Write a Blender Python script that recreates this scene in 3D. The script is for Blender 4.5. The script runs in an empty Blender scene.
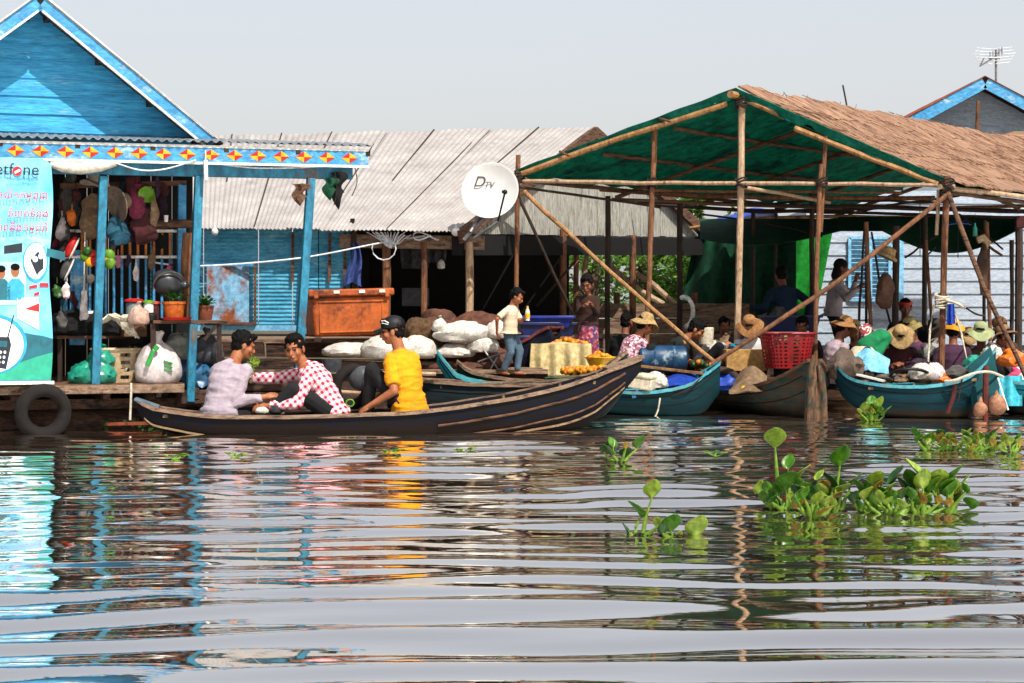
import bpy, bmesh, math, random
import numpy as np
from mathutils import Vector as V, Matrix, noise, Quaternion
random.seed(7)
R = math.radians
S = bpy.context.scene
COL = S.collection
F = 2000.0; CX = 512.0; HY = 312.0; CH = 1.2

def P(px, py, Y):
    """world point seen at photo pixel (px,py) at distance Y"""
    return V(((px-CX)/F*Y, Y, CH+(HY-py)/F*Y))

def lin(h):
    o = []
    for i in (0, 2, 4):
        c = int(h[i:i+2], 16)/255
        o.append(c/12.92 if c <= .04045 else ((c+.055)/1.055)**2.4)
    return (*o, 1)

ORG = {}
def tag(o, label=None, cat=None, group=None, kind=None):
    if label: o['label'] = label
    if cat: o['category'] = cat
    if group: o['group'] = group
    if kind: o['kind'] = kind
    return o

def thing(name, label, cat, loc, group=None):
    o = bpy.data.objects.new(name, None); COL.objects.link(o)
    o.location = loc; o.empty_display_size = .1
    ORG[o.name] = V(loc)
    return tag(o, label, cat, group)

def frame(d, up=V((0, 0, 1))):
    d = d.normalized()
    if abs(d.dot(up)) > .98: up = V((0, 1, 0))
    x = d.cross(up).normalized(); y = x.cross(d).normalized()
    return x, y, d

class MB:
    def __init__(s): s.v = []; s.f = []; s.m = []
    def add(s, vs, fs, m=0):
        n = len(s.v); s.v += [V(p) for p in vs]
        for f in fs: s.f.append([i+n for i in f]); s.m.append(m)
        return s
    def box(s, c, sz, Rm=None, m=0):
        c = V(c); h = V(sz)/2; vs = []
        for z in (-1, 1):
            for x, y in ((-1, -1), (1, -1), (1, 1), (-1, 1)):
                p = V((x*h.x, y*h.y, z*h.z)); vs.append(c+(Rm @ p if Rm else p))
        return s.add(vs, [(3, 2, 1, 0), (4, 5, 6, 7), (0, 1, 5, 4), (1, 2, 6, 5), (2, 3, 7, 6), (3, 0, 4, 7)], m)
    def beam(s, a, b, w, h, m=0, up=V((0, 0, 1))):
        a = V(a); b = V(b); x, y, d = frame(b-a, up); vs = []
        for p in (a, b):
            for i, j in ((-1, -1), (1, -1), (1, 1), (-1, 1)): vs.append(p+x*i*w/2+y*j*h/2)
        return s.add(vs, [(0, 1, 2, 3), (7, 6, 5, 4), (0, 4, 5, 1), (1, 5, 6, 2), (2, 6, 7, 3), (3, 7, 4, 0)], m)
    def loft(s, rings, m=0, caps=True, closed=True):
        n = len(rings[0]); k = len(s.v)
        for r in rings: s.v += [V(p) for p in r]
        for i in range(len(rings)-1):
            for j in range(n if closed else n-1):
                a = k+i*n+j; b = k+i*n+(j+1) % n
                s.f.append([a, b, b+n, a+n]); s.m.append(m)
        if caps and closed:
            s.f.append([k+j for j in range(n)][::-1]); s.m.append(m)
            q = k+(len(rings)-1)*n
            s.f.append([q+j for j in range(n)]); s.m.append(m)
        return s
    def tube(s, pts, r, n=8, m=0, wob=0, up=V((0, 0, 1))):
        pts = [V(p) for p in pts]
        if not isinstance(r, (list, tuple)): r = [r]*len(pts)
        rings = []
        for i, p in enumerate(pts):
            d = pts[min(i+1, len(pts)-1)]-pts[max(i-1, 0)]
            x, y, _ = frame(d, up)
            if wob: p = p+x*random.uniform(-wob, wob)+y*random.uniform(-wob, wob)
            rings.append([p+(x*math.cos(2*math.pi*j/n)+y*math.sin(2*math.pi*j/n))*r[i] for j in range(n)])
        return s.loft(rings, m)
    def ell(s, c, rad, Rm=None, nu=12, nv=8, m=0):
        c = V(c); rings = []
        if not isinstance(rad, (list, tuple)): rad = (rad,)*3
        for i in range(1, nv):
            th = math.pi*i/nv-math.pi/2
            ring = []
            for j in range(nu):
                a = 2*math.pi*j/nu
                p = V((rad[0]*math.cos(th)*math.cos(a), rad[1]*math.cos(th)*math.sin(a), rad[2]*math.sin(th)))
                ring.append(c+(Rm @ p if Rm else p))
            rings.append(ring)
        k = len(s.v); s.loft(rings, m, caps=False)
        b = V((0, 0, -rad[2])); t = V((0, 0, rad[2]))
        s.v.append(c+(Rm @ b if Rm else b)); bi = len(s.v)-1
        s.v.append(c+(Rm @ t if Rm else t)); ti = len(s.v)-1
        q = k+(nv-2)*nu
        for j in range(nu):
            s.f.append([bi, k+(j+1) % nu, k+j]); s.m.append(m)
            s.f.append([ti, q+j, q+(j+1) % nu]); s.m.append(m)
        return s
    def cap(s, a, b, ra, rb, n=10):
        a = V(a); b = V(b)
        if (b-a).length < 1e-4: return s.ell(a, ra)
        x, y, d = frame(b-a); rings = []
        st = [(a-d*ra*.95, ra*.3), (a-d*ra*.7, ra*.71), (a-d*ra*.35, ra*.93), (a, ra), (b, rb), (b+d*rb*.35, rb*.93), (b+d*rb*.7, rb*.71), (b+d*rb*.95, rb*.3)]
        for p, r in st: rings.append([p+(x*math.cos(2*math.pi*j/n)+y*math.sin(2*math.pi*j/n))*r for j in range(n)])
        return s.loft(rings)
    def lathe(s, prof, c=V((0, 0, 0)), Rm=None, n=20, m=0, fn=None):
        c = V(c); rings = []
        for i, (r, z) in enumerate(prof):
            ring = []
            for j in range(n):
                a = 2*math.pi*j/n; p = V((r*math.cos(a), r*math.sin(a), z))
                if fn: p = fn(p, a, i)
                ring.append(c+(Rm @ p if Rm else p))
            rings.append(ring)
        return s.loft(rings, m)
    def sheet(s, fn, nu, nv, th=.004, m=0):
        """fn(u,v)->point; solid sheet with thickness th"""
        g = [[V(fn(i/nu, j/nv)) for i in range(nu+1)] for j in range(nv+1)]
        k = len(s.v); N = (nu+1)*(nv+1)
        top = []; bot = []
        for j in range(nv+1):
            for i in range(nu+1):
                du = g[j][min(i+1, nu)]-g[j][max(i-1, 0)]; dv = g[min(j+1, nv)][i]-g[max(j-1, 0)][i]
                nn = du.cross(dv); nn = nn.normalized() if nn.length > 1e-9 else V((0, 0, 1))
                top.append(g[j][i]+nn*th/2); bot.append(g[j][i]-nn*th/2)
        s.v += top+bot
        def I(i, j, t): return k+(0 if t else N)+j*(nu+1)+i
        for j in range(nv):
            for i in range(nu):
                s.f.append([I(i, j, 1), I(i+1, j, 1), I(i+1, j+1, 1), I(i, j+1, 1)]); s.m.append(m)
                s.f.append([I(i, j+1, 0), I(i+1, j+1, 0), I(i+1, j, 0), I(i, j, 0)]); s.m.append(m)
        for i in range(nu):
            s.f.append([I(i, 0, 0), I(i+1, 0, 0), I(i+1, 0, 1), I(i, 0, 1)]); s.m.append(m)
            s.f.append([I(i, nv, 1), I(i+1, nv, 1), I(i+1, nv, 0), I(i, nv, 0)]); s.m.append(m)
        for j in range(nv):
            s.f.append([I(0, j, 1), I(0, j+1, 1), I(0, j+1, 0), I(0, j, 0)]); s.m.append(m)
            s.f.append([I(nu, j, 0), I(nu, j+1, 0), I(nu, j+1, 1), I(nu, j, 1)]); s.m.append(m)
        return s
    def jitter(s, amp, freq, seed=0):
        for i, p in enumerate(s.v):
            q = p*freq+V((seed*3.1, seed*1.7, seed*.3))
            s.v[i] = p+noise.noise_vector(q)*amp
        return s
    def build(s, name, mat, parent=None, bevel=0, ang=40, loc=None, flat=False):
        me = bpy.data.meshes.new(name)
        if parent is not None: off = ORG[parent.name]
        elif loc is not None: off = V(loc)
        else:
            xs = [p.x for p in s.v]; ys = [p.y for p in s.v]; zs = [p.z for p in s.v]
            off = V(((min(xs)+max(xs))/2, (min(ys)+max(ys))/2, min(zs)))
        me.from_pydata([p-off for p in s.v], [], s.f)
        mats = mat if isinstance(mat, (list, tuple)) else [mat]
        for mm in mats: me.materials.append(mm)
        if len(mats) > 1: me.polygons.foreach_set('material_index', s.m)
        bm = bmesh.new(); bm.from_mesh(me); bmesh.ops.recalc_face_normals(bm, faces=bm.faces); bm.to_mesh(me); bm.free()
        if not flat:
            me.polygons.foreach_set('use_smooth', [True]*len(me.polygons))
            me.set_sharp_from_angle(angle=R(ang))
        me.update()
        o = bpy.data.objects.new(name, me); COL.objects.link(o)
        ORG[o.name] = off
        if parent is not None: o.parent = parent
        else: o.location = off
        if bevel:
            b = o.modifiers.new('b', 'BEVEL'); b.width = bevel; b.segments = 2; b.limit_method = 'ANGLE'; b.angle_limit = R(50)
        return o

TMP = bpy.data.scenes.new('bake')
def baked(o):
    """mesh of o with its modifiers applied, evaluated alone in a scratch scene"""
    par = o.parent; o.parent = None
    TMP.collection.objects.link(o); vl = TMP.view_layers[0]; vl.update(); dg = vl.depsgraph; dg.update()
    me = bpy.data.meshes.new_from_object(o.evaluated_get(dg))
    TMP.collection.objects.unlink(o); o.parent = par
    return me

def remesh(mb, name, mat, vox, parent=None, sm=3, fold=0, ff=9, fs=(1, 1, 1), loc=None, seed=0):
    """fuse overlapping solids into one continuous surface"""
    o = mb.build(name, mat, parent, loc=loc)
    md = o.modifiers.new('r', 'REMESH'); md.mode = 'VOXEL'; md.voxel_size = vox
    if sm:
        m2 = o.modifiers.new('s', 'SMOOTH'); m2.factor = .5; m2.iterations = sm
    me = baked(o)
    o.modifiers.clear()
    old = o.data; mats = list(old.materials); o.data = me; bpy.data.meshes.remove(old)
    me.materials.clear()
    for m in mats: me.materials.append(m)
    me.name = name
    if fold:
        n = len(me.vertices); co_ = np.empty(n*3, np.float32); no_ = np.empty(n*3, np.float32)
        me.vertices.foreach_get('co', co_); me.vertices.foreach_get('normal', no_)
        c3 = co_.reshape(-1, 3); sx, sy, sz = fs; dv = np.empty(n, np.float32); o0 = V((seed*3.7, seed, 0))
        for i, (x, y, z) in enumerate(c3.tolist()):
            q = V((x*sx, y*sy, z*sz))*ff+o0; dv[i] = (.35-1.7*abs(noise.noise(q*.75)))*fold+noise.noise(q*2.3)*fold*.3
        me.vertices.foreach_set('co', (c3+no_.reshape(-1, 3)*dv[:, None]).ravel())
    me.polygons.foreach_set('use_smooth', [True]*len(me.polygons))
    me.update()
    return o

def copy_tree(o, parent=None):
    c = o.copy(); COL.objects.link(c); c.parent = parent
    for ch in list(o.children): copy_tree(ch, c)
    return c

FONT = None
def text_mesh(body, name, mat, size, M4, parent, shear=0, align='LEFT', extr=.001):
    cu = bpy.data.curves.new(name, 'FONT'); cu.body = body; cu.size = size; cu.extrude = extr; cu.shear = shear; cu.align_x = align
    t = bpy.data.objects.new(name+'_src', cu)
    me = baked(t)
    bpy.data.objects.remove(t); bpy.data.curves.remove(cu)
    me.transform(M4)
    off = ORG[parent.name] if parent else V((0, 0, 0))
    me.transform(Matrix.Translation(-off))
    me.materials.clear(); me.materials.append(mat); me.name = name
    o = bpy.data.objects.new(name, me); COL.objects.link(o); o.parent = parent; ORG[o.name] = off
    return o

# ---------------------------------------------------------------- materials
def M(name, c1, c2=None, rough=.75, scale=6, st=(1, 1, 1), bump=.2, dirt=None, damt=.5, dscale=2.5, spec=.3, metal=0, ramp=(.35, .65), trans=0, grit=.38):
    m = bpy.data.materials.new(name); m.use_nodes = True; nt = m.node_tree; N = nt.nodes; L = nt.links
    b = N['Principled BSDF']; b.inputs['Roughness'].default_value = rough
    b.inputs['Specular IOR Level'].default_value = spec; b.inputs['Metallic'].default_value = metal
    tc = N.new('ShaderNodeTexCoord'); mp = N.new('ShaderNodeMapping'); mp.inputs['Scale'].default_value = st
    L.new(tc.outputs['Object'], mp.inputs['Vector'])
    nz = N.new('ShaderNodeTexNoise'); nz.inputs['Scale'].default_value = scale; nz.inputs['Detail'].default_value = 8; nz.inputs['Roughness'].default_value = .65
    L.new(mp.outputs[0], nz.inputs['Vector'])
    rp = N.new('ShaderNodeValToRGB'); e = rp.color_ramp.elements
    a = alb(c1); c = alb(c2) if c2 else tuple(x*.72 for x in a[:3])+(1,)
    e[0].position = ramp[0]; e[0].color = a; e[1].position = ramp[1]; e[1].color = c
    L.new(nz.outputs[0], rp.inputs[0]); out = rp.outputs[0]
    if dirt:
        n2 = N.new('ShaderNodeTexNoise'); n2.inputs['Scale'].default_value = dscale; n2.inputs['Detail'].default_value = 10; n2.inputs['Roughness'].default_value = .7
        L.new(mp.outputs[0], n2.inputs['Vector'])
        r2 = N.new('ShaderNodeValToRGB'); r2.color_ramp.elements[0].position = .62-.25*damt; r2.color_ramp.elements[1].position = .72-.2*damt
        L.new(n2.outputs[0], r2.inputs[0])
        mx = N.new('ShaderNodeMix'); mx.data_type = 'RGBA'; mx.inputs['B'].default_value = alb(dirt)
        L.new(r2.outputs[0], mx.inputs['Factor']); L.new(out, mx.inputs['A']); out = mx.outputs['Result']
    if grit:   # fine soiling and grain
        n3 = N.new('ShaderNodeTexNoise'); n3.inputs['Scale'].default_value = max(14, scale*3.3); n3.inputs['Detail'].default_value = 6; n3.inputs['Roughness'].default_value = .75
        L.new(mp.outputs[0], n3.inputs['Vector']); r3 = N.new('ShaderNodeMapRange'); r3.inputs['From Min'].default_value = .32; r3.inputs['From Max'].default_value = .62; r3.inputs['To Min'].default_value = 1-grit*1.3; r3.inputs['To Max'].default_value = 1.08; L.new(n3.outputs[0], r3.inputs['Value'])
        mg = N.new('ShaderNodeMix'); mg.data_type = 'RGBA'; mg.blend_type = 'MULTIPLY'; mg.inputs['Factor'].default_value = 1; L.new(out, mg.inputs['A']); L.new(r3.outputs[0], mg.inputs['B']); out = mg.outputs['Result']
    L.new(out, b.inputs['Base Color'])
    if bump:
        bp = N.new('ShaderNodeBump'); bp.inputs['Strength'].default_value = bump; bp.inputs['Distance'].default_value = .02
        L.new(nz.outputs[0], bp.inputs['Height']); L.new(bp.outputs[0], b.inputs['Normal'])
    if trans:
        tl = N.new('ShaderNodeBsdfTranslucent'); ad = N.new('ShaderNodeMixShader'); ad.inputs[0].default_value = trans
        L.new(out, tl.inputs['Color']); L.new(b.outputs[0], ad.inputs[1]); L.new(tl.outputs[0], ad.inputs[2])
        L.new(ad.outputs[0], N['Material Output'].inputs['Surface'])
    return m

def alb(h):
    return tuple(.92*x**1.12 for x in lin(h)[:3])+(1,)

def MS(name, h, rough=.7, v=.8, **k):
    a = lin(h); 
    return M(name, h, None, rough, **k)

m = {}
m['bluesiding'] = M('blue painted siding', '48aedc', '2a86b6', .7, 5, (.5, .5, 5), .25, '94c8da', .12)
m['bluetrim'] = M('blue trim paint', '54a2cc', '327fb0', .6, 5, (1, 1, 2), .15, 'a8c4d0', .3)
m['teal_post'] = M('teal blue post paint', '2f87a2', '1c5c76', .55, 5, (2, 2, 1), .2, '6a5a4a', .22)
m['white'] = M('white paint', 'e6e4de', 'cfcdc6', .6, 8, bump=.1)
m['red'] = M('red paint', 'c8251c', 'a01810', .55, 8, bump=.05)
m['yellow'] = M('yellow paint', 'eab414', 'd09a10', .55, 8, bump=.05)
m['zinc'] = M('weathered zinc roofing', 'a8a4a0', '928c88', .5, 2, (1, 1, 1), .06, '8c8682', .22, spec=.5, grit=.12)
m['zincdark'] = M('dull zinc roofing', '8d9398', '6d7378', .5, 4, bump=.1, spec=.5)
m['wood'] = M('weathered brown wood', '7a5a44', '4c3426', .85, 5, (1, 1, 8), .5, '2c1e16', .35)
m['woodh'] = M('weathered brown planks', '86654c', '54392a', .85, 5, (1, 8, 8), .5, '2a1c14', .4)
m['rotwood'] = M('rotting dark planks', '60473a', '35251c', .9, 7, (1, 6, 6), .9, '1c130e', .5)
m['deckwood'] = M('sun bleached boards', '9c8470', '705a48', .85, 5, (1, 6, 6), .5, '4a382c', .35)
m['greywood'] = M('grey weathered boards', 'b9b7ae', '8a877e', .85, 6, (6, 6, 1), .4, '5c5850', .32)
m['bamboo'] = M('bamboo pole', 'b08a5c', '86603c', .6, 4, (3, 3, 1), .2, '5a3c24', .3)
m['pole'] = M('rough brown pole', '8c6244', '5c3c28', .8, 6, (3, 3, 1), .4, '35221a', .3)
m['darkpole'] = M('dark brown pole', '4a382c', '2c201a', .8, 6, (3, 3, 1), .4)  # darker brown than the rough pole
m['palepole'] = M('pale debarked pole', 'bda58a', '96795c', .7, 5, (3, 3, 1), .2, '6a503c', .25)
m['thatch'] = M('dry reed thatch', 'bc977c', '5a4033', .95, 9, (1, 1, 1), .8, '5a4028', .3)
m['greentarp'] = M('green mesh tarp', '159a80', '0b7060', .8, 7, bump=.25, dirt='06504a', damt=.4, dscale=1.6, trans=.55)
m['greencloth'] = M('dark green cloth', '12583c', '0a3c2a', .85, 4, bump=.3, trans=.15)
m['brightgreen'] = M('bright green tarp', '1ea83a', '148a2c', .7, 4, bump=.2, trans=.4)
m['bluetarp'] = M('blue plastic tarp', '2450b4', '163a8c', .5, 5, bump=.25)
m['whitesiding'] = M('white clapboard paint', 'b2bcc8', '9ca8b6', .6, 4, (1, 1, 6), .15, 'a2a8ac', .25)
m['paleblue'] = M('pale blue shutter paint', '8fc4e0', '6faccf', .6, 5, bump=.1)
m['greysiding'] = M('grey gable siding', '8a949c', '727b84', .75, 4, (1, 1, 6), .2)
m['rust'] = M('rusting orange roof', 'a0563a', '7a3a26', .8, 5, bump=.3)
m['dark'] = M('black wood for shade and seams', '120f0d', '0a0807', .9, 5, bump=.3)  # near-black colour stands in for shade inside rooms; also seams and tie beam
m['darkcloth'] = M('black cloth', '131316', '0a0a0c', .9, 8, bump=.3)
m['corrblue'] = M('sky blue corrugated sheet', '5fb0cc', '3d8fb0', .6, 4, (1, 1, 3), .15, '88b8c4', .3)
m['rustblue'] = M('pale blue sheet with rust', '8fbcd6', '6fa4c4', .6, 4, bump=.2, dirt='8a4f28', damt=.62, dscale=3.2)
m['rubber'] = M('old tyre rubber', '221d1a', '14110f', .9, 8, bump=.4, dirt='4a4038', damt=.3)
m['steel'] = M('dull steel', '9a9a9a', '707070', .4, 6, bump=.05, metal=.6, spec=.5)
m['black'] = M('black plastic', '121214', '0a0a0c', .6, 8, bump=.1)
m['rope'] = M('pale rope', 'd8d0c0', 'b0a690', .9, 20, bump=.4)
m['cable'] = M('white cable', 'dfe3e6', 'c4c8cc', .5, 8, bump=0)
m['cord'] = M('dark cord', '3a2c24', '201814', .9, 10, bump=.2)
m['leaf'] = M('glossy green leaf', '689c2a', '3c7416', .3, 14, bump=.12, spec=.5, trans=.28)
m['leafl'] = M('pale green leaf', 'b0c458', '86a834', .3, 14, bump=.12, spec=.5, trans=.3)
m['leafd'] = M('dark green leaf', '33641c', '234c12', .45, 10, bump=.12, spec=.4, trans=.2)
m['leafy'] = M('yellowing leaf', 'b49a3c', '7c6428', .5, 14, bump=.15, trans=.2)
m['stem'] = M('green stem', '7c9c34', '5f7f24', .5, 10, bump=.1)
m['treeleaf'] = M('tree foliage', '6a9a34', '3c6420', .6, 3, bump=0, trans=.35)
m['treeleafl'] = M('pale tree foliage', '87a84c', '5f8434', .6, 3, bump=0, trans=.35)
m['bark'] = M('bark', '5c4a3c', '3a2e26', .9, 8, bump=.5)
m['skin'] = M('brown skin', 'a06a48', '8c5638', .55, 12, bump=.03, spec=.3, grit=.12)
m['skind'] = M('dark brown skin', '80503a', '6f4430', .55, 12, bump=.03, spec=.3, grit=.12)
m['hair'] = M('black hair', '0d0a09', '050404', .7, 60, (1, 1, 1), .5, spec=.12)
m['straw'] = M('woven straw', 'a87c50', '7c5834', .85, 30, bump=.4)
m['strawl'] = M('pale straw', 'b89c70', '8c744c', .85, 30, bump=.4)

# reed streaks run down the slope of the shed roof
_n = m['thatch'].node_tree.nodes; _l = m['thatch'].node_tree.links; _mp = _n['Mapping']; _mp.inputs['Scale'].default_value = (5, .28, .28)
_m2 = _n.new('ShaderNodeMapping'); _m2.inputs['Rotation'].default_value = (0, 0, -math.atan2(.81, .58)); _l.new(_n['Texture Coordinate'].outputs['Object'], _m2.inputs[0]); _l.new(_m2.outputs[0], _mp.inputs[0])

# ---------------------------------------------------------------- camera, sun, sky
cam = bpy.data.cameras.new('Camera'); co = bpy.data.objects.new('Camera', cam); COL.objects.link(co)
cam.sensor_width = 36; cam.lens = 36*F/1024; cam.shift_y = -(341.5-HY)/1024
cam.clip_start = .1; cam.clip_end = 8000
co.location = (0, 0, CH); co.rotation_euler = (R(90), 0, 0)
S.camera = co
travel = V((-.26, .45, -.68)).normalized()
sun = bpy.data.lights.new('Sun', 'SUN'); sun.energy = 5.0; sun.angle = R(.6); sun.color = (1, .95, .87)
so = bpy.data.objects.new('Sun', sun); COL.objects.link(so); so.rotation_euler = travel.to_track_quat('-Z', 'Y').to_euler(); so.location = (6, -8, 14)
w = bpy.data.worlds.new('World'); S.world = w; w.use_nodes = True
nt = w.node_tree; bg = nt.nodes['Background']
sky = nt.nodes.new('ShaderNodeTexSky'); sky.sky_type = 'NISHITA'; sky.sun_disc = False
sky.sun_elevation = math.asin(-travel.z); sky.sun_rotation = math.atan2(-travel.x, -travel.y)
sky.dust_density = 4; sky.air_density = 1.2
nt.links.new(sky.outputs[0], bg.inputs['Color']); bg.inputs['Strength'].default_value = .05; sky.ozone_density = .6
# high thin overcast: an even pale veil over the clear sky
bg2 = nt.nodes.new('ShaderNodeBackground'); bg2.inputs['Color'].default_value = (.635, .625, .65, 1); bg2.inputs['Strength'].default_value = .52
ads = nt.nodes.new('ShaderNodeAddShader'); nt.links.new(bg.outputs[0], ads.inputs[0]); nt.links.new(bg2.outputs[0], ads.inputs[1])
nt.links.new(ads.outputs[0], nt.nodes['World Output'].inputs['Surface'])
S.view_settings.view_transform = 'Standard'; S.view_settings.look = 'None'; S.view_settings.exposure = .62; S.view_settings.gamma = 1
S.cycles.max_bounces = 8; S.cycles.transparent_max_bounces = 8

# ---------------------------------------------------------------- water
def make_water():
    def axis(segs):
        out = [segs[0][0]]
        for a, b, n in segs:
            out += list(np.linspace(a, b, n+1)[1:])
        return np.array(out)
    xs = axis([(-3000, -300, 4), (-300, -40, 8), (-40, -11, 40), (-11, 11, 275), (11, 40, 40), (40, 300, 8), (300, 3000, 4)])
    ys = axis([(-300, -20, 6), (-20, 4, 40), (4, 15, 500), (15, 27, 480), (27, 40, 110), (40, 120, 30), (120, 600, 12), (600, 4000, 8)])
    X, Y = np.meshgrid(xs, ys)
    rng = np.random.default_rng(11)
    Z = np.zeros_like(X)
    wob = .17*np.sin(.50*X+.35*Y+1.3)+.09*np.sin(1.1*X+.55*Y+.4)+.045*np.sin(2.3*X-.8*Y)+.02*np.sin(4.1*X+1.9*Y)
    Yw = Y+wob-.03*X
    # boat-wake swell, long crested, coming at the camera
    near = 1/(1+np.exp(np.clip((Y-9.8)/1.3, -40, 40)))
    for lam, amp, dd in ((.66, .0090, .02), (.55, .0056, .09), (.88, .0080, -.08), (.45, .0026, .13), (.76, .006, -.03)):
        k = 2*np.pi/lam; ph = rng.uniform(0, 6.28)
        pm = .65+.35*np.sin(.45*X+rng.uniform(.3, .9)*Y+rng.uniform(0, 6.28))
        Z += pm*amp*(.24+.54*near)*np.sin(k*(np.cos(dd)*Yw+np.sin(dd)*X)+ph)
    for i in range(24):
        lam = .32*(2.5**rng.uniform(0, 1)); dd = rng.normal(0, .15); k = 2*np.pi/lam
        amp = .0051*lam*(1-.5*near)
        mod = .6+.4*np.sin(.5*X*rng.uniform(.4, 1.4)+.35*Y*rng.uniform(.4, 1.4)+rng.uniform(0, 6.28))
        Z += amp*mod*np.sin(k*(np.cos(dd)*Yw+np.sin(dd)*X)+rng.uniform(0, 6.28))
    fade = np.clip((Y-3.0)/1.5, 0, 1)*np.clip((40-Y)/10, 0, 1)*np.clip((13-np.abs(X))/2, 0, 1)
    Z *= fade
    ny, nx = X.shape
    co = np.stack([X, Y, Z], -1).reshape(-1, 3).astype(np.float32)
    idx = np.arange(nx*ny).reshape(ny, nx)
    q = np.stack([idx[:-1, :-1], idx[:-1, 1:], idx[1:, 1:], idx[1:, :-1]], -1).reshape(-1, 4)
    me = bpy.data.meshes.new('water')
    me.vertices.add(len(co)); me.vertices.foreach_set('co', co.ravel())
    me.loops.add(q.size); me.loops.foreach_set('vertex_index', q.ravel().astype(np.int32))
    me.polygons.add(len(q)); me.polygons.foreach_set('loop_start', np.arange(0, q.size, 4, dtype=np.int32))
    me.polygons.foreach_set('use_smooth', np.ones(len(q), bool))
    me.update(); me.validate()
    wm = bpy.data.materials.new('murky river water'); wm.use_nodes = True
    n = wm.node_tree.nodes; L = wm.node_tree.links; b = n['Principled BSDF']
    n.remove(b); b = n.new('ShaderNodeBsdfGlossy'); b.inputs['Roughness'].default_value = .03; b.inputs['Color'].default_value = (1, .975, .94, 1)
    df = n.new('ShaderNodeBsdfDiffuse'); df.inputs['Color'].default_value = (.035, .026, .018, 1)
    fr = n.new('ShaderNodeFresnel'); fr.inputs['IOR'].default_value = 1.4; pw = n.new('ShaderNodeMath'); pw.operation = 'POWER'; pw.inputs[1].default_value = .25
    ms = n.new('ShaderNodeMixShader'); L.new(fr.outputs[0], pw.inputs[0]); L.new(pw.outputs[0], ms.inputs[0]); L.new(df.outputs[0], ms.inputs[1]); L.new(b.outputs[0], ms.inputs[2]); L.new(ms.outputs[0], n['Material Output'].inputs['Surface'])
    tc = n.new('ShaderNodeTexCoord'); mp = n.new('ShaderNodeMapping'); mp.inputs['Scale'].default_value = (.35, 1, 1)
    nz = n.new('ShaderNodeTexNoise'); nz.inputs['Scale'].default_value = 9; nz.inputs['Detail'].default_value = 3
    bp = n.new('ShaderNodeBump'); bp.inputs['Strength'].default_value = .045; bp.inputs['Distance'].default_value = .02
    L.new(tc.outputs['Object'], mp.inputs[0]); L.new(mp.outputs[0], nz.inputs['Vector']); L.new(nz.outputs[0], bp.inputs['Height']); L.new(bp.outputs[0], b.inputs['Normal']); L.new(bp.outputs[0], fr.inputs['Normal'])
    me.materials.append(wm)
    o = bpy.data.objects.new('water', me); COL.objects.link(o); tag(o, kind='structure')
make_water()
# far bank of the river
mb = MB()
def bank(u, v):
    x = -400+800*u; y = 40+80*v
    return V((x, y, -.1+.75*min(1, v*8)+.1*noise.noise(V((x*.2, y*.2, 0)))))
mb.sheet(bank, 200, 24, .05)
tag(mb.build('river_bank', M('muddy bank', '6c5a46', '4a4a2c', .95, 3, bump=.5)), kind='structure')
# ================================================================ blue shop house (left)
c20, s20 = math.cos(R(20)), math.sin(R(20))
BO = P(197, 312, 20.35)
def B(u, v, z): return V((BO.x+c20*u-s20*v, BO.y+s20*u+c20*v, z))
def BU(px, v):
    k = (px-CX)/F
    return (k*(BO.y+c20*v)-BO.x+s20*v)/(c20-s20*k)
def BP(px, py, v):
    u = BU(px, v); p = B(u, v, 0)
    return V((p.x, p.y, CH+(HY-py)/F*p.y))
RB = Matrix.Rotation(R(20), 3, 'Z')
bh = thing('shop_house', 'bright blue gabled wooden shop on floats with a diamond patterned porch fascia', 'house', B(-1.3, 1.2, .4))
# gable wall of lap boards
ga = BP(40, -1, .35); gr = BP(213, 141, .35)
ua = BU(40, .35); ur = BU(213, .35); za = ga.z; zr = gr.z; hw_ = ur-ua; sl = (za-zr)/hw_
mb = MB(); z = 2.86
while z < za-.08:
    def hwid(zz): return max(.0, (za-.06-zz)/sl)
    z1 = min(z+.185, za-.07); a0 = hwid(z); a1 = hwid(z1); v0 = .75
    q = lambda u, v, zz: B(ua+u, v, zz)
    mb.add([q(-a0, v0-.022, z), q(a0, v0-.022, z), q(a1, v0-.004, z1), q(-a1, v0-.004, z1),
            q(-a0, v0+.02, z), q(a0, v0+.02, z), q(a1, v0+.02, z1), q(-a1, v0+.02, z1)],
           [(0, 1, 2, 3), (7, 6, 5, 4), (0, 4, 5, 1), (1, 5, 6, 2), (2, 6, 7, 3), (3, 7, 4, 0)])
    z += .185
mb.build('gable_wall', m['bluesiding'], bh)
def corr_sheet(mb, A, Bp, C, D, waves, amp, m_=0, nv=3, th=.006, sag=0):
    """corrugated sheet, A->B along the waves axis (left to right), A->D the run of the ridges"""
    A, Bp, C, D = map(V, (A, Bp, C, D)); nrm = (Bp-A).cross(D-A).normalized()
    nu = max(8, int(waves*6))
    mb.sheet(lambda u, v: A.lerp(Bp, u).lerp(D.lerp(C, u), v)+nrm*(amp*math.sin(2*math.pi*waves*u))+V((0, 0, -sag*math.sin(math.pi*u)*math.sin(math.pi*v)+.012*noise.noise(V((u*5, v*4, 1))))), nu, nv, th, m_)
rf = MB()
up = .05
for sgn in (1, -1):
    corr_sheet(rf, B(ua, .30, za+up), B(ua, 5.6, za+up), B(ua+sgn*(hw_+.1), 5.6, zr+up-.08), B(ua+sgn*(hw_+.1), .30, zr+up-.08), 50, .012, 0)
roofo = rf.build('roof', m['zinc'], bh)
pu = MB()
for f in (.06, .36, .66, .93):
    for sgn in (1, -1):
        u = ua+sgn*hw_*f; zz = za-(za-zr)*f-.06
        pu.beam(B(u, .38, zz), B(u, 5.5, zz), .06, .08)
pu.build('roof_purlin', m['darkpole'], bh)
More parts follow.
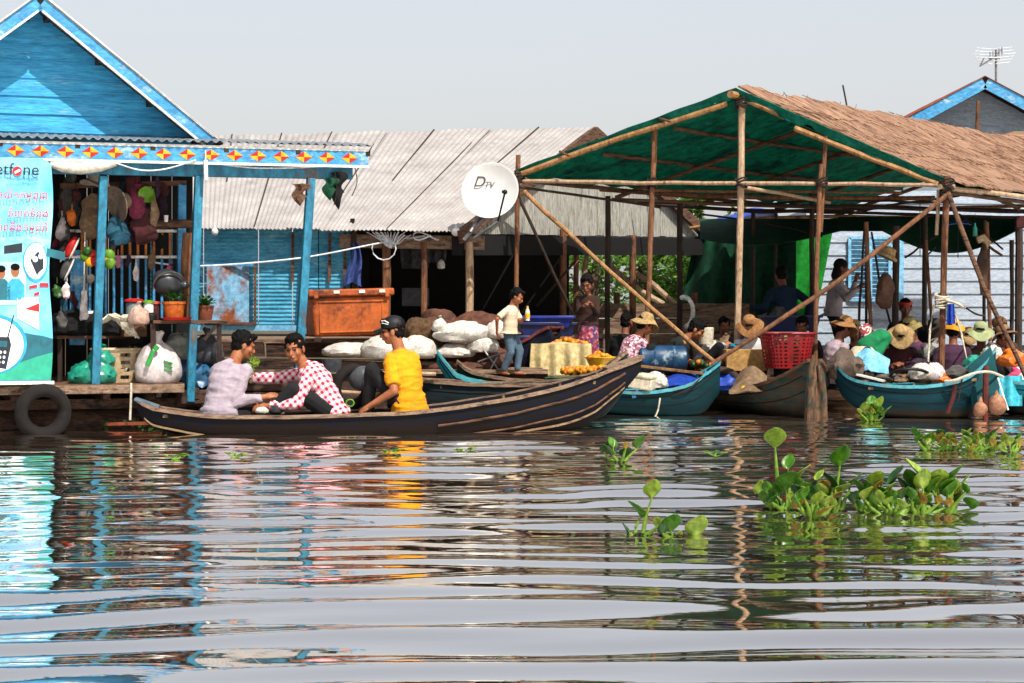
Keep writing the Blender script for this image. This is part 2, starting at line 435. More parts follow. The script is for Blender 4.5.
for sgn in (1, -1):
    rk = MB()
    rk.beam(B(ua+sgn*.02, .34, za-.04), B(ua+sgn*hw_, .34, zr-.04), .15, .035, 0, B(0, -1, 0)-B(0, 0, 0))
    rk.beam(B(ua+sgn*.02, .325, za-.125), B(ua+sgn*hw_, .325, zr-.125), .022, .045, 1, B(0, -1, 0)-B(0, 0, 0))
    rk.beam(B(ua+sgn*.02, .325, za+.045), B(ua+sgn*hw_, .325, zr+.045), .016, .045, 1, B(0, -1, 0)-B(0, 0, 0))
    # the board is built in the gable plane: width axis across, height axis up
    rk.build('rake_board', [m['bluetrim'], m['white']], bh)
# porch awning and painted fascia
uL, uR = -2.9, BU(368, 0)
aw = MB()
corr_sheet(aw, B(uL, -.07, 2.925), B(uR+.04, -.07, 2.94), B(uR+.04, .78, 3.03), B(uL, .78, 3.02), 52, .013)
aw.build('awning', m['zincdark'], bh)
ft = MB()
for i in range(7):
    u = uL+.2+i*.75
    ft.beam(B(u, -.02, 2.86), B(u, .85, 2.95), .05, .06)
ft.build('rafter', m['darkpole'], bh)
fa = MB(); zb, zt = 2.69, 2.885
fa.beam(B(uL, 0, (zb+zt)/2), B(uR, 0, (zb+zt)/2+.02), .03, zt-zb, 0)
for zz in (zb+.012, zt-.012): fa.beam(B(uL, -.018, zz), B(uR, -.018, zz+.02), .012, .026, 1)
n = 19
for i in range(n):
    u = BU(349, 0)-i*.243; zc = (zb+zt)/2+.02*(u-uL)/(uR-uL); a, b_ = .088, .058
    q = lambda du, dz: B(u+du, -.0185, zc+dz)
    for k, (p1, p2) in enumerate((((-a, 0), (0, b_)), ((0, b_), (a, 0)), ((a, 0), (0, -b_)), ((0, -b_), (-a, 0)))):
        f_ = [q(0, 0), q(*p1), q(*p2)]; g_ = [p+B(0, .006, 0)-B(0, 0, 0) for p in f_]
        fa.add(f_+g_, [(0, 1, 2), (5, 4, 3), (0, 3, 4, 1), (1, 4, 5, 2), (2, 5, 3, 0)], 2+(k % 2))
fa.build('fascia_board', [m['bluetrim'], m['white'], m['red'], m['yellow']], bh)
hb = MB(); hb.beam(B(uL, .12, 2.635), B(BU(352, .12), .12, 2.655), .07, .125)
hb.build('header_beam', m['teal_post'], bh, bevel=.006)
for (x0, y0, x1, y1, w_) in ((103.5, 176, 95, 389, .085), (199, 176, 190, 402, .085), (311, 178, 298, 372, .085)):
    pb = MB(); pb.beam(BP(x0, y0, .10), BP(x1, y1, .10), w_, w_, 0, B(0, 1, 0)-B(0, 0, 0))
    pb.build('porch_post', m['teal_post'], bh, bevel=.008)
# floor, joists, floats
uD = BU(187, 0)
fl = MB()
v = 0
while v < 3.0:
    fl.beam(B(uL, v+.1, .455+random.uniform(-.004, .004)), B(uD+random.uniform(-.03, .02), v+.1, .46), .19, .035, 0); v += .2
fl.build('floor', m['woodh'], bh)
fb = MB(); fb.beam(B(uL, .0, .425), B(uD-.03, .0, .425), .05, .085); fb.build('edge_board', m['deckwood'], bh, bevel=.006)
jo = MB()
for i in range(7):
    u = uL+.2+i*.45; jo.beam(B(u, .06, .37), B(u, 3, .37), .07, .11)
jo.beam(B(uL, .3, .27), B(uD+.2, .3, .27), .1, .1); jo.beam(B(uL, 1.8, .27), B(uD+.2, 1.8, .27), .1, .1)
jo.build('joist', m['rotwood'], bh)
fo = MB()
for v in (.6, 1.5, 2.5):
    fo.tube([B(uL, v, .02), B(uL+.8, v, .02), B(uL+1.6, v, .03), B(uD+.3, v, .02)], .2, 14, wob=.01)
fo.build('float_log', m['rotwood'], bh)
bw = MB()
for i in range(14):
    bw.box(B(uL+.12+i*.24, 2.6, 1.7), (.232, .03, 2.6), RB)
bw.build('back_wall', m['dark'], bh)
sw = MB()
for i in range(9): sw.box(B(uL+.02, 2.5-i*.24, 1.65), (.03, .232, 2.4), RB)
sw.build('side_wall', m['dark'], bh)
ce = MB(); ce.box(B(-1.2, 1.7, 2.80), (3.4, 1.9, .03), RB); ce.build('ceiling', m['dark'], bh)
# door jamb and balustrade inside the porch
dj = MB(); dj.beam(BP(182, 183, .85), BP(181, 300, .85), .085, .06, 0, B(0, 1, 0)-B(0, 0, 0)); dj.build('door_jamb', m['bluetrim'], bh, bevel=.005)
dj = MB(); dj.beam(BP(78, 250, .95), BP(77, 345, .95), .16, .05, 0, B(0, 1, 0)-B(0, 0, 0)); dj.build('door_jamb', m['bluetrim'], bh, bevel=.005)
hl = MB(); hl.beam(BP(60, 186, .85), BP(186, 183, .85), .06, .05); hl.build('lintel', m['wood'], bh)
rl = MB()
for y in (231, 257): rl.beam(BP(62, y, .9), BP(178, y, .9), .04, .03)
rl.build('rail', m['white'], bh, bevel=.004)
orn = M('orange slat paint', 'c87a2c', 'a86020', .6, 8)
for k, x in enumerate(range(66, 179, 8)):
    s_ = MB(); s_.beam(BP(x, 233, .92), BP(x, 255, .92), .022, .022); s_.build('baluster', orn, bh)
    s_ = MB(); s_.beam(BP(x, 259, .92), BP(x, 318, .92), .022, .022); s_.build('baluster', m['bluetrim'], bh)
# crossbeam stub and rough trunk beside the doorway
st = MB(); st.tube([BP(150, 225, .6), BP(170, 224, .6), BP(194, 224, .6)], .045, 8, wob=.006); st.build('ledge', m['wood'], bh)
for px in (186, 192):
    st = MB(); st.tube([BP(px, 233, .5), BP(px-2, 260, .5), BP(px-1, 290, .5), BP(px-2, 318, .5)], .04, 8, wob=.012); st.build('stud', m['pole'], bh)

# ---------------------------------------------------------------- banner
def banner():
    v0 = -.14
    A = BP(-70, 157, v0); Bq = BP(51, 157, v0); 
    u0, u1 = BU(-70, v0), BU(51, v0); zt, zb = BP(20, 158, v0).z, BP(20, 381, v0).z
    def pt(u, v, d=0):
        uu = u0+(u1-u0)*u+.018*math.sin(3.0*v*math.pi)*(u > .9); zz = zt+(zb-zt)*v
        if u > .93: zz -= .05*(u-.93)/.07*(1-v)
        d2 = .012*math.sin(u*7+v*4)+.006*math.sin(v*15+u*4)
        return B(uu, v0-d2-d, zz)
    bn = thing('advert_banner', 'tall sky blue phone shop banner with red lettering hanging on the porch front', 'banner', pt(.5, 1))
    cl = M('banner print sky', '42aedc', '98d4ea', .5, 1.6, bump=.02, spec=.4, grit=.1)
    mb = MB(); mb.sheet(pt, 40, 60, .004); mb.build('cloth', cl, bn)
    def px(x, y): # photo pixel -> sheet uv
        u = (BU(x, v0)-u0)/(u1-u0); k = (y-158)/(381-158); return u, k
    def patch(poly, mat, name, d=.006, grid=None):
        mb = MB()
        # fan of small quads following the cloth
        pts = [px(*p) for p in poly]; cx_ = sum(p[0] for p in pts)/len(pts); cy_ = sum(p[1] for p in pts)/len(pts)
        rings = []
        for f in (.02, .35, .7, 1):
            rings.append([pt(cx_+(a-cx_)*f, cy_+(b-cy_)*f, d) for a, b in pts])
        n = len(pts); vs = [p for r in rings for p in r]; fs = []
        for i in range(3):
            for j in range(n): fs.append((i*n+j, i*n+(j+1) % n, (i+1)*n+(j+1) % n, (i+1)*n+j))
        fs.append(tuple(range(n)))
        k = len(vs); vs2 = [p+(B(0, .003, 0)-B(0, 0, 0)) for p in vs]
        fs += [tuple(q+k for q in f[::-1]) for f in fs]
        o = 3*n
        for j in range(n): fs.append((o+j, o+(j+1) % n, o+(j+1) % n+k, o+j+k))
        mb.add(vs+vs2, fs); return mb.build(name, mat, bn)
    def dens(poly, n=6):
        o = []
        for i in range(len(poly)):
            a, b = poly[i], poly[(i+1) % len(poly)]
            for k in range(n): o.append((a[0]+(b[0]-a[0])*k/n, a[1]+(b[1]-a[1])*k/n))
        return o
    def circ(cx_, cy_, rx, ry, n=24): return [(cx_+rx*math.cos(2*math.pi*i/n), cy_+ry*math.sin(2*math.pi*i/n)) for i in range(n)]
    bl = lambda n, a, b=None: M('banner '+n, a, b, .5, 6, bump=.02, spec=.4, grit=.08)
    deep = bl('deep blue', '1f86b0', '3aa4cc'); wh = bl('white', 'f2f6f8', 'e6eef2'); tl = bl('teal print', '0f6f7c', '0a5260'); gr_ = bl('green', '2aa88a', '1c8a74'); nv = bl('navy', '1c2c3a', '101c28'); rd = bl('red', 'd4202c', 'c01822'); ylw = bl('amber', 'e09a3c', 'd08830')
    patch(dens([(-66, 240), (51, 236), (51, 262), (-66, 268)]), bl('village photo', '4aa6c4', '9cc8d4'), 'photo_strip')
    for i in range(5): patch(dens([(-40+i*22, 246+i % 2*3), (-22+i*22, 243), (-22+i*22, 252), (-40+i*22, 254)], 3), [wh, tl, nv][i % 3], 'photo_house', .008)
    patch(dens([(-60, 262), (26, 262), (26, 305), (-60, 305)]), bl('pale photo', 'a8d4e2', '88c0d4'), 'photo', .008)
    sk = m['skin']
    for cx_, cy_, cmat in ((15, 270, deep), (1, 272, tl), (-16, 271, deep)):
        patch(dens([(cx_-8, 300), (cx_-8, 284), (cx_-3, 279), (cx_+4, 279), (cx_+9, 285), (cx_+9, 300)], 4), cmat, 'printed_shirt', .0105)
        patch(circ(cx_, cy_+1, 4.2, 6), sk, 'printed_face', .0115)
        patch(circ(cx_, cy_-3, 4.6, 3.5), m['hair'], 'printed_hair', .0128)
    patch(circ(36, 262, 13.5, 20), deep, 'ring', .0105); patch(circ(36, 261, 12, 18), wh, 'disc', .0118)
    patch(dens([(30, 260), (38, 251), (45, 256), (45, 268), (37, 276)], 3), nv, 'printed_phone', .0132)
    patch(circ(35, 259, 2.6, 3), wh, 'phone_dial', .0146); patch(circ(42, 256, 2.2, 3), wh, 'phone_dial', .0146)
    patch(dens([(17, 298), (38, 297), (39, 330), (17, 318)], 4), wh, 'printed_card', .0105)
    patch(dens([(24, 309), (39, 303), (39, 312)], 4), rd, 'printed_flag', .012)
    for (x, y, w_, h_) in ((29, 286, 8, 3), (41, 283, 9, 4), (34, 293, 6, 3)):
        patch(dens([(x, y), (x+w_, y-h_*.5), (x+w_, y+h_*.5), (x, y+h_)], 2), rd, 'red_tag', .0118)
    patch(dens([(-66, 332), (20, 332), (51, 338), (51, 380), (-66, 380)], 6), tl, 'lower_panel', .006)
    patch(dens([(-66, 372), (-10, 372), (30, 362), (51, 352), (51, 380), (-66, 380)], 6), gr_, 'green_swoosh', .0085)
    patch(circ(-7, 344, 34, 30), deep, 'ring', .0105); patch(circ(-8, 345, 31.5, 27.5), wh, 'disc', .012)
    patch(dens([(-14, 336), (9, 337), (11, 345), (6, 369), (-14, 366)], 4), nv, 'printed_phone', .0135)
    patch(dens([(-10, 340), (7, 341), (6.5, 347), (-10, 346)], 3), tl, 'phone_screen', .015)
    patch(dens([(6.5, 338), (8, 338), (14, 315), (12.8, 315)], 3), nv, 'phone_aerial', .0145)
    for r_ in range(3):
        for q in range(4): patch(circ(-8+q*4.2-r_*.8, 352+r_*5, 1.3, 1.5, 8), wh, 'phone_key', .015)
    # lettering
    def T(body, x, y, size, mat, name, shear=0, align='LEFT', d=.018):
        p = pt(*px(x, y), d+.012)
        M4 = Matrix.Translation(p) @ (RB.to_4x4() @ Matrix.Rotation(R(90), 4, 'X'))
        return text_mesh(body, name, mat, size, M4, bn, shear, align)
    ink = bl('ink', '1a2026', '10161c')
    T('metf', 13.2, 175, .165, ink, 'lettering', 0, 'RIGHT'); T('ne', 22.4, 175, .165, ink, 'lettering')
    patch(circ(17.2, 171.2, 4.6, 4.7), rd, 'red_ball', .016)
    patch(dens([(14.5, 171.5), (19.5, 169), (20.5, 171), (15, 174)], 3), wh, 'ball_curl', .018)
    T('ភ្ជាប់គ្រប់ទីកន្លែង', 38, 180.5, .04, ink, 'lettering', 0, 'RIGHT')
    T('សេវាទូរស័ព្ទចល័តកម្ពុជា', 46, 197, .098, rd, 'lettering', 0, 'RIGHT')
    T('ទំនាក់ទំនង', 47, 215, .098, rd, 'lettering', 0, 'RIGHT')
    T('គុណភាពនិងតម្លៃ', 47, 229.5, .098, rd, 'lettering', 0, 'RIGHT')
    rb = MB(); rb.beam(B(u0, v0, zb-.02), B(u1+.03, v0, zb-.02), .03, .035); rb.build('bottom_rail', m['white'], bn, bevel=.004)
banner()
# rolled white cover under the eave, cables
mb = MB(); mb.tube([BP(x, y, -.0) for x, y in ((50, 164), (62, 166.5), (80, 168), (100, 166.5), (116, 163))], [.03, .055, .062, .055, .03], 12, wob=.004)
tag(mb.build('rolled_cover', M('cream plastic cover', 'd8d2c6', 'b8b0a4', .5, 6, bump=.3)), 'rolled up cream cover hanging under the porch eave beside the banner', 'cover')
def cable(pts, r, mat, label, name='cable', cat='cable', group=None):
    mb = MB(); pts = [V(p) for p in pts]; out = []
    for i in range(len(pts)-1):
        p0 = pts[max(i-1, 0)]; p1 = pts[i]; p2 = pts[i+1]; p3 = pts[min(i+2, len(pts)-1)]
        for k in range(8):
            t = k/8
            out.append(.5*((2*p1)+(p2-p0)*t+(2*p0-5*p1+4*p2-p3)*t*t+(3*p1-p0-3*p2+p3)*t**3))
    out.append(pts[-1]); mb.tube(out, r, 6)
    return tag(mb.build(name, mat), label, cat, group)
cable([BP(116, 163, -.04), BP(140, 170, -.04), BP(165, 169, -.04), BP(196, 160, -.04)], .008, m['cable'], 'white cable sagging under the painted fascia from the rolled cover')
cable([BP(205, 162, .06), BP(260, 168, .06), BP(330, 166, .06), BP(352, 164, .06)], .01, m['cable'], 'white cable running under the right end of the painted fascia')
mb = MB(); mb.tube([BP(205.5, 160, -.05), BP(206, 180, -.05)], .022, 8); mb.tube([BP(205.5, 150, -.05), BP(205.5, 160, -.05)], .008, 6)
tag(mb.build('bulb_holder', m['white']), 'white tubular lamp holder fixed on the fascia above the middle post', 'lamp')
# ragged cloth scraps at the right awning corner
for (x, y, h_, mt, lb) in ((300, 184, .18, 'wood', 'brown rag hanging from the porch beam left of the end post'), (330, 178, .18, 'greencloth', 'torn green scrap bunched under the end of the porch beam'), (338, 172, .30, 'darkcloth', 'dark torn strip hanging off the porch corner')):
    a = BP(x, y, .02)
    mb = MB(); mb.sheet(lambda u, v: a+V(((u-.5)*.16*(1-.4*v)+.03*math.sin(v*7), .02*math.sin(u*8), -v*h_*(1+.3*math.sin(u*5)))), 6, 8, .006)
    mb.jitter(.012, 14); tag(mb.build('rag', m[mt]), lb, 'rag')
for (x0, y0, x1, y1) in ((335, 172, 334, 205), (355, 168, 352, 196)):
    cable([BP(x0, y0, 0), BP(x0+2, (y0+y1)/2, 0), BP(x1, y1, 0)], .005, m['cord'], 'thin dark cord dangling at the porch corner with the painted fascia', 'cord', 'cord', 'cords dangling at the porch corner')
# tyre fender under the banner
def tyre(c, r, t, ax, label, squash=1, name='tyre_fender'):
    x, y, d = frame(V(ax)); mb = MB(); rings = []
    for i in range(36):
        a = 2*math.pi*i/36; e = x*math.cos(a)+y*math.sin(a)*squash
        ring = []
        for j in range(12):
            b = 2*math.pi*j/12; ring.append(V(c)+e*(r+t*math.cos(b))+d*(t*1.25*math.sin(b)))
        rings.append(ring)
    rings.append(rings[0]); mb.loft(rings, 0, caps=False)
    return tag(mb.build(name, m['rubber']), label, 'tyre')
tyre(BP(43, 412, -.16), .215, .066, (-.5, 1, .12), 'black rubber tyre hung as a fender under the banner')
cable([BP(131, 383, -.03), BP(131, 395, -.03), BP(130, 420, -.03)], .012, m['rope'], 'pale rope hanging from the porch floor edge to the water', 'rope', 'rope')
mb = MB(); mb.beam(P(108, 424, 20.3), P(160, 423, 20.1), .06, .03); tag(mb.build('plank', m['rust']), 'short reddish plank floating under the porch floor', 'plank')
mb = MB(); mb.beam(P(-20, 425, 20.4), P(18, 405, 20.6), .06, .05); tag(mb.build('pole', m['pole']), 'brown pole slanting out of the water left of the tyre', 'pole')
# ================================================================ grey floating house (middle)
EL, ER = V((-4.19, 26, 2.29)), V((-.71, 25, 2.2)); RL, RR = V((-5.0, 30.4, 3.86)), V((1.16, 29, 3.875)); GR = V((3.35, 33, 2.39))
gh = thing('floating_house', 'long floating house with pale corrugated zinc roof and grey plank gable', 'house', (-1, 28, .9))
rf = MB(); n = 8
for i in range(n):
    a, b = i/n, (i+1)/n+.012
    dz = V((0, 0, .010*(i % 2)))
    corr_sheet(rf, EL.lerp(ER, a)+dz+V((0, -.05, random.uniform(-.015, .015))), EL.lerp(ER, min(b, 1))+dz, RL.lerp(RR, min(b, 1))+dz+V((0, 0, random.uniform(-.02, .02))), RL.lerp(RR, a)+dz, 9, .008, 0, 8)
    if i:
        sa = EL.lerp(ER, a); sb = RL.lerp(RR, a); t0 = (.3, .45, .0, .55)[i % 4]; sm_ = MB(); sm_.beam(sa.lerp(sb, t0)+V((0, 0, .025)), sb+V((0, 0, .025)), .018, .012); sm_.build('roof_seam', m['darkpole'], gh)
rf.build('roof', m['zinc'], gh)
bk = MB(); corr_sheet(bk, RL-V((0, 0, .02)), RR-V((0, 0, .02)), GR, V((-3, 35, 2.4)), 40, .012); bk.build('back_roof', m['zincdark'], gh)
# gable of grey upright boards
gw = MB(); A2 = ER+(GR-ER)*.03; B2 = GR-(GR-ER)*.04; off = V((-.10, .05, 0))
def topz(t):
    return 2.2+(3.75-2.2)*(t/.475) if t < .475 else 3.75-(3.75-2.36)*((t-.475)/.525)
N = 34
for i in range(N):
    t0, t1 = i/N, (i+.96)/N
    p0, p1 = ER.lerp(GR, t0)+off, ER.lerp(GR, t1)+off
    zb0, zb1 = 2.18+.26*t0+random.uniform(-.012, .012), 2.18+.26*t1
    z0, z1 = topz(t0)-.05, topz(t1)-.05
    if min(z0-zb0, z1-zb1) < .03: continue
    nn = V((.08, -.04, 0))*.35; nn = (GR-ER).cross(V((0, 0, 1))).normalized()*(.02+random.uniform(0, .008))
    vs = [V((p0.x, p0.y, zb0)), V((p1.x, p1.y, zb1)), V((p1.x, p1.y, z1)), V((p0.x, p0.y, z0))]
    gw.add([p+nn for p in vs]+vs, [(0, 1, 2, 3), (7, 6, 5, 4), (0, 4, 5, 1), (1, 5, 6, 2), (2, 6, 7, 3), (3, 7, 4, 0)])
gw.build('gable_wall', m['greywood'], gh)
nn = (GR-ER).cross(V((0, 0, 1))).normalized()*.06
for a, b in ((ER, RR), (RR, GR)):
    rb = MB(); rb.beam(a+nn-V((0, 0, .07)), b+nn-V((0, 0, .07)), .04, .17, 0); rb.build('rake_board', m['wood'], gh, bevel=.006)
# dark beam under the gable
hb = MB(); hb.beam(ER+V((0, .06, -.16)), GR+V((-.06, 0, -.12)), .1, .26); hb.build('tie_beam', m['dark'], gh)
# front wall: blue corrugated sheets
def fw(px, py, back=.28):
    """point on the front wall plane under the eave"""
    k = (px-CX)/F; d = (ER-EL); o = EL+V((0, back, 0))
    t = (k*o.y-o.x)/(d.x-k*d.y); p = o+d*t
    return V((p.x, p.y, CH+(HY-py)/F*p.y))
cb = MB()
for x0, x1 in ((150, 203), (204, 258), (259, 292), (293, 318), (319, 355)):
    a, b, c, d = fw(x0, 331), fw(x1, 331), fw(x1, 226), fw(x0, 226); o = V((0, random.uniform(0, .012), 0))
    corr_sheet(cb, d+o, a+o, b+o, c+o, 26, .006, 0, 2, .004)
cb.build('front_wall', m['corrblue'], gh)
for x in (293, 330, 345):
    bt = MB(); bt.beam(fw(x, 232, .24), fw(x-.5, 282 if x != 345 else 300, .24), .035, .03); bt.build('batten', m['wood'], gh)
pt_ = MB(); pt_.beam(fw(307, 236, .2), fw(301, 333, .2), .07, .05); pt_.build('corner_post', m['bluetrim'], gh)
pn = MB(); pn.beam(fw(228, 266, .2), fw(228, 323, .2), .55, .02, 0, V((0, 1, 0))); pn.build('door_panel', m['rustblue'], gh)
for a, b in (((203, 265), (254, 265)), ((202, 323.5), (256, 323.5)), ((255, 264), (255, 324))):
    tr = MB(); tr.beam(fw(*a, .18), fw(*b, .18), .03, .035); tr.build('door_frame', m['wood'] if a[1] > 300 or a[0] > 254 else m['bluetrim'], gh)
sk = MB(); sk.beam(fw(150, 328, .22), fw(356, 328, .22), .03, .07); sk.build('skirting', m['paleblue'], gh)
eb = MB(); eb.beam(fw(340, 241, .22), fw(484, 243, .22), .05, .17); eb.build('eave_beam', m['deckwood'], gh)
for x, w_ in ((386, .055), (424, .04), (469, .05)):
    pp = MB(); pp.tube([fw(x, 242, .2), fw(x+.5, 280, .2), fw(x, 338, .2)], w_, 8, wob=.004); pp.build('front_post', m['pole'] if x != 469 else m['palepole'], gh)
pp = MB(); pp.tube([fw(354, 232, .2), fw(356, 338, .2)], .04, 8); pp.build('front_post', m['darkpole'], gh)
# interior: back wall and partition coloured near black in place of shade; floor
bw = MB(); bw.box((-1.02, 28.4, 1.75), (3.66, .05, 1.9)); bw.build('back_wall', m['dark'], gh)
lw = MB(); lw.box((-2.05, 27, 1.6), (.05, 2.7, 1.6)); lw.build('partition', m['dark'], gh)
for t in (.35, .62, .97):
    p = ER.lerp(GR, t); pp = MB(); pp.tube([V((p.x, p.y, .8)), V((p.x, p.y, 2.35))], .05, 8); pp.build('side_post', m['pole'], gh)
fl = MB()
for i in range(9): xr = -.05+max(0, i-2)*.27; fl.box(((xr-4.3)/2, 23.7+i*.6, .86), (xr+4.3, .585, .05))
fl.build('floor', m['deckwood'], gh)
fp = MB()
for k, zz in enumerate((.76, .56, .36, .16, -.04)):
    for x0, x1 in ((-4.3, -2.9), (-2.88, -1.5), (-1.48, -.05)):
        fp.box(((x0+x1)/2+random.uniform(-.01, .01), 23.45+random.uniform(-.02, .03)-.02*k, zz), (x1-x0, .1, .185+random.uniform(-.012, .006)), Matrix.Rotation(R(random.uniform(-.8, .8)), 3, 'Y'))
fp.jitter(.012, 5); fp.build('base_planks', m['rotwood'], gh)
fo = MB()
for y in (24.2, 25.6, 27): fo.tube([(-4.2, y, .25), (-1.2, y, .25), (-.1, y, .25)], .28, 12)
fo.build('float_log', m['rotwood'], gh)
# lower ledge in front of the house
lr = thing('wooden_raft', 'low weathered plank raft carrying sacks in front of the grey house', 'raft', (-1.3, 22.7, .2))
mb = MB()
for i in range(5): mb.box((-1.55+random.uniform(-.05, .05), 22.32+i*.215, .535+random.uniform(-.01, .01)), (3.9, .2, .045))
mb.build('deck_boards', m['deckwood'], lr)
mb = MB()
for zz in (.42, .22, .03): mb.box((-1.55, 22.30+random.uniform(-.02, .02), zz), (3.9, .07, .185), Matrix.Rotation(R(random.uniform(-.6, .6)), 3, 'Y'))
mb.jitter(.01, 4); mb.build('side_planks', m['rotwood'], lr)
mb = MB(); mb.tube([(-3.5, 22.8, .1), (.4, 22.8, .1)], .2, 12); mb.build('float_log', m['rotwood'], lr)
# ---------------------------------------------------------------- clutter on the house front
cable([P(150, 262, 22.6), P(200, 266, 23.2), P(300, 258, 24), fw(380, 243, .1), fw(425, 236, .1)], .011, m['cable'], 'long white cable strung from the porch to the grey house eave')
mb = MB()
for k in range(13):
    x0 = 368+k*3+random.uniform(-2, 2); pts = []
    for q in range(9):
        t = q/8; pts.append(fw(x0+(388-x0)*math.sin(t*math.pi)*.9+6*t, 232+math.sin(t*math.pi)*(8+8*random.random())+t*3, .1+.02*random.random()))
    mb.tube(pts, .007, 5)
pts = [fw(380+12*math.cos(a)+4, 248+12*math.sin(a), .08) for a in [i*.5-.4 for i in range(9)]]; mb.tube(pts, .009, 5)
pts = [fw(426-13*math.cos(a), 236+4*math.sin(a*1.7), .08) for a in [i*.45-3 for i in range(12)]]; mb.tube(pts, .011, 5)
tag(mb.build('cable_coil', m['cable']), 'tangled bundle of white cable hanging under the grey house eave', 'cable')
cl = fw(354, 243, .1)
mb = MB(); mb.sheet(lambda u, v: fw(354+14*(u-.5)*(.55+.75*v)+2*math.sin(v*5), 243+44*v-5*(1-abs(2*u-1))*v, .12+.04*math.sin(u*11+v*2)), 12, 14, .008)
tag(mb.build('hanging_cloth', M('slate blue cloth', '4a5f9c', '33477c', .9, 6, bump=.3)), 'slate blue garment hanging at the end of the blue corrugated wall', 'clothes')
# dim things inside the dark room
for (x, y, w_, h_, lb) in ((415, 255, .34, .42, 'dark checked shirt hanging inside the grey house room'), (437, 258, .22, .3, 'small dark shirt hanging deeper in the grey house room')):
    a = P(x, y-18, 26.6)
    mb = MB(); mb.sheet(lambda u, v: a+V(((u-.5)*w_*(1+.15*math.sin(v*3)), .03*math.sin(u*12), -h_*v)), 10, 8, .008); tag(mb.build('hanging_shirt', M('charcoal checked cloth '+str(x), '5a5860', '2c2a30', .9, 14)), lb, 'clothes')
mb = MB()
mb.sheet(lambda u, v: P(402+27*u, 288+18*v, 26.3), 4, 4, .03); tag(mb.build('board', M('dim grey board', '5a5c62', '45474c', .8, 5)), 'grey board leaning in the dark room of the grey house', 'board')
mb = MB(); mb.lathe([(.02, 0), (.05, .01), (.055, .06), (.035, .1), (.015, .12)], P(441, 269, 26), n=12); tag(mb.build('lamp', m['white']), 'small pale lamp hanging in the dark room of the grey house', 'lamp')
mb = MB(); mb.ell(fw(456, 232, .02), (.06, .06, .055)); mb.tube([fw(456, 232, .02)+V((0, .0, .05)), fw(456, 226, .05)], .01, 6)
tag(mb.build('bulb', m['white']), 'white bulb under the grey house eave left of the dish', 'lamp')
mb = MB(); mb.ell(fw(215, 231.5, .0), (.045, .045, .05)); mb.tube([fw(215, 231.5, .0)+V((0, 0, .04)), fw(215, 226, .03)], .01, 6)
tag(mb.build('bulb', m['white']), 'white bulb under the eave above the rusty door panel', 'lamp')
# satellite dish
def dish():
    c = P(490, 190, 24.7); rr = .35
    nd = V((-.18, -1, .22)).normalized(); x, y, d = frame(nd)
    Rm = Matrix((x, y, d)).transposed()
    ds = thing('satellite_dish', 'round white satellite dish mounted at the zinc roof corner', 'satellite dish', c)
    mb = MB(); prof = []
    for i in range(13):
        r = rr*i/12; prof.append((max(r, .004), -.09*(1-(r/rr)**2)))
    prof += [(rr+.008, .0), (rr+.008, -.012)]
    for i in range(12, -1, -1):
        r = rr*i/12; prof.append((max(r, .004), -.09*(1-(r/rr)**2)-.014))
    mb.lathe(prof, c, Rm, 40); mb.build('reflector', M('dish enamel', 'c8c8c6', 'bcbcba', .45, 2, bump=0, spec=.4, grit=0), ds)
    lo = c+Rm @ V((-.0, -.36, -.02)); 
    lo = P(498, 221, 24.55); fe = P(505, 192, 24.2)
    mb = MB(); mb.tube([lo, fe], .012, 8); mb.build('feed_arm', m['black'], ds)
    mb = MB(); mb.ell(fe, (.03, .04, .03)); mb.tube([fe, fe+(c-fe).normalized()*.06], .022, 10); mb.build('feed_horn', m['black'], ds)
    mb = MB(); mb.tube([c-nd*.1, c-nd*.25, P(470, 232, 24.75)], .022, 8); mb.tube([P(498, 222, 24.6), P(474, 238, 24.75)], .018, 8); mb.tube([P(487, 215, 24.8), P(464, 240, 24.8)], .025, 8)
    mb.build('mount', m['steel'], ds)
    M4 = Matrix.Translation(P(472.5, 187, 24.66)) @ (Matrix((x, y, d)).transposed().to_4x4())
    ink = M('dish lettering', '4a4036', '332c26', .6, 9, bump=0)
    M4 = Matrix.Translation(P(473, 186.5, 24.77)) @ Matrix.Rotation(R(8), 4, 'Z') @ Matrix.Rotation(R(80), 4, 'X')
    text_mesh('D', 'lettering', ink, .19, M4, ds, .35)
    M4 = Matrix.Translation(P(484, 187.2, 24.765)) @ Matrix.Rotation(R(8), 4, 'Z') @ Matrix.Rotation(R(80), 4, 'X')
    text_mesh('TV', 'lettering', ink, .10, M4, ds, .3)
dish()
# ================================================================ open market shed (right)
H2 = V((.58, .81, 0)).normalized(); LEN = 9.2
FL, RF, FR = P(520, 174, 26), P(738, 93, 25), P(948, 184, 24)
sh = thing('market_shed', 'open pole shed with reed thatch and green mesh lining over the market boats', 'shed', (4, 28, 0))
th = MB()
def roofpt(e, r, L):
    def f(u, v):
        p = r.lerp(e, v)+H2*(L*u)
        q = V((u*L, v*3, 0))
        return p+V((0, 0, .045*noise.noise(q*1.3)-.07*math.sin(math.pi*v)*(.6+.4*noise.noise(q*.5))))
    return f
fR = roofpt(FR+V((.12, -.02, -.03)), RF+V((0, 0, .05)), LEN); fL = roofpt(FL+V((-.1, .03, -.03)), RF+V((0, 0, .05)), LEN)
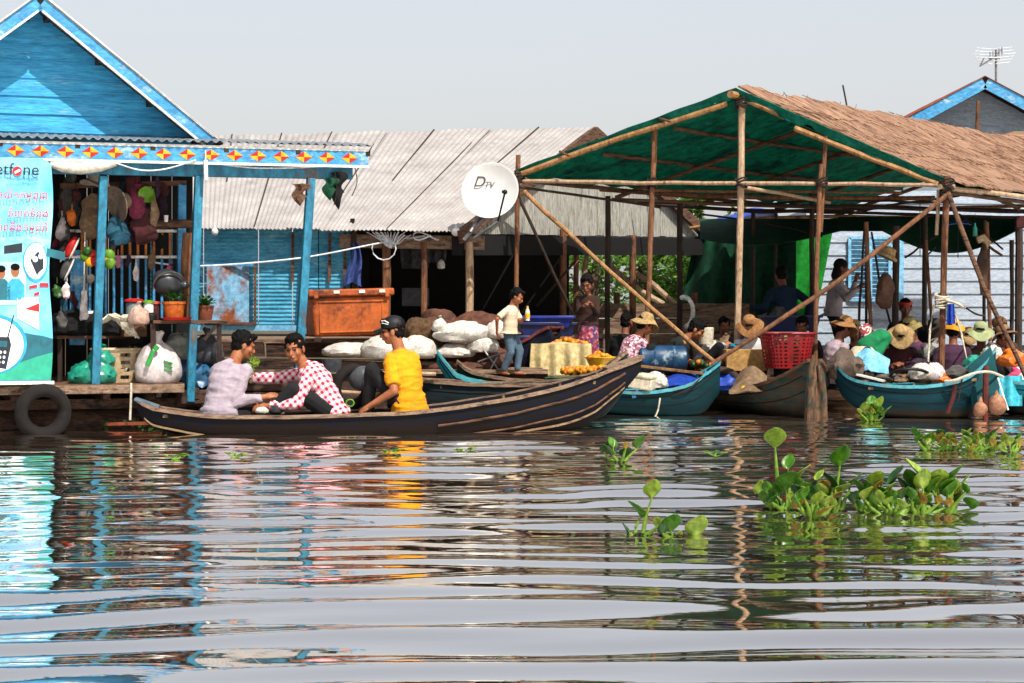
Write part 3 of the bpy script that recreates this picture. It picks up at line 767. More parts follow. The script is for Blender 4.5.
# thatch: reed courses, each a thick shaggy strip overlapping the next
def thatch_side(f, mb, ncourse):
    for k in range(ncourse):
        v0 = k/ncourse; v1 = min(1.03, (k+1.25)/ncourse); nu = 150
        seed = random.random()*50
        def g(u, v):
            vv = v0+(v1-v0)*v
            if v > .9: vv += .012*noise.noise(V((u*90, seed, 0)))+.018*noise.noise(V((u*23, seed, 5)))
            p = f(u, vv); return p+V((0, 0, .035+.016*v+.025*noise.noise(V((u*40, vv*6, seed)))))
        mb.sheet(g, nu, 5, .025)
thatch_side(fR, th, 5)
for i in range(420):   # loose reeds lifting off the surface
    u, v = random.random(), random.uniform(.0, .98)
    a = fR(u, v)+V((0, 0, .075)); b = fR(min(1, u+random.uniform(-.012, .012)), min(1.04, v+random.uniform(.05, .14)))+V((0, 0, .055+random.uniform(0, .025)))
    th.tube([a, a.lerp(b, .5)+V((0, 0, .012)), b], [.005, .005, .003], 4)
for i in range(14):
    u = random.random(); a = fR(u, .03)+V((0, 0, .07)); th.tube([a, a+V((random.uniform(-.1, .05), random.uniform(-.05, .05), random.uniform(.01, .07)))], [.008, .003], 4)
th.build('thatch', m['thatch'], sh)
# mesh lining below the thatch, sagging between the rafters
for e, nm in ((FL, 'L'), (FR, 'R')):
    lm = MB()
    def g(u, v, e=e):
        p = RF.lerp(e, v)+H2*(LEN*u)
        return p+V((0, 0, -.05-.05*abs(math.sin(u*LEN*1.9))*math.sin(math.pi*min(1, v*1.02))-.05*noise.noise(V((u*16, v*6, 2)))-.03*noise.noise(V((u*34, v*9+u*8, 4)))+(.02*noise.noise(V((u*60, 1, 0))) if v > .95 else 0)))
    lm.sheet(g, 150, 44, .006)
    # folded-over front edge, ragged
    def h(u, v, e=e):
        p = RF.lerp(e, u*1.02)-H2*(.06+.02*math.sin(u*30))
        return p+V((0, 0, .06-.16*v*(.7+.5*noise.noise(V((u*16, 3, 0))))))+H2*(.05*v)
    lm.sheet(h, 60, 5, .008)
    lm.build('mesh_lining', m['greentarp'], sh)
def pole(name, pts, r, mat, w=.006, n=8, parent=sh):
    pts = [V(p) for p in pts]; out = []
    for i in range(len(pts)-1):
        L = (pts[i+1]-pts[i]).length; k = max(2, int(L/.35))
        for q in range(k): out.append(pts[i].lerp(pts[i+1], q/k))
    out.append(pts[-1]); r *= .62 if mat is m['darkpole'] else .8
    rr = [r*(1+.12*noise.noise(p*2.1))*(1-.12*i/len(out)) for i, p in enumerate(out)]
    mb = MB(); mb.tube(out, rr, n, wob=w); return mb.build(name, mat, parent)
def down(px, py, Y, dx=0, z=-.4):
    a = P(px, py, Y); return V((a.x+dx, Y, z))
# front row of posts
pole('post', [P(518, 155, 26), P(517, 240, 26), P(516, 330, 26), V((.05, 26, -.4))], .042, m['pole'])
pole('post', [P(655, 126, 25.4), P(650, 250, 25.4), P(645, 372, 25.3), V((1.68, 25.3, -.4))], .045, m['pole'])
pole('post', [P(742, 96, 25), P(740, 240, 25), P(737, 352, 25), V((2.81, 25, -.4))], .055, m['palepole'])
pole('post', [P(826, 136, 24.6), P(820, 232, 24.6)], .038, m['pole'])
pole('post', [P(821, 164, 24.5), P(817, 260, 24.5), P(815, 370, 24.4), V((3.7, 24.4, -.4))], .04, m['pole'])
pole('post', [P(947, 176, 24), P(944, 260, 24), P(941, 372, 23.9), V((5.12, 23.9, -.4))], .052, m['pole'])
pole('post', [P(939, 190, 24.05), P(936, 235, 24.1)], .03, m['palepole'])
# thick dark posts further in
for (px, y0, y1, Y, r) in ((608, 196, 352, 27.5, .06), (680, 204, 330, 28.5, .07), (753, 210, 345, 29.5, .05), (776, 205, 345, 31, .04), (896, 226, 330, 26.4, .075), (925, 215, 330, 27.5, .06), (1019, 218, 360, 26.2, .085), (1012, 240, 345, 28.2, .05), (812, 190, 345, 28.3, .06), (867, 222, 340, 27.2, .035), (985, 220, 250, 28, .04)):
    pole('post', [P(px, y0, Y), P(px-.5, y1, Y), down(px-1, y1, Y)], r, m['darkpole'])
pole('post', [P(866, 222, 26.0), P(871, 330, 26.0), down(872, 330, 26)], .035, m['pole'])
pole('post', [P(926, 240, 26.8), P(932, 330, 26.8), down(932, 330, 26.8)], .03, m['pole'])
pole('post', [P(987, 222, 26.5), P(990, 330, 26.5), down(990, 330, 26.5)], .035, m['pole'])
pole('post', [P(577, 235, 29), P(575, 345, 29), down(575, 345, 29)], .05, m['pole'])
# cross poles
pole('cross_pole', [P(512, 181, 25.95), P(640, 183, 25.4), P(740, 183, 24.9), P(860, 184, 24.4), P(955, 186, 23.9)], .034, m['palepole'])
pole('cross_pole', [P(520, 187, 25.9), P(600, 198, 26.3), P(660, 207, 26.8)], .03, m['darkpole'])
pole('cross_pole', [P(600, 189, 28), P(700, 196, 27.4), P(800, 198, 26.8), P(935, 198, 26)], .04, m['pole'])
pole('cross_pole', [P(640, 203, 30), P(760, 212, 29), P(880, 208, 28), P(1030, 211, 27)], .045, m['darkpole'])
pole('cross_pole', [P(940, 187, 23.9), P(985, 192, 24.6), P(1040, 199, 25.2)], .04, m['palepole'])
pole('cross_pole', [P(742, 187, 24.95), P(800, 197, 25.8), P(830, 203, 26.5)], .03, m['palepole'])
pole('cross_pole', [P(690, 228, 31.5), P(760, 218, 31), P(850, 216, 31), P(940, 218, 31)], .035, m['bamboo'])
pole('cross_pole', [P(840, 205, 28.6), P(930, 208, 28), P(1030, 206, 27.4)], .03, m['pole'])
# rafters and purlins
def rpt(e, u, v, dz=-.1): return RF.lerp(e, v)+H2*(LEN*u)+V((0, 0, dz))
pole('rake_pole', [P(511, 178, 25.95), P(620, 138, 25.45), P(727, 104, 25.0)], .048, m['bamboo'])
pole('rake_pole', [P(748, 101, 24.95), P(785, 117, 24.8)], .045, m['bamboo'])
pole('rake_pole', [P(795, 128, 24.7), P(870, 158, 24.35), P(952, 190, 23.95)], .045, m['bamboo'])
pole('ridge_pole', [rpt(FR, -.022, 0, -.03), rpt(FR, .5, 0, -.07), rpt(FR, 1, 0, -.07)], .06, m['bamboo'])
for v in (.3, .62, .96):
    for e in (FL, FR): pole('purlin', [rpt(e, .01, v, -.13), rpt(e, .5, v, -.15), rpt(e, .99, v, -.13)], .035, m['wood'])
for u in (.25, .5, .75, .98):
    for e in (FL, FR): pole('rafter', [rpt(e, u, .0, -.2), rpt(e, u, 1, -.2)], .04, m['wood'])
for u in (.3, .6, .9): pole('tie_pole', [rpt(FL, u, .98, -.25), rpt(FR, u, .98, -.25)], .04, m['darkpole'])
for (x, y, Y, x2, y2) in ((560, 151, 25.7, 570, 156), (660, 119, 25.3, 672, 122)):
    pole('batten', [P(x, y, Y), P(x2, y2, Y-.25)], .022, m['pole'])
# slanting braces
pole('brace', [P(524, 192, 25.7), P(610, 272, 25.0), P(716, 364, 24.1)], .038, m['bamboo'])
pole('brace', [P(519, 198, 26), P(545, 255, 26.2), P(577, 322, 26.6)], .036, m['darkpole'])
pole('brace', [P(575, 262, 27), P(537, 306, 27.4)], .03, m['darkpole'])
pole('brace', [P(949, 194, 23.85), P(840, 280, 23.75), P(712, 364, 23.7)], .036, m['pole'])
pole('brace', [P(948, 192, 23.85), P(985, 290, 23.5), P(1030, 385, 23.3)], .038, m['wood'])
pole('brace', [P(985, 243, 26.5), P(1002, 256, 26.3)], .025, m['pole'])
pole('brace', [P(935, 247, 26.8), P(925, 258, 27)], .02, m['darkpole'])
pole('stick', [P(848, 113, 27.5), P(843, 85, 27.5)], .02, m['darkpole'])
pole('stick', [P(893, 119, 28.9), P(905, 126, 28.6)], .025, m['rust'])
for pts, r, mt in ((((612, 200, 27.2), (720, 204, 27.6), (842, 209, 27.9)), .03, 'wood'), (((655, 190, 26.3), (760, 192, 25.9), (902, 193, 25.2)), .024, 'pole'), (((745, 205, 28.4), (838, 200, 26.8), (945, 203, 25.6)), .026, 'darkpole'), (((700, 214, 30), (770, 224, 29.4), (822, 236, 28.8)), .026, 'darkpole'),
        (((850, 214, 28.2), (905, 202, 27), (960, 196, 25.6)), .024, 'wood'), (((905, 258, 27.4), (920, 246, 27.2), (936, 236, 27)), .024, 'darkpole'), (((893, 330, 27), (880, 280, 26.8), (872, 232, 26.6)), .026, 'darkpole'), (((858, 330, 28.6), (862, 280, 28.5), (864, 224, 28.4)), .03, 'darkpole'), (((960, 214, 27), (975, 226, 26.7), (1002, 250, 26.3)), .024, 'darkpole')):
    pole('cross_pole' if abs(pts[0][0]-pts[-1][0]) > 40 else 'brace', [P(*p) for p in pts], r, m[mt], .012)
# rope lashings at the joints
for (px, py, Y, r) in ((518, 178, 25.95, .09), (741, 183, 24.95, .075), (822, 183, 24.5, .065), (947, 184, 23.95, .085), (652, 183, 25.4, .06), (741, 103, 24.97, .07), (946, 195, 23.95, .07)):
    c = P(px, py, Y); la = MB()
    for k in range(5): la.tube([c+V((r*math.cos(a), r*math.sin(a), (k-2)*.022+.02*math.sin(a*2+k))) for a in [i*math.pi/5 for i in range(11)]], .012, 5)
    la.build('lashing', m['cord'], sh)
# rope wound round the right front post with a blue bundle
rp = MB()
c = P(942, 301, 23.95)
for k in range(7): rp.tube([c+V((.075*math.cos(a)*(1+.15*random.random()), .075*math.sin(a), (k-3)*.022+.02*math.sin(a+k))) for a in [i*math.pi/6 for i in range(13)]], .013, 5)
rp.tube([P(946, 300, 23.85), P(956, 303, 23.8), P(966, 308, 23.75)], .022, 6)
for a, b, c_ in (((934, 305), (930, 330), (928, 362)), ((953, 307), (962, 335), (968, 368))): rp.tube([P(*a, 23.85), P(*b, 23.8), P(*c_, 23.75)], .013, 6)
tag(rp.build('mooring_rope', m['rope']), 'pale rope lashed round the right front shed post with ends hanging', 'rope')
mb = MB(); mb.sheet(lambda u, v: P(951+6*(u-.5)*(1+.4*v), 304+20*v, 23.8+.02*math.sin(u*9)), 6, 8, .01)
tag(mb.build('rag', m['bluetarp']), 'bright blue cloth tied below the rope on the right shed post', 'rag')
cable([P(966, 308, 23.75), P(976, 314, 23.8), P(985, 316, 24.4)], .012, m['cord'], 'dark cord running right from the rope knot on the shed post', 'cord', 'cord')
mb = MB(); mb.tube([P(734, 344, 24.9), P(733, 366, 24.88)], .065, 10)
tag(mb.build('wrapping', M('turquoise plastic wrap', '2aa0c4', '1c84ac', .4, 6, bump=.2)), 'turquoise plastic wrapped round the foot of the ridge post', 'wrapping')
# ---------------------------------------------------------------- tarps at the back
gt = MB()
def gtf(u, v):
    x0 = 672+ (1-v)*24; px = x0+(796-x0)*u; py = 232-12*u+(345-226)*v
    Y = 32.6-1.0*u+.10*math.sin(u*16+v*2)+.05*math.sin(u*37)
    return P(px, py, Y)
gt.sheet(gtf, 60, 30, .012)
tag(gt.build('green_curtain', m['greencloth']), 'dark green cloth curtain closing the back of the shed', 'tarpaulin')
bgm = MB(); bgm.sheet(lambda u, v: P(784+48*u-4*v+ (2-16*v)*u, 236-11*u+100*v, 34.55-.1*u+.06*math.sin(u*11+v*2)), 20, 16, .01)
tag(bgm.build('green_sheet', m['brightgreen']), 'bright green plastic sheet beside the dark curtain, lit from behind', 'tarpaulin')
ov = MB(); ov.sheet(lambda u, v: P(700+150*u, 219+(14+12*math.sin(u*3+.5))*v, 30.5-1.6*v+.05*math.sin(u*20)), 40, 8, .01)
tag(ov.build('green_valance', m['greencloth']), 'dark green cloth strip sagging from the back bamboo pole', 'tarpaulin')
ov = MB(); ov.sheet(lambda u, v: P(838+178*u, 217+(14+22*math.sin(math.pi*min(1, max(0, (u-.25)/.75)))**1.0)*v, 29.5-1.0*v+.05*math.sin(u*20)), 40, 8, .01)
tag(ov.build('green_valance', m['greencloth']), 'dark green cloth swag hanging in front of the white clapboard house', 'tarpaulin')
bt = MB(); bt.sheet(lambda u, v: P(708+70*u, 222-9*math.sin(u*2.2)+9*v-5*u, 31.8-.8*v), 20, 6, .012); bt.jitter(.04, 4)
tag(bt.build('blue_tarp', m['bluetarp']), 'blue tarpaulin bunched on the bamboo pole above the green curtain', 'tarpaulin')
bt = MB(); bt.sheet(lambda u, v: P(948+24*u, 222+3*v-1.5*math.sin(u*3), 28.4-.4*v), 10, 4, .012)
tag(bt.build('blue_tarp', m['bluetarp']), 'small blue tarpaulin piece tucked under the shed roof at right', 'tarpaulin')
# ---------------------------------------------------------------- white clapboard house
wh = thing('clapboard_house', 'white clapboard house with blue trimmed grey gable behind the shed', 'house', (8, 37, .5))
WY = 35.0
mb = MB(); z = .62; x0, x1 = P(806, 300, WY).x, 13.5
while z < 3.15:
    mb.add([V((x0, WY-.028, z)), V((x1, WY-.028, z)), V((x1, WY-.002, z+.225)), V((x0, WY-.002, z+.225)), V((x0, WY+.03, z)), V((x1, WY+.03, z)), V((x1, WY+.03, z+.225)), V((x0, WY+.03, z+.225))],
           [(0, 1, 2, 3), (7, 6, 5, 4), (0, 4, 5, 1), (1, 5, 6, 2), (2, 6, 7, 3), (3, 7, 4, 0)]); z += .225
mb.build('clapboard_wall', m['whitesiding'], wh)
gb = MB(); ax, az = P(985, 83, WY+.6).x, P(985, 83, WY+.6).z; el = P(909, 124, WY+.6); slp = (az-el.z)/(ax-el.x); hw2 = 3.0; z = 3.0
while z < az-.1:
    a0 = min(hw2, (az-.08-z)/slp); a1 = min(hw2, max(.01, (az-.08-z-.26)/slp)); z1 = min(z+.26, az-.09)
    gb.add([V((ax-a0, WY+.97, z)), V((ax+a0, WY+.97, z)), V((ax+a1, WY+.995, z1)), V((ax-a1, WY+.995, z1)), V((ax-a0, WY+1.03, z)), V((ax+a0, WY+1.03, z)), V((ax+a1, WY+1.03, z1)), V((ax-a1, WY+1.03, z1))],
           [(0, 1, 2, 3), (7, 6, 5, 4), (0, 4, 5, 1), (1, 5, 6, 2), (2, 6, 7, 3), (3, 7, 4, 0)]); z += .26
gb.build('gable_wall', m['greysiding'], wh)
for sg in (-1, 1):
    rb = MB(); rb.beam(V((ax+sg*.015, WY+.6, az)), V((ax+sg*hw2, WY+.6, az-slp*hw2)), .20, .05, 0, V((0, -1, 0))); rb.build('rake_board', m['bluetrim'], wh)
    rr = MB(); corr_sheet(rr, V((ax, WY+.55, az+.12)), V((ax, WY+7, az+.12)), V((ax+sg*(hw2+.1), WY+7, az+.1-slp*hw2)), V((ax+sg*(hw2+.1), WY+.55, az+.1-slp*hw2)), 40, .012); rr.build('roof', m['rust'], wh)
mb = MB(); mb.tube([P(978, 101, 35.4), P(977, 133, 35.4)], .035, 8); mb.build('gable_stick', m['pole'], wh)
bx = MB(); bx.box(((x0+x1)/2, WY+3, 1.75), (x1-x0, 5.9, 2.5)); bx.build('house_body', m['whitesiding'], wh)
dk = MB(); 
for i in range(12): dk.box((7.2, 31.3+i*.3, .5), (8.4, .285, .06))
dk.build('deck', m['deckwood'], wh)
mb = MB()
for x in (3.4, 5.5, 8, 10.8):
    mb.tube([V((x, 31.6, .45)), V((x, 31.6, -.3))], .08, 8); mb.tube([V((x, 34.6, .45)), V((x, 34.6, -.3))], .08, 8)
mb.build('deck_pile', m['darkpole'], wh)
# shuttered window
def win(pxa, pxb):
    a, b = P(pxa, 238, WY), P(pxb, 300, WY); fr = MB(); d = .06
    for (p, q) in (((a.x, a.z), (b.x, a.z)), ((a.x, b.z), (b.x, b.z)), ((a.x, a.z), (a.x, b.z)), ((b.x, a.z), (b.x, b.z))):
        fr.beam(V((p[0], WY-.055, p[1])), V((q[0], WY-.055, q[1])), .05, .06, 0, V((0, 1, 0)))
    w = fr.build('window', m['paleblue'], wh)
    n = 13; sl = MB()
    for i in range(n):
        z = b.z+.05+(a.z-b.z-.1)*(i+.5)/n; sl.box(((a.x+b.x)/2, WY-.055, z), (b.x-a.x-.06, .012, .075), Matrix.Rotation(R(35), 3, 'X'))
    sl.build('shutter', m['paleblue'], w)
win(849, 866); win(870, 889)
mb = MB(); mb.beam(P(901, 232, WY-.05), P(901, 303, WY-.05), .09, .03, 0, V((0, 1, 0))); mb.build('corner_trim', m['paleblue'], wh)
gs = MB(); gs.sheet(lambda u, v: P(958+62*u, 137-9*u*u-3*math.sin(u*6)+6*v, 33.2-.3*v), 20, 4, .012)
tag(gs.build('green_mesh', m['greentarp']), 'green mesh strip lying along the thatch below the grey gable', 'tarpaulin')
rr = MB(); rr.sheet(lambda u, v: P(985+60*u, 141-14*u+30*v, 33.0-1.6*v), 24, 8, .06); rr.jitter(.03, 5)
tag(rr.build('reed_mat', m['thatch']), 'heap of loose reed matting on the thatch at the right edge', 'thatch')
# TV aerial
an = thing('tv_aerial', 'weathered television aerial on a mast above the blue trimmed gable', 'aerial', P(996, 84, 36.4))
mb = MB(); mb.tube([P(996, 92, 36.4), P(996, 50, 36.4)], .022, 8); mb.build('mast', m['steel'], an)
mb = MB(); mb.tube([P(980, 66, 36.0), P(996, 56, 36.4), P(1001, 50, 36.9)], .014, 6)
for i in range(5): mb.tube([P(990+i*3, 60-i*1.2, 36.3), P(990+i*3, 52-i*1.2, 36.3)], .01, 5)
mb.tube([P(989, 58, 36.25), P(1000, 58, 36.25)], .02, 6); mb.tube([P(980, 66, 36), P(984, 58, 36)], .014, 6)
mb.build('boom', m['steel'], an)
for i in range(6):
    y = 47+i*3.0; s_ = 20-2.0*abs(i-2)
    mb = MB(); mb.tube([P(993-s_, y+1, 36.2), P(993, y+2, 36.3), P(996+s_, y, 36.5)], .006, 5); mb.build('element', m['cable'], an)
# ---------------------------------------------------------------- background: plank wall, branches, trees
pw = thing('plank_fence', 'weathered plank wall standing in front of the far trees', 'fence', (1.9, 30.8, 0))
mb = MB()
for k in range(5):
    z = .28+k*.235; mb.box((1.95, 30.8+random.uniform(-.02, .02), z), (3.4, .05, .225), Matrix.Rotation(R(random.uniform(-.5, .5)), 3, 'Y'))
mb.jitter(.012, 3); mb.build('planks', m['deckwood'], pw)
for x in (.5, 1.6, 2.8):
    mb = MB(); mb.tube([V((x, 30.9, -.3)), V((x+.02, 30.9, 1.5))], .05, 8); mb.build('fence_post', m['pole'], pw)
for (pts, lb) in ((((606, 262), (640, 290), (665, 305)), 'pale bare branch slanting behind the plank wall, left one'), (((628, 268), (650, 282), (690, 318)), 'pale bare branch slanting behind the plank wall, right one'), (((590, 245), (586, 262), (583, 290)), 'thin upright stick behind the girl with the folded hands')):
    mb = MB(); mb.tube([P(*p, 31.2) for p in pts], [.035, .045, .05], 8, wob=.01); tag(mb.build('branch', m['palepole']), lb, 'branch')
def tree(x, y, h, rad, nleaf, seed, label, mats=('treeleaf', 'treeleafl')):
    rnd = random.Random(seed); t = thing('broadleaf_tree', label, 'tree', V((x, y, .5)), 'trees on the far bank')
    tr = MB(); tr.tube([V((x, y, .2)), V((x+.1, y, .9)), V((x+.05, y, h*.55))], [.14, .1, .06], 8)
    cl = []
    for i in range(16):
        a = rnd.uniform(0, 6.28); rr = rad*rnd.uniform(.25, .95); zz = h*rnd.uniform(.32, .95); c = V((x+rr*math.cos(a)*(1.1-zz/h*.5), y+rr*math.sin(a)*.7, zz)); cl.append((c, rnd.uniform(.22, .5)))
        tr.tube([V((x+.05, y, h*.35)), (V((x, y, h*.5))+c)/2+V((0, 0, .1)), c], [.05, .03, .012], 6)
    tr.build('trunk', m['bark'], t)
    mb = MB()
    for c, r_ in cl:
        nmat = 0 if rnd.random() < .6 else 1
        for k in range(nleaf//16):
            d = V((rnd.gauss(0, 1), rnd.gauss(0, 1), rnd.gauss(0, .8))); d = d.normalized()*r_*rnd.uniform(.35, 1.1); p = c+d
            s_ = rnd.uniform(.05, .10); ax = V((rnd.gauss(0, 1), rnd.gauss(0, 1), rnd.gauss(0, .5))).normalized(); bx_ = ax.cross(V((rnd.gauss(0, 1), rnd.gauss(0, 1), rnd.gauss(0, 1)))).normalized()
            mb.add([p-ax*s_, p+bx_*s_*.45, p+ax*s_, p-bx_*s_*.45], [(0, 1, 2, 3)], nmat if rnd.random() < .8 else 1-nmat)
    mb.build('crown', [m[mats[0]], m[mats[1]]], t, flat=True)
for i, (px, y, h, rad, lb) in enumerate(((590, 41, 3.6, 1.3, 'leafy green tree behind the girl and the grey gable end'), (640, 43, 3.3, 1.4, 'leafy green tree seen between the second and third dark shed posts'), (678, 46, 3.2, 1.2, 'leafy tree beside the dark green curtain, further back'), (712, 42, 4.0, 1.1, 'leafy tree showing above the blue tarpaulin'), (555, 45, 3.2, 1.2, 'leafy tree half hidden by the dark interior of the grey house'))):
    tree((px-CX)/F*y, y, h, rad, 2600, 30+i, lb)
hs = MB(); hs.sheet(lambda u, v: V((3.1+1.6*u, 39+.2*math.sin(u*9), .4+1.15*v*math.sin(math.pi*(.08+.84*u))**.5)), 18, 8, .5); hs.jitter(.12, 2)
tag(hs.build('brush_pile', M('dry grey brush', '8a7f70', '5f5648', .95, 6, bump=.8)), 'rounded heap of dry grey brush in front of the far trees', 'brush')
# ================================================================ boats
def boatpaint(name, top, low, wear, zsplit, edge=.05, scale=5, wamt=.45):
    """painted upper strakes over bare wet wood; split follows the hull's own height"""
    mt = bpy.data.materials.new(name); mt.use_nodes = True; n = mt.node_tree.nodes; L = mt.node_tree.links; b = n['Principled BSDF']
    b.inputs['Roughness'].default_value = .7; b.inputs['Specular IOR Level'].default_value = .15
    g = n.new('ShaderNodeNewGeometry'); sx = n.new('ShaderNodeSeparateXYZ'); L.new(g.outputs['Position'], sx.inputs[0])
    nz = n.new('ShaderNodeTexNoise'); nz.inputs['Scale'].default_value = scale; nz.inputs['Detail'].default_value = 10; nz.inputs['Roughness'].default_value = .7
    mp = n.new('ShaderNodeMapping'); mp.inputs['Scale'].default_value = (.6, .6, 3); tc = n.new('ShaderNodeTexCoord')
    L.new(tc.outputs['Object'], mp.inputs[0]); L.new(mp.outputs[0], nz.inputs['Vector'])
    ad = n.new('ShaderNodeMath'); ad.operation = 'MULTIPLY_ADD'; ad.inputs[1].default_value = .22; L.new(nz.outputs[0], ad.inputs[0]); L.new(sx.outputs[2], ad.inputs[2])
    mr = n.new('ShaderNodeMapRange'); mr.inputs['From Min'].default_value = zsplit+.11-edge; mr.inputs['From Max'].default_value = zsplit+.11+edge; L.new(ad.outputs[0], mr.inputs['Value'])
    n2 = n.new('ShaderNodeTexNoise'); n2.inputs['Scale'].default_value = scale*1.7; n2.inputs['Detail'].default_value = 12; n2.inputs['Roughness'].default_value = .75; L.new(mp.outputs[0], n2.inputs['Vector'])
    rp = n.new('ShaderNodeValToRGB'); rp.color_ramp.elements[0].position = .68-wamt*.3; rp.color_ramp.elements[1].position = .74-wamt*.25; L.new(n2.outputs[0], rp.inputs[0])
    m1 = n.new('ShaderNodeMix'); m1.data_type = 'RGBA'; m1.inputs['A'].default_value = alb(top); m1.inputs['B'].default_value = alb(wear); L.new(rp.outputs[0], m1.inputs['Factor'])
    m2 = n.new('ShaderNodeMix'); m2.data_type = 'RGBA'; m2.inputs['A'].default_value = alb(low); L.new(m1.outputs['Result'], m2.inputs['B']); L.new(mr.outputs[0], m2.inputs['Factor'])
    m3 = n.new('ShaderNodeMix'); m3.data_type = 'RGBA'; m3.blend_type = 'MULTIPLY'; m3.inputs['Factor'].default_value = .45; L.new(m2.outputs['Result'], m3.inputs['A'])
    r3 = n.new('ShaderNodeValToRGB'); r3.color_ramp.elements[0].position = .3; r3.color_ramp.elements[1].position = .7; L.new(nz.outputs[0], r3.inputs[0]); L.new(r3.outputs[0], m3.inputs['B'])
    L.new(m3.outputs['Result'], b.inputs['Base Color'])
    bp = n.new('ShaderNodeBump'); bp.inputs['Strength'].default_value = .35; bp.inputs['Distance'].default_value = .02; L.new(n2.outputs[0], bp.inputs['Height']); L.new(bp.outputs[0], b.inputs['Normal'])
    return mt
SEC = ((1, 0), (.985, .16), (.95, .36), (.86, .6), (.66, .82), (.36, .95), (0, 1))
def boat(name, label, st, hull, rim, inner, floor=.6, thw=(), group='boats at the floating market', cat='boat', deck=None, rimw=.05, seams=(.2, .48)):
    """st: (px, Y, py_gunwale, py_keel, halfwidth)"""
    st = [(P(px, g, Y), P(px, k, Y).z, hw) for px, Y, g, k, hw in st]
    ts = np.linspace(0, len(st)-1, 44); ii = np.arange(len(st))
    def sm(vals):
        vals = np.array(vals, float); out = []
        for t in ts:
            i = min(int(t), len(vals)-2); f = t-i; p1, p2 = vals[i], vals[i+1]; p0 = vals[max(i-1, 0)] if i > 0 else 2*p1-p2; p3 = vals[i+2] if i+2 < len(vals) else 2*p2-p1
            out.append(.5*((2*p1)+(p2-p0)*f+(2*p0-5*p1+4*p2-p3)*f*f+(3*p1-p0-3*p2+p3)*f**3))
        return out
    X = sm([s[0].x for s in st]); Y = sm([s[0].y for s in st]); G = sm([s[0].z for s in st]); K = sm([s[1] for s in st]); W = sm([s[2] for s in st])
    W = [max(.03, w_) for w_ in W]
    mid = len(ts)//2; o = thing(name, label, cat, V((X[mid], Y[mid], 0)), group)
    rings = []; near = []; far = []; axs = []
    for i in range(len(ts)):
        a, b = max(0, i-1), min(len(ts)-1, i+1); d = V((X[b]-X[a], Y[b]-Y[a], 0)).normalized(); lat = V((d.y, -d.x, 0))  # towards camera for left->right
        c = V((X[i], Y[i], 0)); w_, g_, k_ = W[i], G[i], min(K[i], G[i]-.03); h = g_-k_
        wv = .008*noise.noise(V((i*.7, g_*3, 0)))
        g_ += wv; outr = []
        for s in (1, -1):
            seq = SEC if s == 1 else SEC[-2::-1]
            for q, z in seq: outr.append(c+lat*(s*w_*q)+V((0, 0, g_-h*z)))
        inn = []; t_ = min(.035, w_*.4)
        for s in (-1, 1):
            seq = SEC if s == -1 else SEC[-2::-1]
            for q, z in seq: inn.append(c+lat*(s*(w_-t_)*q)+V((0, 0, g_-.001-(h-min(.05, h*.4))*z)))
        rings.append(outr+inn); near.append(c+lat*(w_+.004)+V((0, 0, g_))); far.append(c-lat*(w_+.004)+V((0, 0, g_))); axs.append((c, lat, g_, w_, h, d))
    mb = MB(); mb.loft(rings); mb.build('hull', hull, o, ang=60)
    for side in (near, far):
        mb = MB(); rr = []
        for i, p in enumerate(side):
            lat = axs[i][1]; t_ = rimw/2
            rr.append([p+lat*t_+V((0, 0, .014)), p-lat*t_+V((0, 0, .014)), p-lat*t_+V((0, 0, -.022)), p+lat*t_+V((0, 0, -.022))])
        mb.loft(rr); mb.build('gunwale', rim, o, ang=50)
    for z0 in seams:   # strake seams
        mb = MB(); mb.tube([c+lat*(w_*float(np.interp(z0, [q[1] for q in SEC], [q[0] for q in SEC]))+.001)+V((0, 0, g_-h*z0)) for c, lat, g_, w_, h, d in axs[2:-2]], .006, 4); mb.build('strake_seam', m['dark'], o)
    n = len(ts)
    fb = MB(); rr = []
    for i in range(3, n-3):
        c, lat, g_, w_, h, d = axs[i]; z = g_-h*floor; ww = w_*.8
        rr.append([c+lat*ww+V((0, 0, z)), c-lat*ww+V((0, 0, z)), c-lat*ww+V((0, 0, z-.02)), c+lat*ww+V((0, 0, z-.02))])
    fb.loft(rr); fb.build('floor_boards', inner, o, ang=50)
    for t in thw:
        c, lat, g_, w_, h, d = axs[int(t*(n-1))]
        mb = MB(); mb.beam(c+lat*(w_-.01)+V((0, 0, g_-.05)), c-lat*(w_-.01)+V((0, 0, g_-.05)), .13, .03); mb.build('thwart', inner, o)
    for i in range(4, n-4, 4):
        c, lat, g_, w_, h, d = axs[i]; mb = MB()
        mb.tube([c+lat*((w_-.05)*q)+V((0, 0, g_-(h-.06)*z)) for q, z in SEC]+[c-lat*((w_-.05)*q)+V((0, 0, g_-(h-.06)*z)) for q, z in SEC[-2::-1]], .018, 5)
        mb.build('rib', inner, o)
    if deck:
        t0, t1, mat, dz = deck; mb = MB(); rr = []
        for i in range(int(t0*(n-1)), int(t1*(n-1))+1):
            c, lat, g_, w_, h, d = axs[i]; ww = w_-.015; z = g_+dz
            rr.append([c+lat*ww+V((0, 0, z)), c-lat*ww+V((0, 0, z)), c-lat*ww+V((0, 0, z-.025)), c+lat*ww+V((0, 0, z-.025))])
        mb.loft(rr); mb.build('deck', mat, o, ang=50)
    return o, axs
pA = boatpaint('front boat paint', '0a1428', '241712', '18110e', .10, .04, 6, .75)
pW = boatpaint('old boat wood', '5c4636', '3a281e', '7a6450', -.3, .05, 5, .5)
pT = boatpaint('teal boat paint', '07383f', '1c2628', '1c3438', -.02, .04, 5, .25)
pT2 = boatpaint('teal boat paint worn', '083f4a', '453a30', '263e42', .1, .05, 5, .35)
pG = boatpaint('grey teal boat paint', '24343a', '161616', '38342f', .05, .05, 5, .5)
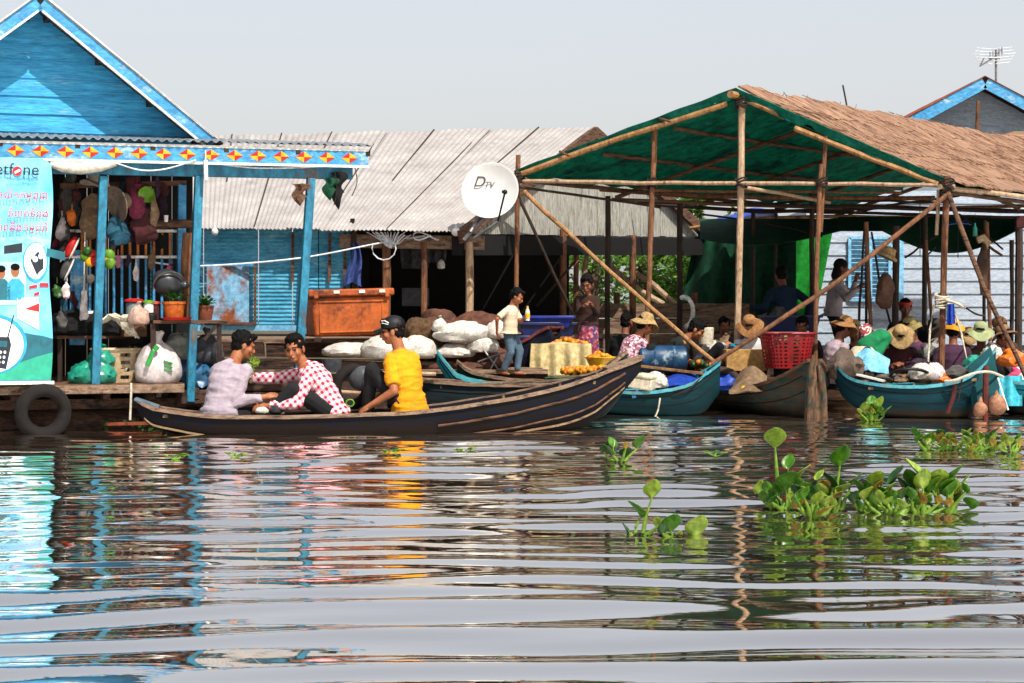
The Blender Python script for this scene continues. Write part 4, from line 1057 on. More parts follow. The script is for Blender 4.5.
pDG = boatpaint('dark green boat paint', '12402c', '1a211c', '4a4638', .0, .05, 5, .4)
pTq = boatpaint('turquoise boat paint', '2490a0', '14181a', '6f9894', .25, .05, 5, .35)
pM = boatpaint('maroon prow paint', '141e34', '10141c', '2c2028', .0, .05, 5, .3)
rimW = m['deckwood']; inn = M('boat inside wood', '9a8468', '6c573f', .85, 5, (1, 6, 6), .4, '4a3c30', .35)
tealrim = M('pale teal rim', '5aa6b0', '3f8a96', .6, 6, bump=.2, dirt='7a6c5c', damt=.3)
A, axA = boat('wooden_boat', 'long dark navy wooden boat in front, three men sitting in it', [(137, 19.6, 400, 410, .08), (150, 19.62, 406, 426, .13), (175, 19.64, 411, 434, .2), (230, 19.72, 415, 442, .3), (330, 19.85, 414, 447, .35), (430, 20.05, 408, 446, .35), (520, 20.25, 394, 440, .31), (580, 20.4, 379, 428, .22), (612, 20.45, 368, 404, .15), (639, 20.5, 358, 373, .1)], pA, rimW, inn, .75, (.22, .8), rimw=.045, seams=())
# moulding strips and stern block of the front boat
for z0, w_ in ((.30, .022), (.62, .016)):
    mb = MB(); pts = []
    for i in range(24, 41):
        c, lat, g_, w2, h, d = axA[i]
        f = min(1, (i-24)/6); q = np.interp(z0, [s[1] for s in SEC], [s[0] for s in SEC]); pts.append(c+lat*(w2*q+.006)+V((0, 0, g_-h*(z0+.12*(1-f)))))
    mb.tube(pts, w_*.6, 6); mb.build('rubbing_strip', m['wood'], A)
# bow: blunt end plank
c, lat, g_, w_, h, d = axA[-1]
mb = MB(); a = axA[-7]; mb.beam(a[0]+V((0, 0, a[2]+.015)), c+d*.03+V((0, 0, g_+.015)), w_*2+.05, .035); mb.build('bow_plank', m['deckwood'], A, bevel=.006)
c, lat, g_, w_, h, d = axA[0]
mb = MB(); a = axA[7]; mb.beam(c-d*.02+V((0, 0, g_+.012)), a[0]+V((0, 0, a[2]+.012)), .24, .03); mb.build('stern_plank', M('blue grey worn paint', '6c7c88', '4a5a68', .7, 6, bump=.3, dirt='8a7a68', damt=.4), A, bevel=.006)
boat('wooden_boat', 'dark grey boat with bare inside lying just behind the bow of the front boat', [(395, 21.1, 376, 392, .1), (430, 21.1, 380, 424, .26), (480, 21.1, 383, 428, .32), (550, 21.15, 383, 428, .32), (600, 21.2, 375, 418, .22), (622, 21.2, 366, 395, .12)], pG, m['deckwood'], inn, .25, (.3, .6), deck=(.12, .5, inn, -.06))
boat('wooden_boat', 'small boat with upturned turquoise prow behind the yellow shirt man', [(437, 21.6, 351, 364, .07), (447, 21.6, 364, 380, .13), (460, 21.6, 376, 396, .18), (495, 21.6, 384, 408, .2), (555, 21.65, 385, 412, .2), (595, 21.65, 380, 400, .1)], pTq, tealrim, inn, .5, (.5,), deck=(.02, .2, m['bluetrim'], -.03))
C2, axC = boat('wooden_boat', 'dark green boat with bleached foredeck that the bottle boy stands on', [(457, 22.1, 361, 374, .12), (472, 22.1, 371, 392, .22), (510, 22.1, 378, 408, .36), (560, 22.1, 379, 412, .4), (592, 22.1, 374, 408, .32), (612, 22.1, 362, 390, .2), (627, 22.1, 351, 366, .08)], pDG, m['deckwood'], inn, .3, (), deck=(.08, .48, m['deckwood'], .0))
mb = MB(); mb.sheet(lambda u, v: P(545+62*u, 380-5*u*u, 22.1+(v-.5)*.7)+V((0, 0, .02+.012*noise.noise(V((u*5, v*5, 0))))), 20, 8, .01)
tag(mb.build('green_sheet', M('green oilcloth', '1c6a3a', '124a28', .5, 5, bump=.2)), 'green oilcloth spread over the boat below the orange heap', 'cloth')
boat('wooden_boat', 'boat with maroon prow pointing up right between the boy and the cream cloth', [(478, 23.6, 372, 392, .2), (505, 23.5, 358, 390, .26), (530, 23.3, 343, 378, .24), (545, 23.2, 333, 360, .17), (556, 23.1, 327, 340, .12)], pM, M('maroon plank', '7a3a34', '5a2824', .7, 6, bump=.2), m['wood'], .2, (), deck=(.1, 1, M('maroon deck', '6f342e', '4e2420', .75, 6, (1, 4, 4), .3), .012))
boat('wooden_boat', 'teal boat with square raised end carrying the white foam box', [(582, 23.5, 383, 402, .16), (606, 23.4, 389, 414, .3), (645, 23.4, 391, 419, .42), (685, 23.4, 384, 419, .36), (704, 23.4, 373, 412, .26), (719, 23.4, 363, 394, .13)], pT, tealrim, m['bluetrim'], .45, (.35,))
boat('wooden_boat', 'weathered bare wood boat with a stump like bow pointing at the water lilies', [(733, 25.9, 382, 400, .2), (741, 25.2, 386, 408, .42), (764, 24.3, 389, 415, .52), (788, 23.5, 386, 421, .45), (805, 22.95, 376, 424, .27), (815, 22.55, 360, 420, .06)], boatpaint('bare boat wood', '5a4c3e', '2a2019', '1f5450', .12, .08, 4, .62), m['wood'], inn, .5, (.4,))
# stump bow of the bare boat: two thick weathered knees
mb = MB()
mb.tube([P(809, 424, 22.55), P(810, 400, 22.5), P(812, 376, 22.45), P(813, 355, 22.45)], [.062, .07, .062, .022], 6); mb.tube([P(824, 422, 22.6), P(823, 398, 22.55), P(821, 378, 22.5), P(819, 366, 22.5)], [.05, .055, .045, .02], 6)
mb.tube([P(816, 422, 22.62), P(816, 390, 22.58), P(816, 374, 22.56)], [.06, .06, .03], 8); mb.jitter(.018, 6, 2)
bs = remesh(mb, 'bow_stump', M('weathered bow timber', '7a604a', '3c2c20', .95, 5, (4, 4, 1), .5, '1f4a4a', .3), .014, bpy.data.objects['wooden_boat.006'] if 'wooden_boat.006' in bpy.data.objects else None, 2, .005, 14, (2, 2, .5))
G1, axG = boat('wooden_boat', 'large teal boat with a tall flared bow at right, roped to the shed post', [(836, 22.8, 367, 384, .1), (846, 22.8, 377, 400, .22), (870, 22.8, 383, 414, .38), (910, 22.8, 385, 420, .46), (950, 22.8, 380, 420, .42), (972, 22.8, 369, 414, .3), (985, 22.8, 357, 402, .2), (993, 22.8, 348, 386, .14)], pT2, tealrim, inn, .45, (.3, .66))
mb = MB(); mb.add([P(968, 366, 22.55), P(991, 347, 22.6), P(1001, 384, 22.45), P(990, 412, 22.4), P(972, 414, 22.4), P(968, 366, 22.62), P(991, 347, 22.67), P(1001, 384, 22.55), P(990, 412, 22.5), P(972, 414, 22.5)], [(0, 1, 2, 3, 4), (9, 8, 7, 6, 5), (0, 5, 6, 1), (1, 6, 7, 2), (2, 7, 8, 3), (3, 8, 9, 4), (4, 9, 5, 0)])
mb.build('transom', boatpaint('dark teal transom', '0e4f54', '4a3a30', '1c5c58', .1, .05, 5, .3), G1, bevel=.01)
boat('wooden_boat', 'turquoise boat at the right edge behind the tall teal bow', [(985, 23.6, 372, 392, .12), (1004, 23.5, 379, 412, .3), (1040, 23.4, 383, 420, .4), (1100, 23.4, 383, 420, .4), (1150, 23.4, 376, 400, .15)], pTq, tealrim, inn, .5)
# boats deeper under the shed that the traders sit in
for k, (sts, lb, pm) in enumerate(((((690, 25.6), (730, 25.3), (800, 25.1), (860, 25.0), (905, 24.8)), 'plain brown boat under the shed behind the red basket', pW), (((850, 26.3), (890, 26.2), (960, 25.8), (1030, 25.5), (1080, 25.3)), 'plain dark boat under the shed behind the large teal boat', pG), (((600, 26.1), (640, 26.0), (690, 26.0), (730, 25.9), (770, 25.8)), 'plain brown boat under the shed behind the blue drum', pW))):
    n = len(sts); out = []
    for i, (px, Y) in enumerate(sts):
        e = 0 if 0 < i < n-1 else 1
        g = HY+(CH-.36-.15*e)/Y*F; kk = HY+(CH+.12-.35*e)/Y*F; out.append((px, Y, g, kk, .14 if e else .42))
    boat('wooden_boat', lb, out, pm, m['wood'], inn, .55, (.3, .6))
# landing stage under the shed and by the girl
def stage(name, x0, x1, y0, y1, z, label, mat='deckwood'):
    o = thing(name, label, 'platform', V(((x0+x1)/2, (y0+y1)/2, 0)))
    mb = MB(); n = int((y1-y0)/.2)
    for i in range(n): mb.box(((x0+x1)/2+random.uniform(-.04, .04), y0+.1+i*.2, z+random.uniform(-.006, .006)), (x1-x0, .185, .035))
    mb.build('boards', m[mat], o); mb = MB()
    for y in (y0+.15, (y0+y1)/2, y1-.15): mb.tube([V((x0, y, z-.12)), V((x1, y, z-.12))], .07, 8)
    mb.build('bearer', m['darkpole'], o); mb = MB()
    for x in (x0+.2, x1-.2):
        for y in (y0+.2, y1-.2): mb.tube([V((x, y, z-.1)), V((x, y, -.5))], .06, 8)
    mb.build('pile', m['darkpole'], o)
stage('landing_stage', -.05, 2.3, 23.75, 25.0, .40, 'low plank landing stage that the girl stands on beside the cream cloth')
stage('landing_stage', 2.4, 7.6, 26.6, 31, .22, 'low plank landing stage far under the shed in front of the green curtain', 'woodh')
# floats hanging off the large teal bow
for (px, py, Y, rx, ry, h, lb) in ((981, 410, 22.25, .085, .085, .095, 'pale brown round float under the teal bow, left of the two'), (997, 405, 22.2, .10, .10, .115, 'tan swollen float under the teal bow, right of the two')):
    c = P(px, py, Y); mb = MB(); mb.ell(c, (rx, ry, h), None, 18, 12); mb.tube([c+V((0, 0, h*.9)), c+V((0, 0, h+.05))], [.03, .012], 8); mb.jitter(.015, 6)
    tag(mb.build('float', M('float '+str(px), 'a87c60', '7c5440', .7, 7, bump=.3)), lb, 'float')
mb = MB(); mb.tube([P(986, 366, 22.3), P(985, 392, 22.25), P(986, 424, 22.2)], [.03, .035, .03], 8, wob=.01); tag(mb.build('mooring_stick', M('red stick', '6c2a1e', '481a12', .8, 8, bump=.3)), 'reddish stick hanging down the flared teal bow', 'stick')
mb = MB(); mb.tube([P(955, 385, 22.3), P(953, 398, 22.3), P(947, 413, 22.3)], .026, 8, wob=.006); tag(mb.build('mooring_stick', M('dull red stick', '5c221c', '401812', .8, 8, bump=.3)), 'short dull red stick on the side of the large teal boat', 'stick')
cable([P(945, 381, 22.3), P(955, 380, 22.25), P(975, 373, 22.25), P(990, 372, 22.3), P(1003, 377, 22.6)], .016, m['rope'], 'thick pale rope across the flared teal bow', 'rope', 'rope')
cable([P(968, 368, 22.4), P(962, 380, 22.3), P(958, 402, 22.3)], .009, m['cord'], 'dark rope down the side of the large teal boat', 'rope', 'rope')
cable([P(998, 378, 22.3), P(1003, 395, 22.2), P(1008, 410, 22.2)], .012, m['cable'], 'pale blue line hanging at the right of the teal bow', 'rope', 'rope')
cable([P(703, 375, 23.1), P(690, 388, 23.0), P(672, 396, 23.0)], .009, m['cord'], 'dark rope down the side of the teal boat with the foam box', 'rope', 'rope')
cable([P(660, 398, 22.95), P(658, 410, 22.95), P(655, 417, 22.95)], .01, m['rope'], 'short pale rope end dipping into the water beside the teal hull', 'rope', 'rope')
# ================================================================ goods
def sack(name, label, c, r, mat, cat='sack', knot=0, seed=1, flat=.55, rz=0, group=None, amp=.05, fr=4, parent=None):
    """soft filled bag sitting on its flattened base; c = base centre"""
    mb = MB(); rot = Matrix.Rotation(rz, 3, 'Z'); mb.ell((0, 0, 0), (1, 1, 1), None, 28, 18)
    if knot: mb.lathe([(.26, .9), (.17, 1.02), (.13, 1.1), (.2, 1.2), (.3, 1.3), (.24, 1.36), (.08, 1.3)], (0, 0, 0), None, 14)
    out = []
    for p in mb.v:
        q = p.copy(); 
        if q.z < -flat: q.z = -flat+(q.z+flat)*.12
        bul = 1+.12*(1-q.z) if q.z < .9 else 1
        q = V((q.x*bul, q.y*bul, q.z)); k = noise.noise_vector(p*fr*.45+V((seed*5.3, seed, 0)))*1.6+noise.noise_vector(p*fr+V((seed*2.3, seed, 3)))
        q += (k*amp*1.6+p*(amp*.8*(.3-1.5*abs(noise.noise(p*2.6+V((seed, seed*2.1, 1)))))))*(1 if p.z > -.5 else .3)
        # gathers towards the knot
        if knot and p.z > .3 and p.z < .95: q.x *= 1+.05*math.sin(math.atan2(p.y, p.x)*9); q.y *= 1+.05*math.sin(math.atan2(p.y, p.x)*9)
        q = V((q.x*r[0], q.y*r[1], (q.z+flat)*r[2])); out.append(V(c)+rot @ q)
    mb.v = out; o = mb.build(name, mat, parent)
    if parent is None: tag(o, label, cat, group)
    return o
def hang(name, label, px, py, v, wd, ht, mat, cat='bag', seed=1, th=.5, pt=None):
    """limp bag or garment hanging; px,py = centre in the picture at porch depth v"""
    c = BP(px, py, v) if pt is None else pt; mb = MB(); rings = []
    wd *= .85
    for i in range(11):
        t = i/10; z = ht*(.5-t); wv = wd/2*(.25+.75*math.sin(min(1, t*1.25+.08)*math.pi*.62)); 
        if t > .92: wv *= .75
        ring = []
        for j in range(16):
            a = 2*math.pi*j/16; p = V((wv*math.cos(a), wv*th*math.sin(a), z)); p += V((1, 1, .4))*0+noise.noise_vector(p*7+V((seed*4.1, seed, 0)))*.07*min(1, wd*4)+noise.noise_vector(p*19+V((seed, 0, 0)))*.02
            ring.append(c+RB @ p)
        rings.append(ring)
    mb.loft(rings); mb.tube([c+V((0, 0, ht*.48)), c+V((.0, 0, ht*.5+.06))], .006, 5)
    return tag(mb.build(name, mat), label, cat)
sackw = M('white woven sack', 'd2cdc4', 'b4aea4', .75, 14, bump=.2, dirt='86745e', damt=.2, dscale=5)
sackp = M('white plastic bag', 'd6ccca', 'beb2b0', .4, 5, bump=.25, spec=.5)
garb = M('grey bin bag', '5a5c60', '3e4044', .35, 6, bump=.3, spec=.5)
garbl = M('grey green sack', '9a9c94', '74766e', .5, 6, bump=.3)
blueb = M('blue plastic bag', '3a6f96', '24506f', .4, 6, bump=.3, spec=.5)
tealb = M('teal green bin bag', '2f9e86', '1c7866', .3, 6, bump=.35, spec=.6)
pinkc = M('pink cloth', '7c2c48', '561c30', .85, 8, bump=.2); limec = M('lime plastic', '6c9a20', '4c7414', .5, 8, bump=.1)
tanc = M('tan cloth', '8c745a', '64503c', .85, 8, bump=.2); tealc = M('teal cloth', '1c5468', '123c4c', .85, 8, bump=.2)
brnc = M('brown net', '6c5238', '46321f', .95, 22, bump=.8); orngp = M('orange plastic', 'e07a1c', 'c05f14', .5, 8, bump=.1); greyc = M('grey cloth', '605e5a', '403e3c', .85, 8, bump=.2)
dredc = M('dark red cloth', '4c1a1e', '301014', .85, 8, bump=.2); purc = M('plum cloth', '3a2036', '261424', .85, 8, bump=.2)
fz = .475
def BF(px, py, v):   # point on porch floor
    p = BP(px, py, v); return V((p.x, p.y, fz))
# --- porch floor
s = sack('white_sack', 'bulging white plastic sack with green printing, tied at the neck, on the porch edge', BF(158, 377, .22), (.21, .19, .27), sackp, 'sack', 1, 3, rz=.3, amp=.035)
gp = M('green print', '2fa048', '228038', .6, 9, bump=0)
def onsack(px, py, w_, h_, name, lines, rot):
    for k in range(lines):
        c = BP(px, py+k*4, .015); mb = MB()
        mb.box(c, (w_, .05, h_), RB @ Matrix.Rotation(rot, 3, 'Y')); mb.build(name, gp, s)
onsack(150, 358, .035, .17, 'printed_stripe', 1, R(22)); onsack(156, 348, .05, .05, 'printed_mark', 1, R(40))
onsack(168, 362, .09, .014, 'printed_line', 3, R(18))
sack('white_bag', 'white plastic bag slumped left of the printed sack under the bag heap', BF(136, 376, .75), (.13, .12, .22), sackp, 'bag', 1, 7)
sack('bin_bag', 'teal green bin bag behind the first porch post, left of the wicker basket', BF(93, 378, .3), (.22, .17, .15), tealb, 'bag', 1, 5, amp=.07, fr=5)
sack('bin_bag', 'small teal green bag piled on the larger teal one', BF(101, 378, .42)+V((0, 0, .17)), (.13, .11, .12), tealb, 'bag', 1, 9, amp=.07, fr=5)
# basket with slits
def crate_basket(c, r0, r1, h, mat, label, name, rows, cols, rz=0, sq=1.0, cat='basket', holes=True, inner=None):
    o = thing(name, label, cat, c); rot = Matrix.Rotation(rz, 3, 'Z'); n = cols*2; mb = MB()
    def pt(a, t, dr=0):
        r = r0+(r1-r0)*t+dr; x = math.cos(a); y = math.sin(a); e = .6
        x = math.copysign(abs(x)**e, x); y = math.copysign(abs(y)**e, y)*sq
        return V(c)+rot @ V((r*x, r*y, h*t))
    nr = rows*2+1; g = []
    for layer in (0, -.012):
        for i in range(nr+1): g.append([pt(2*math.pi*j/n, i/nr, layer) for j in range(n)])
    vs = [p for r in g for p in r]; fs = []; N1 = (nr+1)*n
    def solid(i, j): return not (holes and i % 2 == 1 and j % 2 == 1)
    for i in range(nr):
        for j in range(n):
            a, b, c_, d = i*n+j, i*n+(j+1) % n, (i+1)*n+(j+1) % n, (i+1)*n+j
            if solid(i, j): fs += [(a, b, c_, d), (d+N1, c_+N1, b+N1, a+N1)]
            else: fs += [(a, b, b+N1, a+N1), (b, c_, c_+N1, b+N1), (c_, d, d+N1, c_+N1), (d, a, a+N1, d+N1)]
    fs.append(tuple(range(n))[::-1]); mb.add(vs, fs); mb.build('basket_body', mat, o, ang=30)
    rm = MB(); ring = []
    for j in range(n+1):
        a = 2*math.pi*j/n; p = pt(a, 1.0, .008); ring.append(p)
    rm.tube(ring, .016, 6); rm.build('rim', mat, o)
    if inner:
        im = MB(); im.lathe([(.01, h*.1), (r0*.62*sq, h*.1), (r1*.7*sq, h*.8), (.01, h*.98)], c, None, 16); im.jitter(.02, 8); im.build('contents', inner, o)
    return o
crate_basket(BF(118, 378, .55), .22, .26, .34, M('cream basket plastic', 'c8b292', 'a88e6c', .6, 8, bump=.15), 'cream slatted laundry basket on the porch floor behind the first post', 'laundry_basket', 4, 14, R(20), .7)
for (px, v, h, r, lb, pm, cm) in ((138, .5, .24, .04, 'clear bottle with pale cap standing beside the laundry basket', garbl, 'white'), (131, .62, .18, .045, 'small blue grey tin standing beside the laundry basket', blueb, 'steel')):
    c = BF(px, 378, v); o = thing('bottle', lb, 'bottle', c); mb = MB(); mb.lathe([(.005, 0), (r, .005), (r, h*.7), (r*.5, h*.85), (r*.5, h*.92)], c, None, 14); mb.build('bottle_body', pm, o); mb = MB(); mb.lathe([(r*.55, h*.92), (r*.55, h), (.005, h)], c, None, 12); mb.build('bottle_cap', m[cm], o)
# low plank rack behind, bags on it
rk = thing('goods_rack', 'low plank rack at the back of the porch piled with black bundles', 'shelf', BF(95, 378, .95))
mb = MB(); mb.beam(BP(54, 337, 1.0), BP(142, 337, 1.0), .5, .03); mb.build('shelf_board', m['wood'], rk)
for px in (60, 100, 138):
    mb = MB(); mb.beam(BP(px, 339, .8), BP(px, 383, .8), .04, .04); mb.build('leg', m['darkpole'], rk)
for (px, py, v, r, sd, lb) in ((70, 334, .85, (.19, .16, .16), 2, 'black bundle on the plank rack next to the banner'), (95, 334, .88, (.15, .14, .15), 4, 'black bundle on the plank rack left of the first post'), (118, 335, .82, (.17, .15, .15), 6, 'black bundle on the plank rack under the rope hank'), (140, 345, .62, (.12, .12, .2), 8, 'tall black bundle behind the printed white sack')):
    sack('black_bundle', lb, BP(px, py, v), r, m['darkcloth'], 'bundle', 0, sd, amp=.09)
# hank of rope
mb = MB()
for k in range(26):
    pts = []; dy = random.uniform(-.06, .06); sp = random.uniform(.7, 1.1)
    for q in range(9):
        t = q/8; pts.append(BP(102+34*t*sp, 322-9*math.sin(t*math.pi)*sp+14*t*t*sp+random.uniform(-1.5, 1.5)+dy*30, .28+dy+.03*math.sin(q)))
    mb.tube(pts, .011, 5)
for k in range(6): mb.tube([BP(124+3*math.cos(a)+k*1.2, 322+7*math.sin(a), .22+.05*math.cos(a)) for a in [i*math.pi/5 for i in range(11)]], .012, 5)
tag(mb.build('rope_hank', m['rope']), 'thick hank of pale rope lying over the black bundles', 'rope')
sack('parcel', 'pale pinkish cloth parcel beside the rope hank', BP(139, 324, .12), (.10, .10, .12), M('pale pink cloth', 'c4a898', 'a08474', .8, 7, bump=.25), 'bundle', 1, 12)
# small table and what is on it
tb = thing('side_table', 'dark wooden table on the porch holding the flower pots', 'table', BF(185, 378, .3))
zt = BP(175, 322, .2).z
mb = MB(); mb.box((B(BU(186, .3), .3, zt)), (.76, .5, .035), RB); mb.build('table_top', m['wood'], tb, bevel=.005)
for px, v in ((153, .12), (219, .1), (156, .5), (219, .5)):
    mb = MB(); p = BP(px, 322, v); mb.beam(V((p.x, p.y, zt-.02)), V((p.x+.01, p.y, .2 if px > 200 else fz)), .045, .045); mb.build('leg', m['darkpole'], tb)
mb = MB(); mb.beam(BP(204, 340, .08), BP(216, 326, .08), .03, .03); mb.build('brace', m['darkpole'], tb)
def pot(px, r0, r1, h, mat, lb, nleaf, v=.2, spread=.16, lm='leafd'):
    c = BP(px, 322, v); c.z = zt+.02; o = thing('flower_pot', lb, 'plant pot', c)
    mb = MB(); mb.lathe([(.01, 0), (r0, 0), (r1, h*.85), (r1*1.07, h*.86), (r1*1.07, h), (r1*.95, h), (r1*.9, h*.85), (.01, h*.84)], c, None, 22); mb.build('pot', mat, o)
    mb = MB()
    for i in range(nleaf):
        a = random.uniform(0, 6.28); e = random.uniform(.2, 1.2); d = V((math.cos(a)*math.cos(e), math.sin(a)*math.cos(e), math.sin(e))); b0 = c+V((0, 0, h*.84))+d*(spread*random.random()**1.3); l = random.uniform(.03, .06); sd = d.cross(V((0, 0, 1))).normalized()*l*.35
        mb.add([b0, b0+d*l*.5+sd, b0+d*l+V((0, 0, -.01)), b0+d*l*.5-sd], [(0, 1, 2, 3)])
    for i in range(9):
        a = i*.7; mb.tube([c+V((0, 0, h*.8)), c+V((.04*math.cos(a), .04*math.sin(a), h*.84+.06)), c+V((.09*math.cos(a), .09*math.sin(a), h*.84+.10))], [.006, .005, .003], 5)
    mb.build('plant', m[lm], o, flat=True)
pot(174, .09, .115, .19, M('orange planter', 'c8702c', 'a4561c', .55, 6, bump=.1), 'orange planter with dark leaves on the porch table', 170, .25)
pot(205, .07, .09, .15, M('terracotta', '8c5238', '6a3a26', .8, 6, bump=.2), 'terracotta pot with dark leaves behind the middle porch post', 240, .3, .13)
mb = MB(); c = BP(177, 322, .02); c.z = zt+.018; mb.lathe([(.01, 0), (.12, 0), (.15, .03), (.155, .03), (.14, .008), (.01, .01)], c, None, 24); tag(mb.build('tray', m['red']), 'red tray in front of the orange planter', 'tray')
def jar(px, y, v, r, h, body, capm, lb, base=None):
    c = BP(px, y, v) if base is None else base; o = thing('jar', lb, 'jar', c)
    mb = MB(); mb.lathe([(.005, 0), (r, .003), (r, h*.78), (r*.75, h*.86), (r*.75, h*.9)], c, None, 16); mb.build('jar_body', body, o)
    mb = MB(); mb.lathe([(r*1.25, h*.86), (r*1.25, h*.93), (r*.8, h), (.005, h*1.02)], c, None, 16); mb.build('lid', capm, o)
clr = M('cloudy plastic', '9aa4a6', '70787a', .3, 6, bump=.05, spec=.5)
jar(134, 320, .55, .085, .22, clr, m['red'], 'cloudy container with wide red lid behind the rope hank')
mb = MB(); mb.box(BP(134, 320, .55)+V((0, 0, -.09)), (.24, .2, .17), RB); tag(mb.build('carton', m['wood'], bevel=.006), 'brown box under the red lidded container', 'carton')
jar(148.5, 320, .2, .05, .20, m['white'], limec, 'white bottle with green cap on the porch table')
jar(155, 320, .3, .045, .19, dredc, M('rose lid', 'c05050', '983838', .5, 8, bump=.05), 'dark jar with rose lid on the porch table')
mb = MB(); c = BP(151, 322, .12); c.z = zt+.018; mb.lathe([(.005, 0), (.05, 0), (.06, .05), (.045, .07), (.02, .08)], c, None, 14); tag(mb.build('black_pot', m['black']), 'small black pot at the front of the porch table', 'pot')
sack('bin_bag', 'grey green sack under the porch table left of the post', BF(180, 378, .45)+V((0, 0, .24)), (.17, .15, .17), garbl, 'bag', 0, 15, amp=.07, fr=5)
sack('bin_bag', 'dark grey bin bag under the right end of the porch table', BF(207, 378, .42)+V((0, 0, .2)), (.16, .15, .19), garb, 'bag', 1, 16, amp=.06, fr=5)
sack('blue_bag', 'blue bag under the porch table behind the printed white sack', BF(183, 378, .55)-V((0, 0, .03)), (.19, .16, .2), blueb, 'bag', 0, 17, amp=.13)
sack('blue_bag', 'blue bag lying right of the middle porch post', BF(203, 378, .4)-V((0, 0, .06)), (.2, .15, .19), blueb, 'bag', 1, 19, amp=.13)
mb = MB(); mb.box(B(BU(205, .4), .42, .33), (.65, .7, .14), RB); tag(mb.build('floor_chest', m['rotwood'], bevel=.01), 'dark wooden crate step right of the porch floor', 'crate')
# --- hanging goods in the shop front, colours darkened in place of porch shade
def sunhat(px, py, v, r, mat, lb, tilt, name='sun_hat', az=0):
    c = BP(px, py, v); Rm = RB @ Matrix.Rotation(az, 3, 'Z') @ Matrix.Rotation(tilt, 3, 'Y'); o = thing(name, lb, 'hat', c)
    mb = MB(); mb.lathe([(r*.5, 0), (r*.47, .09), (r*.38, .12), (.01, .125)], c, Rm, 20); mb.build('crown', mat, o)
    mb = MB(); mb.lathe([(r*.5, .01), (r, -.02), (r, -.03), (r*.5, -.005)], c, Rm, 24, fn=lambda p, a, i: p+V((0, 0, .015*math.sin(a*2))) if i in (1, 2) else p); mb.build('brim', mat, o)
    return o
sunhat(118, 203, .35, .19, M('beige felt', '8c7c6c', '64564a', .85, 8, bump=.2), 'wide beige sun hat hung edge on right of the first porch post', R(70), az=R(25))
sunhat(92, 182, .4, .12, M('pale grey felt', 'a4988a', '80766a', .85, 8, bump=.2), 'pale cap like hat hung under the beam left of the first post', R(15))
sunhat(147, 194, .4, .085, limec, 'round lime green hat hanging among the red bags', R(75), az=R(70))
for i, (px, py, v, w_, h_, mt, lb, ct) in enumerate((
    (118, 230, .4, .27, .30, tealc, 'teal cloth bag hung below the beige hat', 'bag'), (137, 200, .45, .2, .35, pinkc, 'pink garment hanging left of the lime hat', 'clothes'),
    (143, 222, .5, .3, .4, dredc, 'dark red bag with pale lining hung over the balustrade', 'bag'), (154, 210, .45, .1, .35, tanc, 'narrow tan cloth hanging at the right of the red bag', 'clothes'),
    (131, 225, .6, .18, .35, purc, 'plum garment between the teal bag and the red bag', 'clothes'), (92, 215, .7, .28, .45, tanc, 'brownish cloth hanging behind the first porch post', 'clothes'),
    (70, 200, .9, .26, .5, greyc, 'grey garment hanging high in the dark shop near the banner', 'clothes'), (72, 218, .7, .12, .16, orngp, 'small orange packet hung in the dark shop', 'packet'), (76, 195, .7, .1, .12, dredc, 'small dark red packet hung near the shop ceiling', 'packet'),
    (62, 228, .8, .15, .25, sackp, 'crumpled clear bag hung next to the banner edge', 'bag'), (58, 262, .7, .13, .3, m['darkcloth'], 'black garment hung close to the banner', 'clothes'),
    (84, 305, .6, .1, .3, sackp, 'pale slim bag hanging left of the first post over the blue panel', 'bag'), (67, 290, .55, .09, .18, M('white red packet', 'd8d0cc', 'c04030', .5, 3, bump=.1, ramp=(.5, .52)), 'white and red packet hung over the black bundles', 'packet'),
    (57, 290, .55, .12, .14, m['leafd'], 'dark green bunch hung beside the banner', 'bunch'), (118, 262, .8, .07, .14, M('mottled pink', 'c07a94', '8a506a', .7, 9, bump=.1), 'small mottled pink packet on the white rail', 'packet'),
    (136, 272, .8, .07, .2, sackp, 'slim white packet hanging on the blue balusters', 'packet'), (66, 245, .7, .13, .2, greyc, 'small grey bundle hung beside the red and white shoes', 'bundle'),
    (163, 205, .9, .12, .3, purc, 'dim plum cloth hanging inside the doorway', 'clothes'), (134, 186, .5, .22, .2, dredc, 'dark red cloth bunched under the header beam', 'clothes'), (157, 186, .4, .07, .25, purc, 'dark strip of cloth under the beam right of the lime hat', 'clothes'),
    (61, 320, .6, .12, .16, greyc, 'crumpled grey bag on the wall over the plank rack', 'bag'), (108, 185, .5, .05, .09, sackp, 'tiny pale tag hung under the header beam', 'tag'))):
    hang('hanging_goods', lb, px, py, v, w_, h_, mt, ct, i+2)
for i in range(16):
    px, py = [(60, 205), (66, 232), (75, 240), (70, 180), (82, 205), (56, 245), (64, 305), (74, 300), (90, 280), (128, 262), (152, 262), (160, 240), (170, 270), (125, 188), (163, 188), (112, 246)][i]
    mb = MB(); c = BP(px, py, .75+.05*(i % 4)); mb.ell(c, (.035+.01*(i % 3), .02, .06+.012*(i % 4)), RB @ Matrix.Rotation(R(i*23 % 40-20), 3, 'Y'), 10, 8); mb.jitter(.03, 12, i); mb.tube([c+V((0, 0, .05)), c+V((0, 0, .16))], .004, 4)
    tag(mb.build('hanging_packet', [dredc, greyc, purc, tanc, m['darkcloth'], pinkc, tealc][i % 7]), 'small dim packet on a string in the dark shop front', 'packet', 'small packets strung in the shop front')
def shoe(px, py, v, mat, lb):
    c = BP(px, py, v); o = thing('hanging_shoe', lb, 'shoe', c, 'shoes hung beside the banner'); mb = MB(); Rm = RB @ Matrix.Rotation(R(-65), 3, 'Y')
    mb.ell(c, (.12, .045, .045), Rm, 14, 10); mb.build('upper', mat, o); mb = MB(); mb.ell(c+Rm @ V((0, 0, -.035)), (.125, .048, .016), Rm, 14, 8); mb.build('sole', m['white'], o)
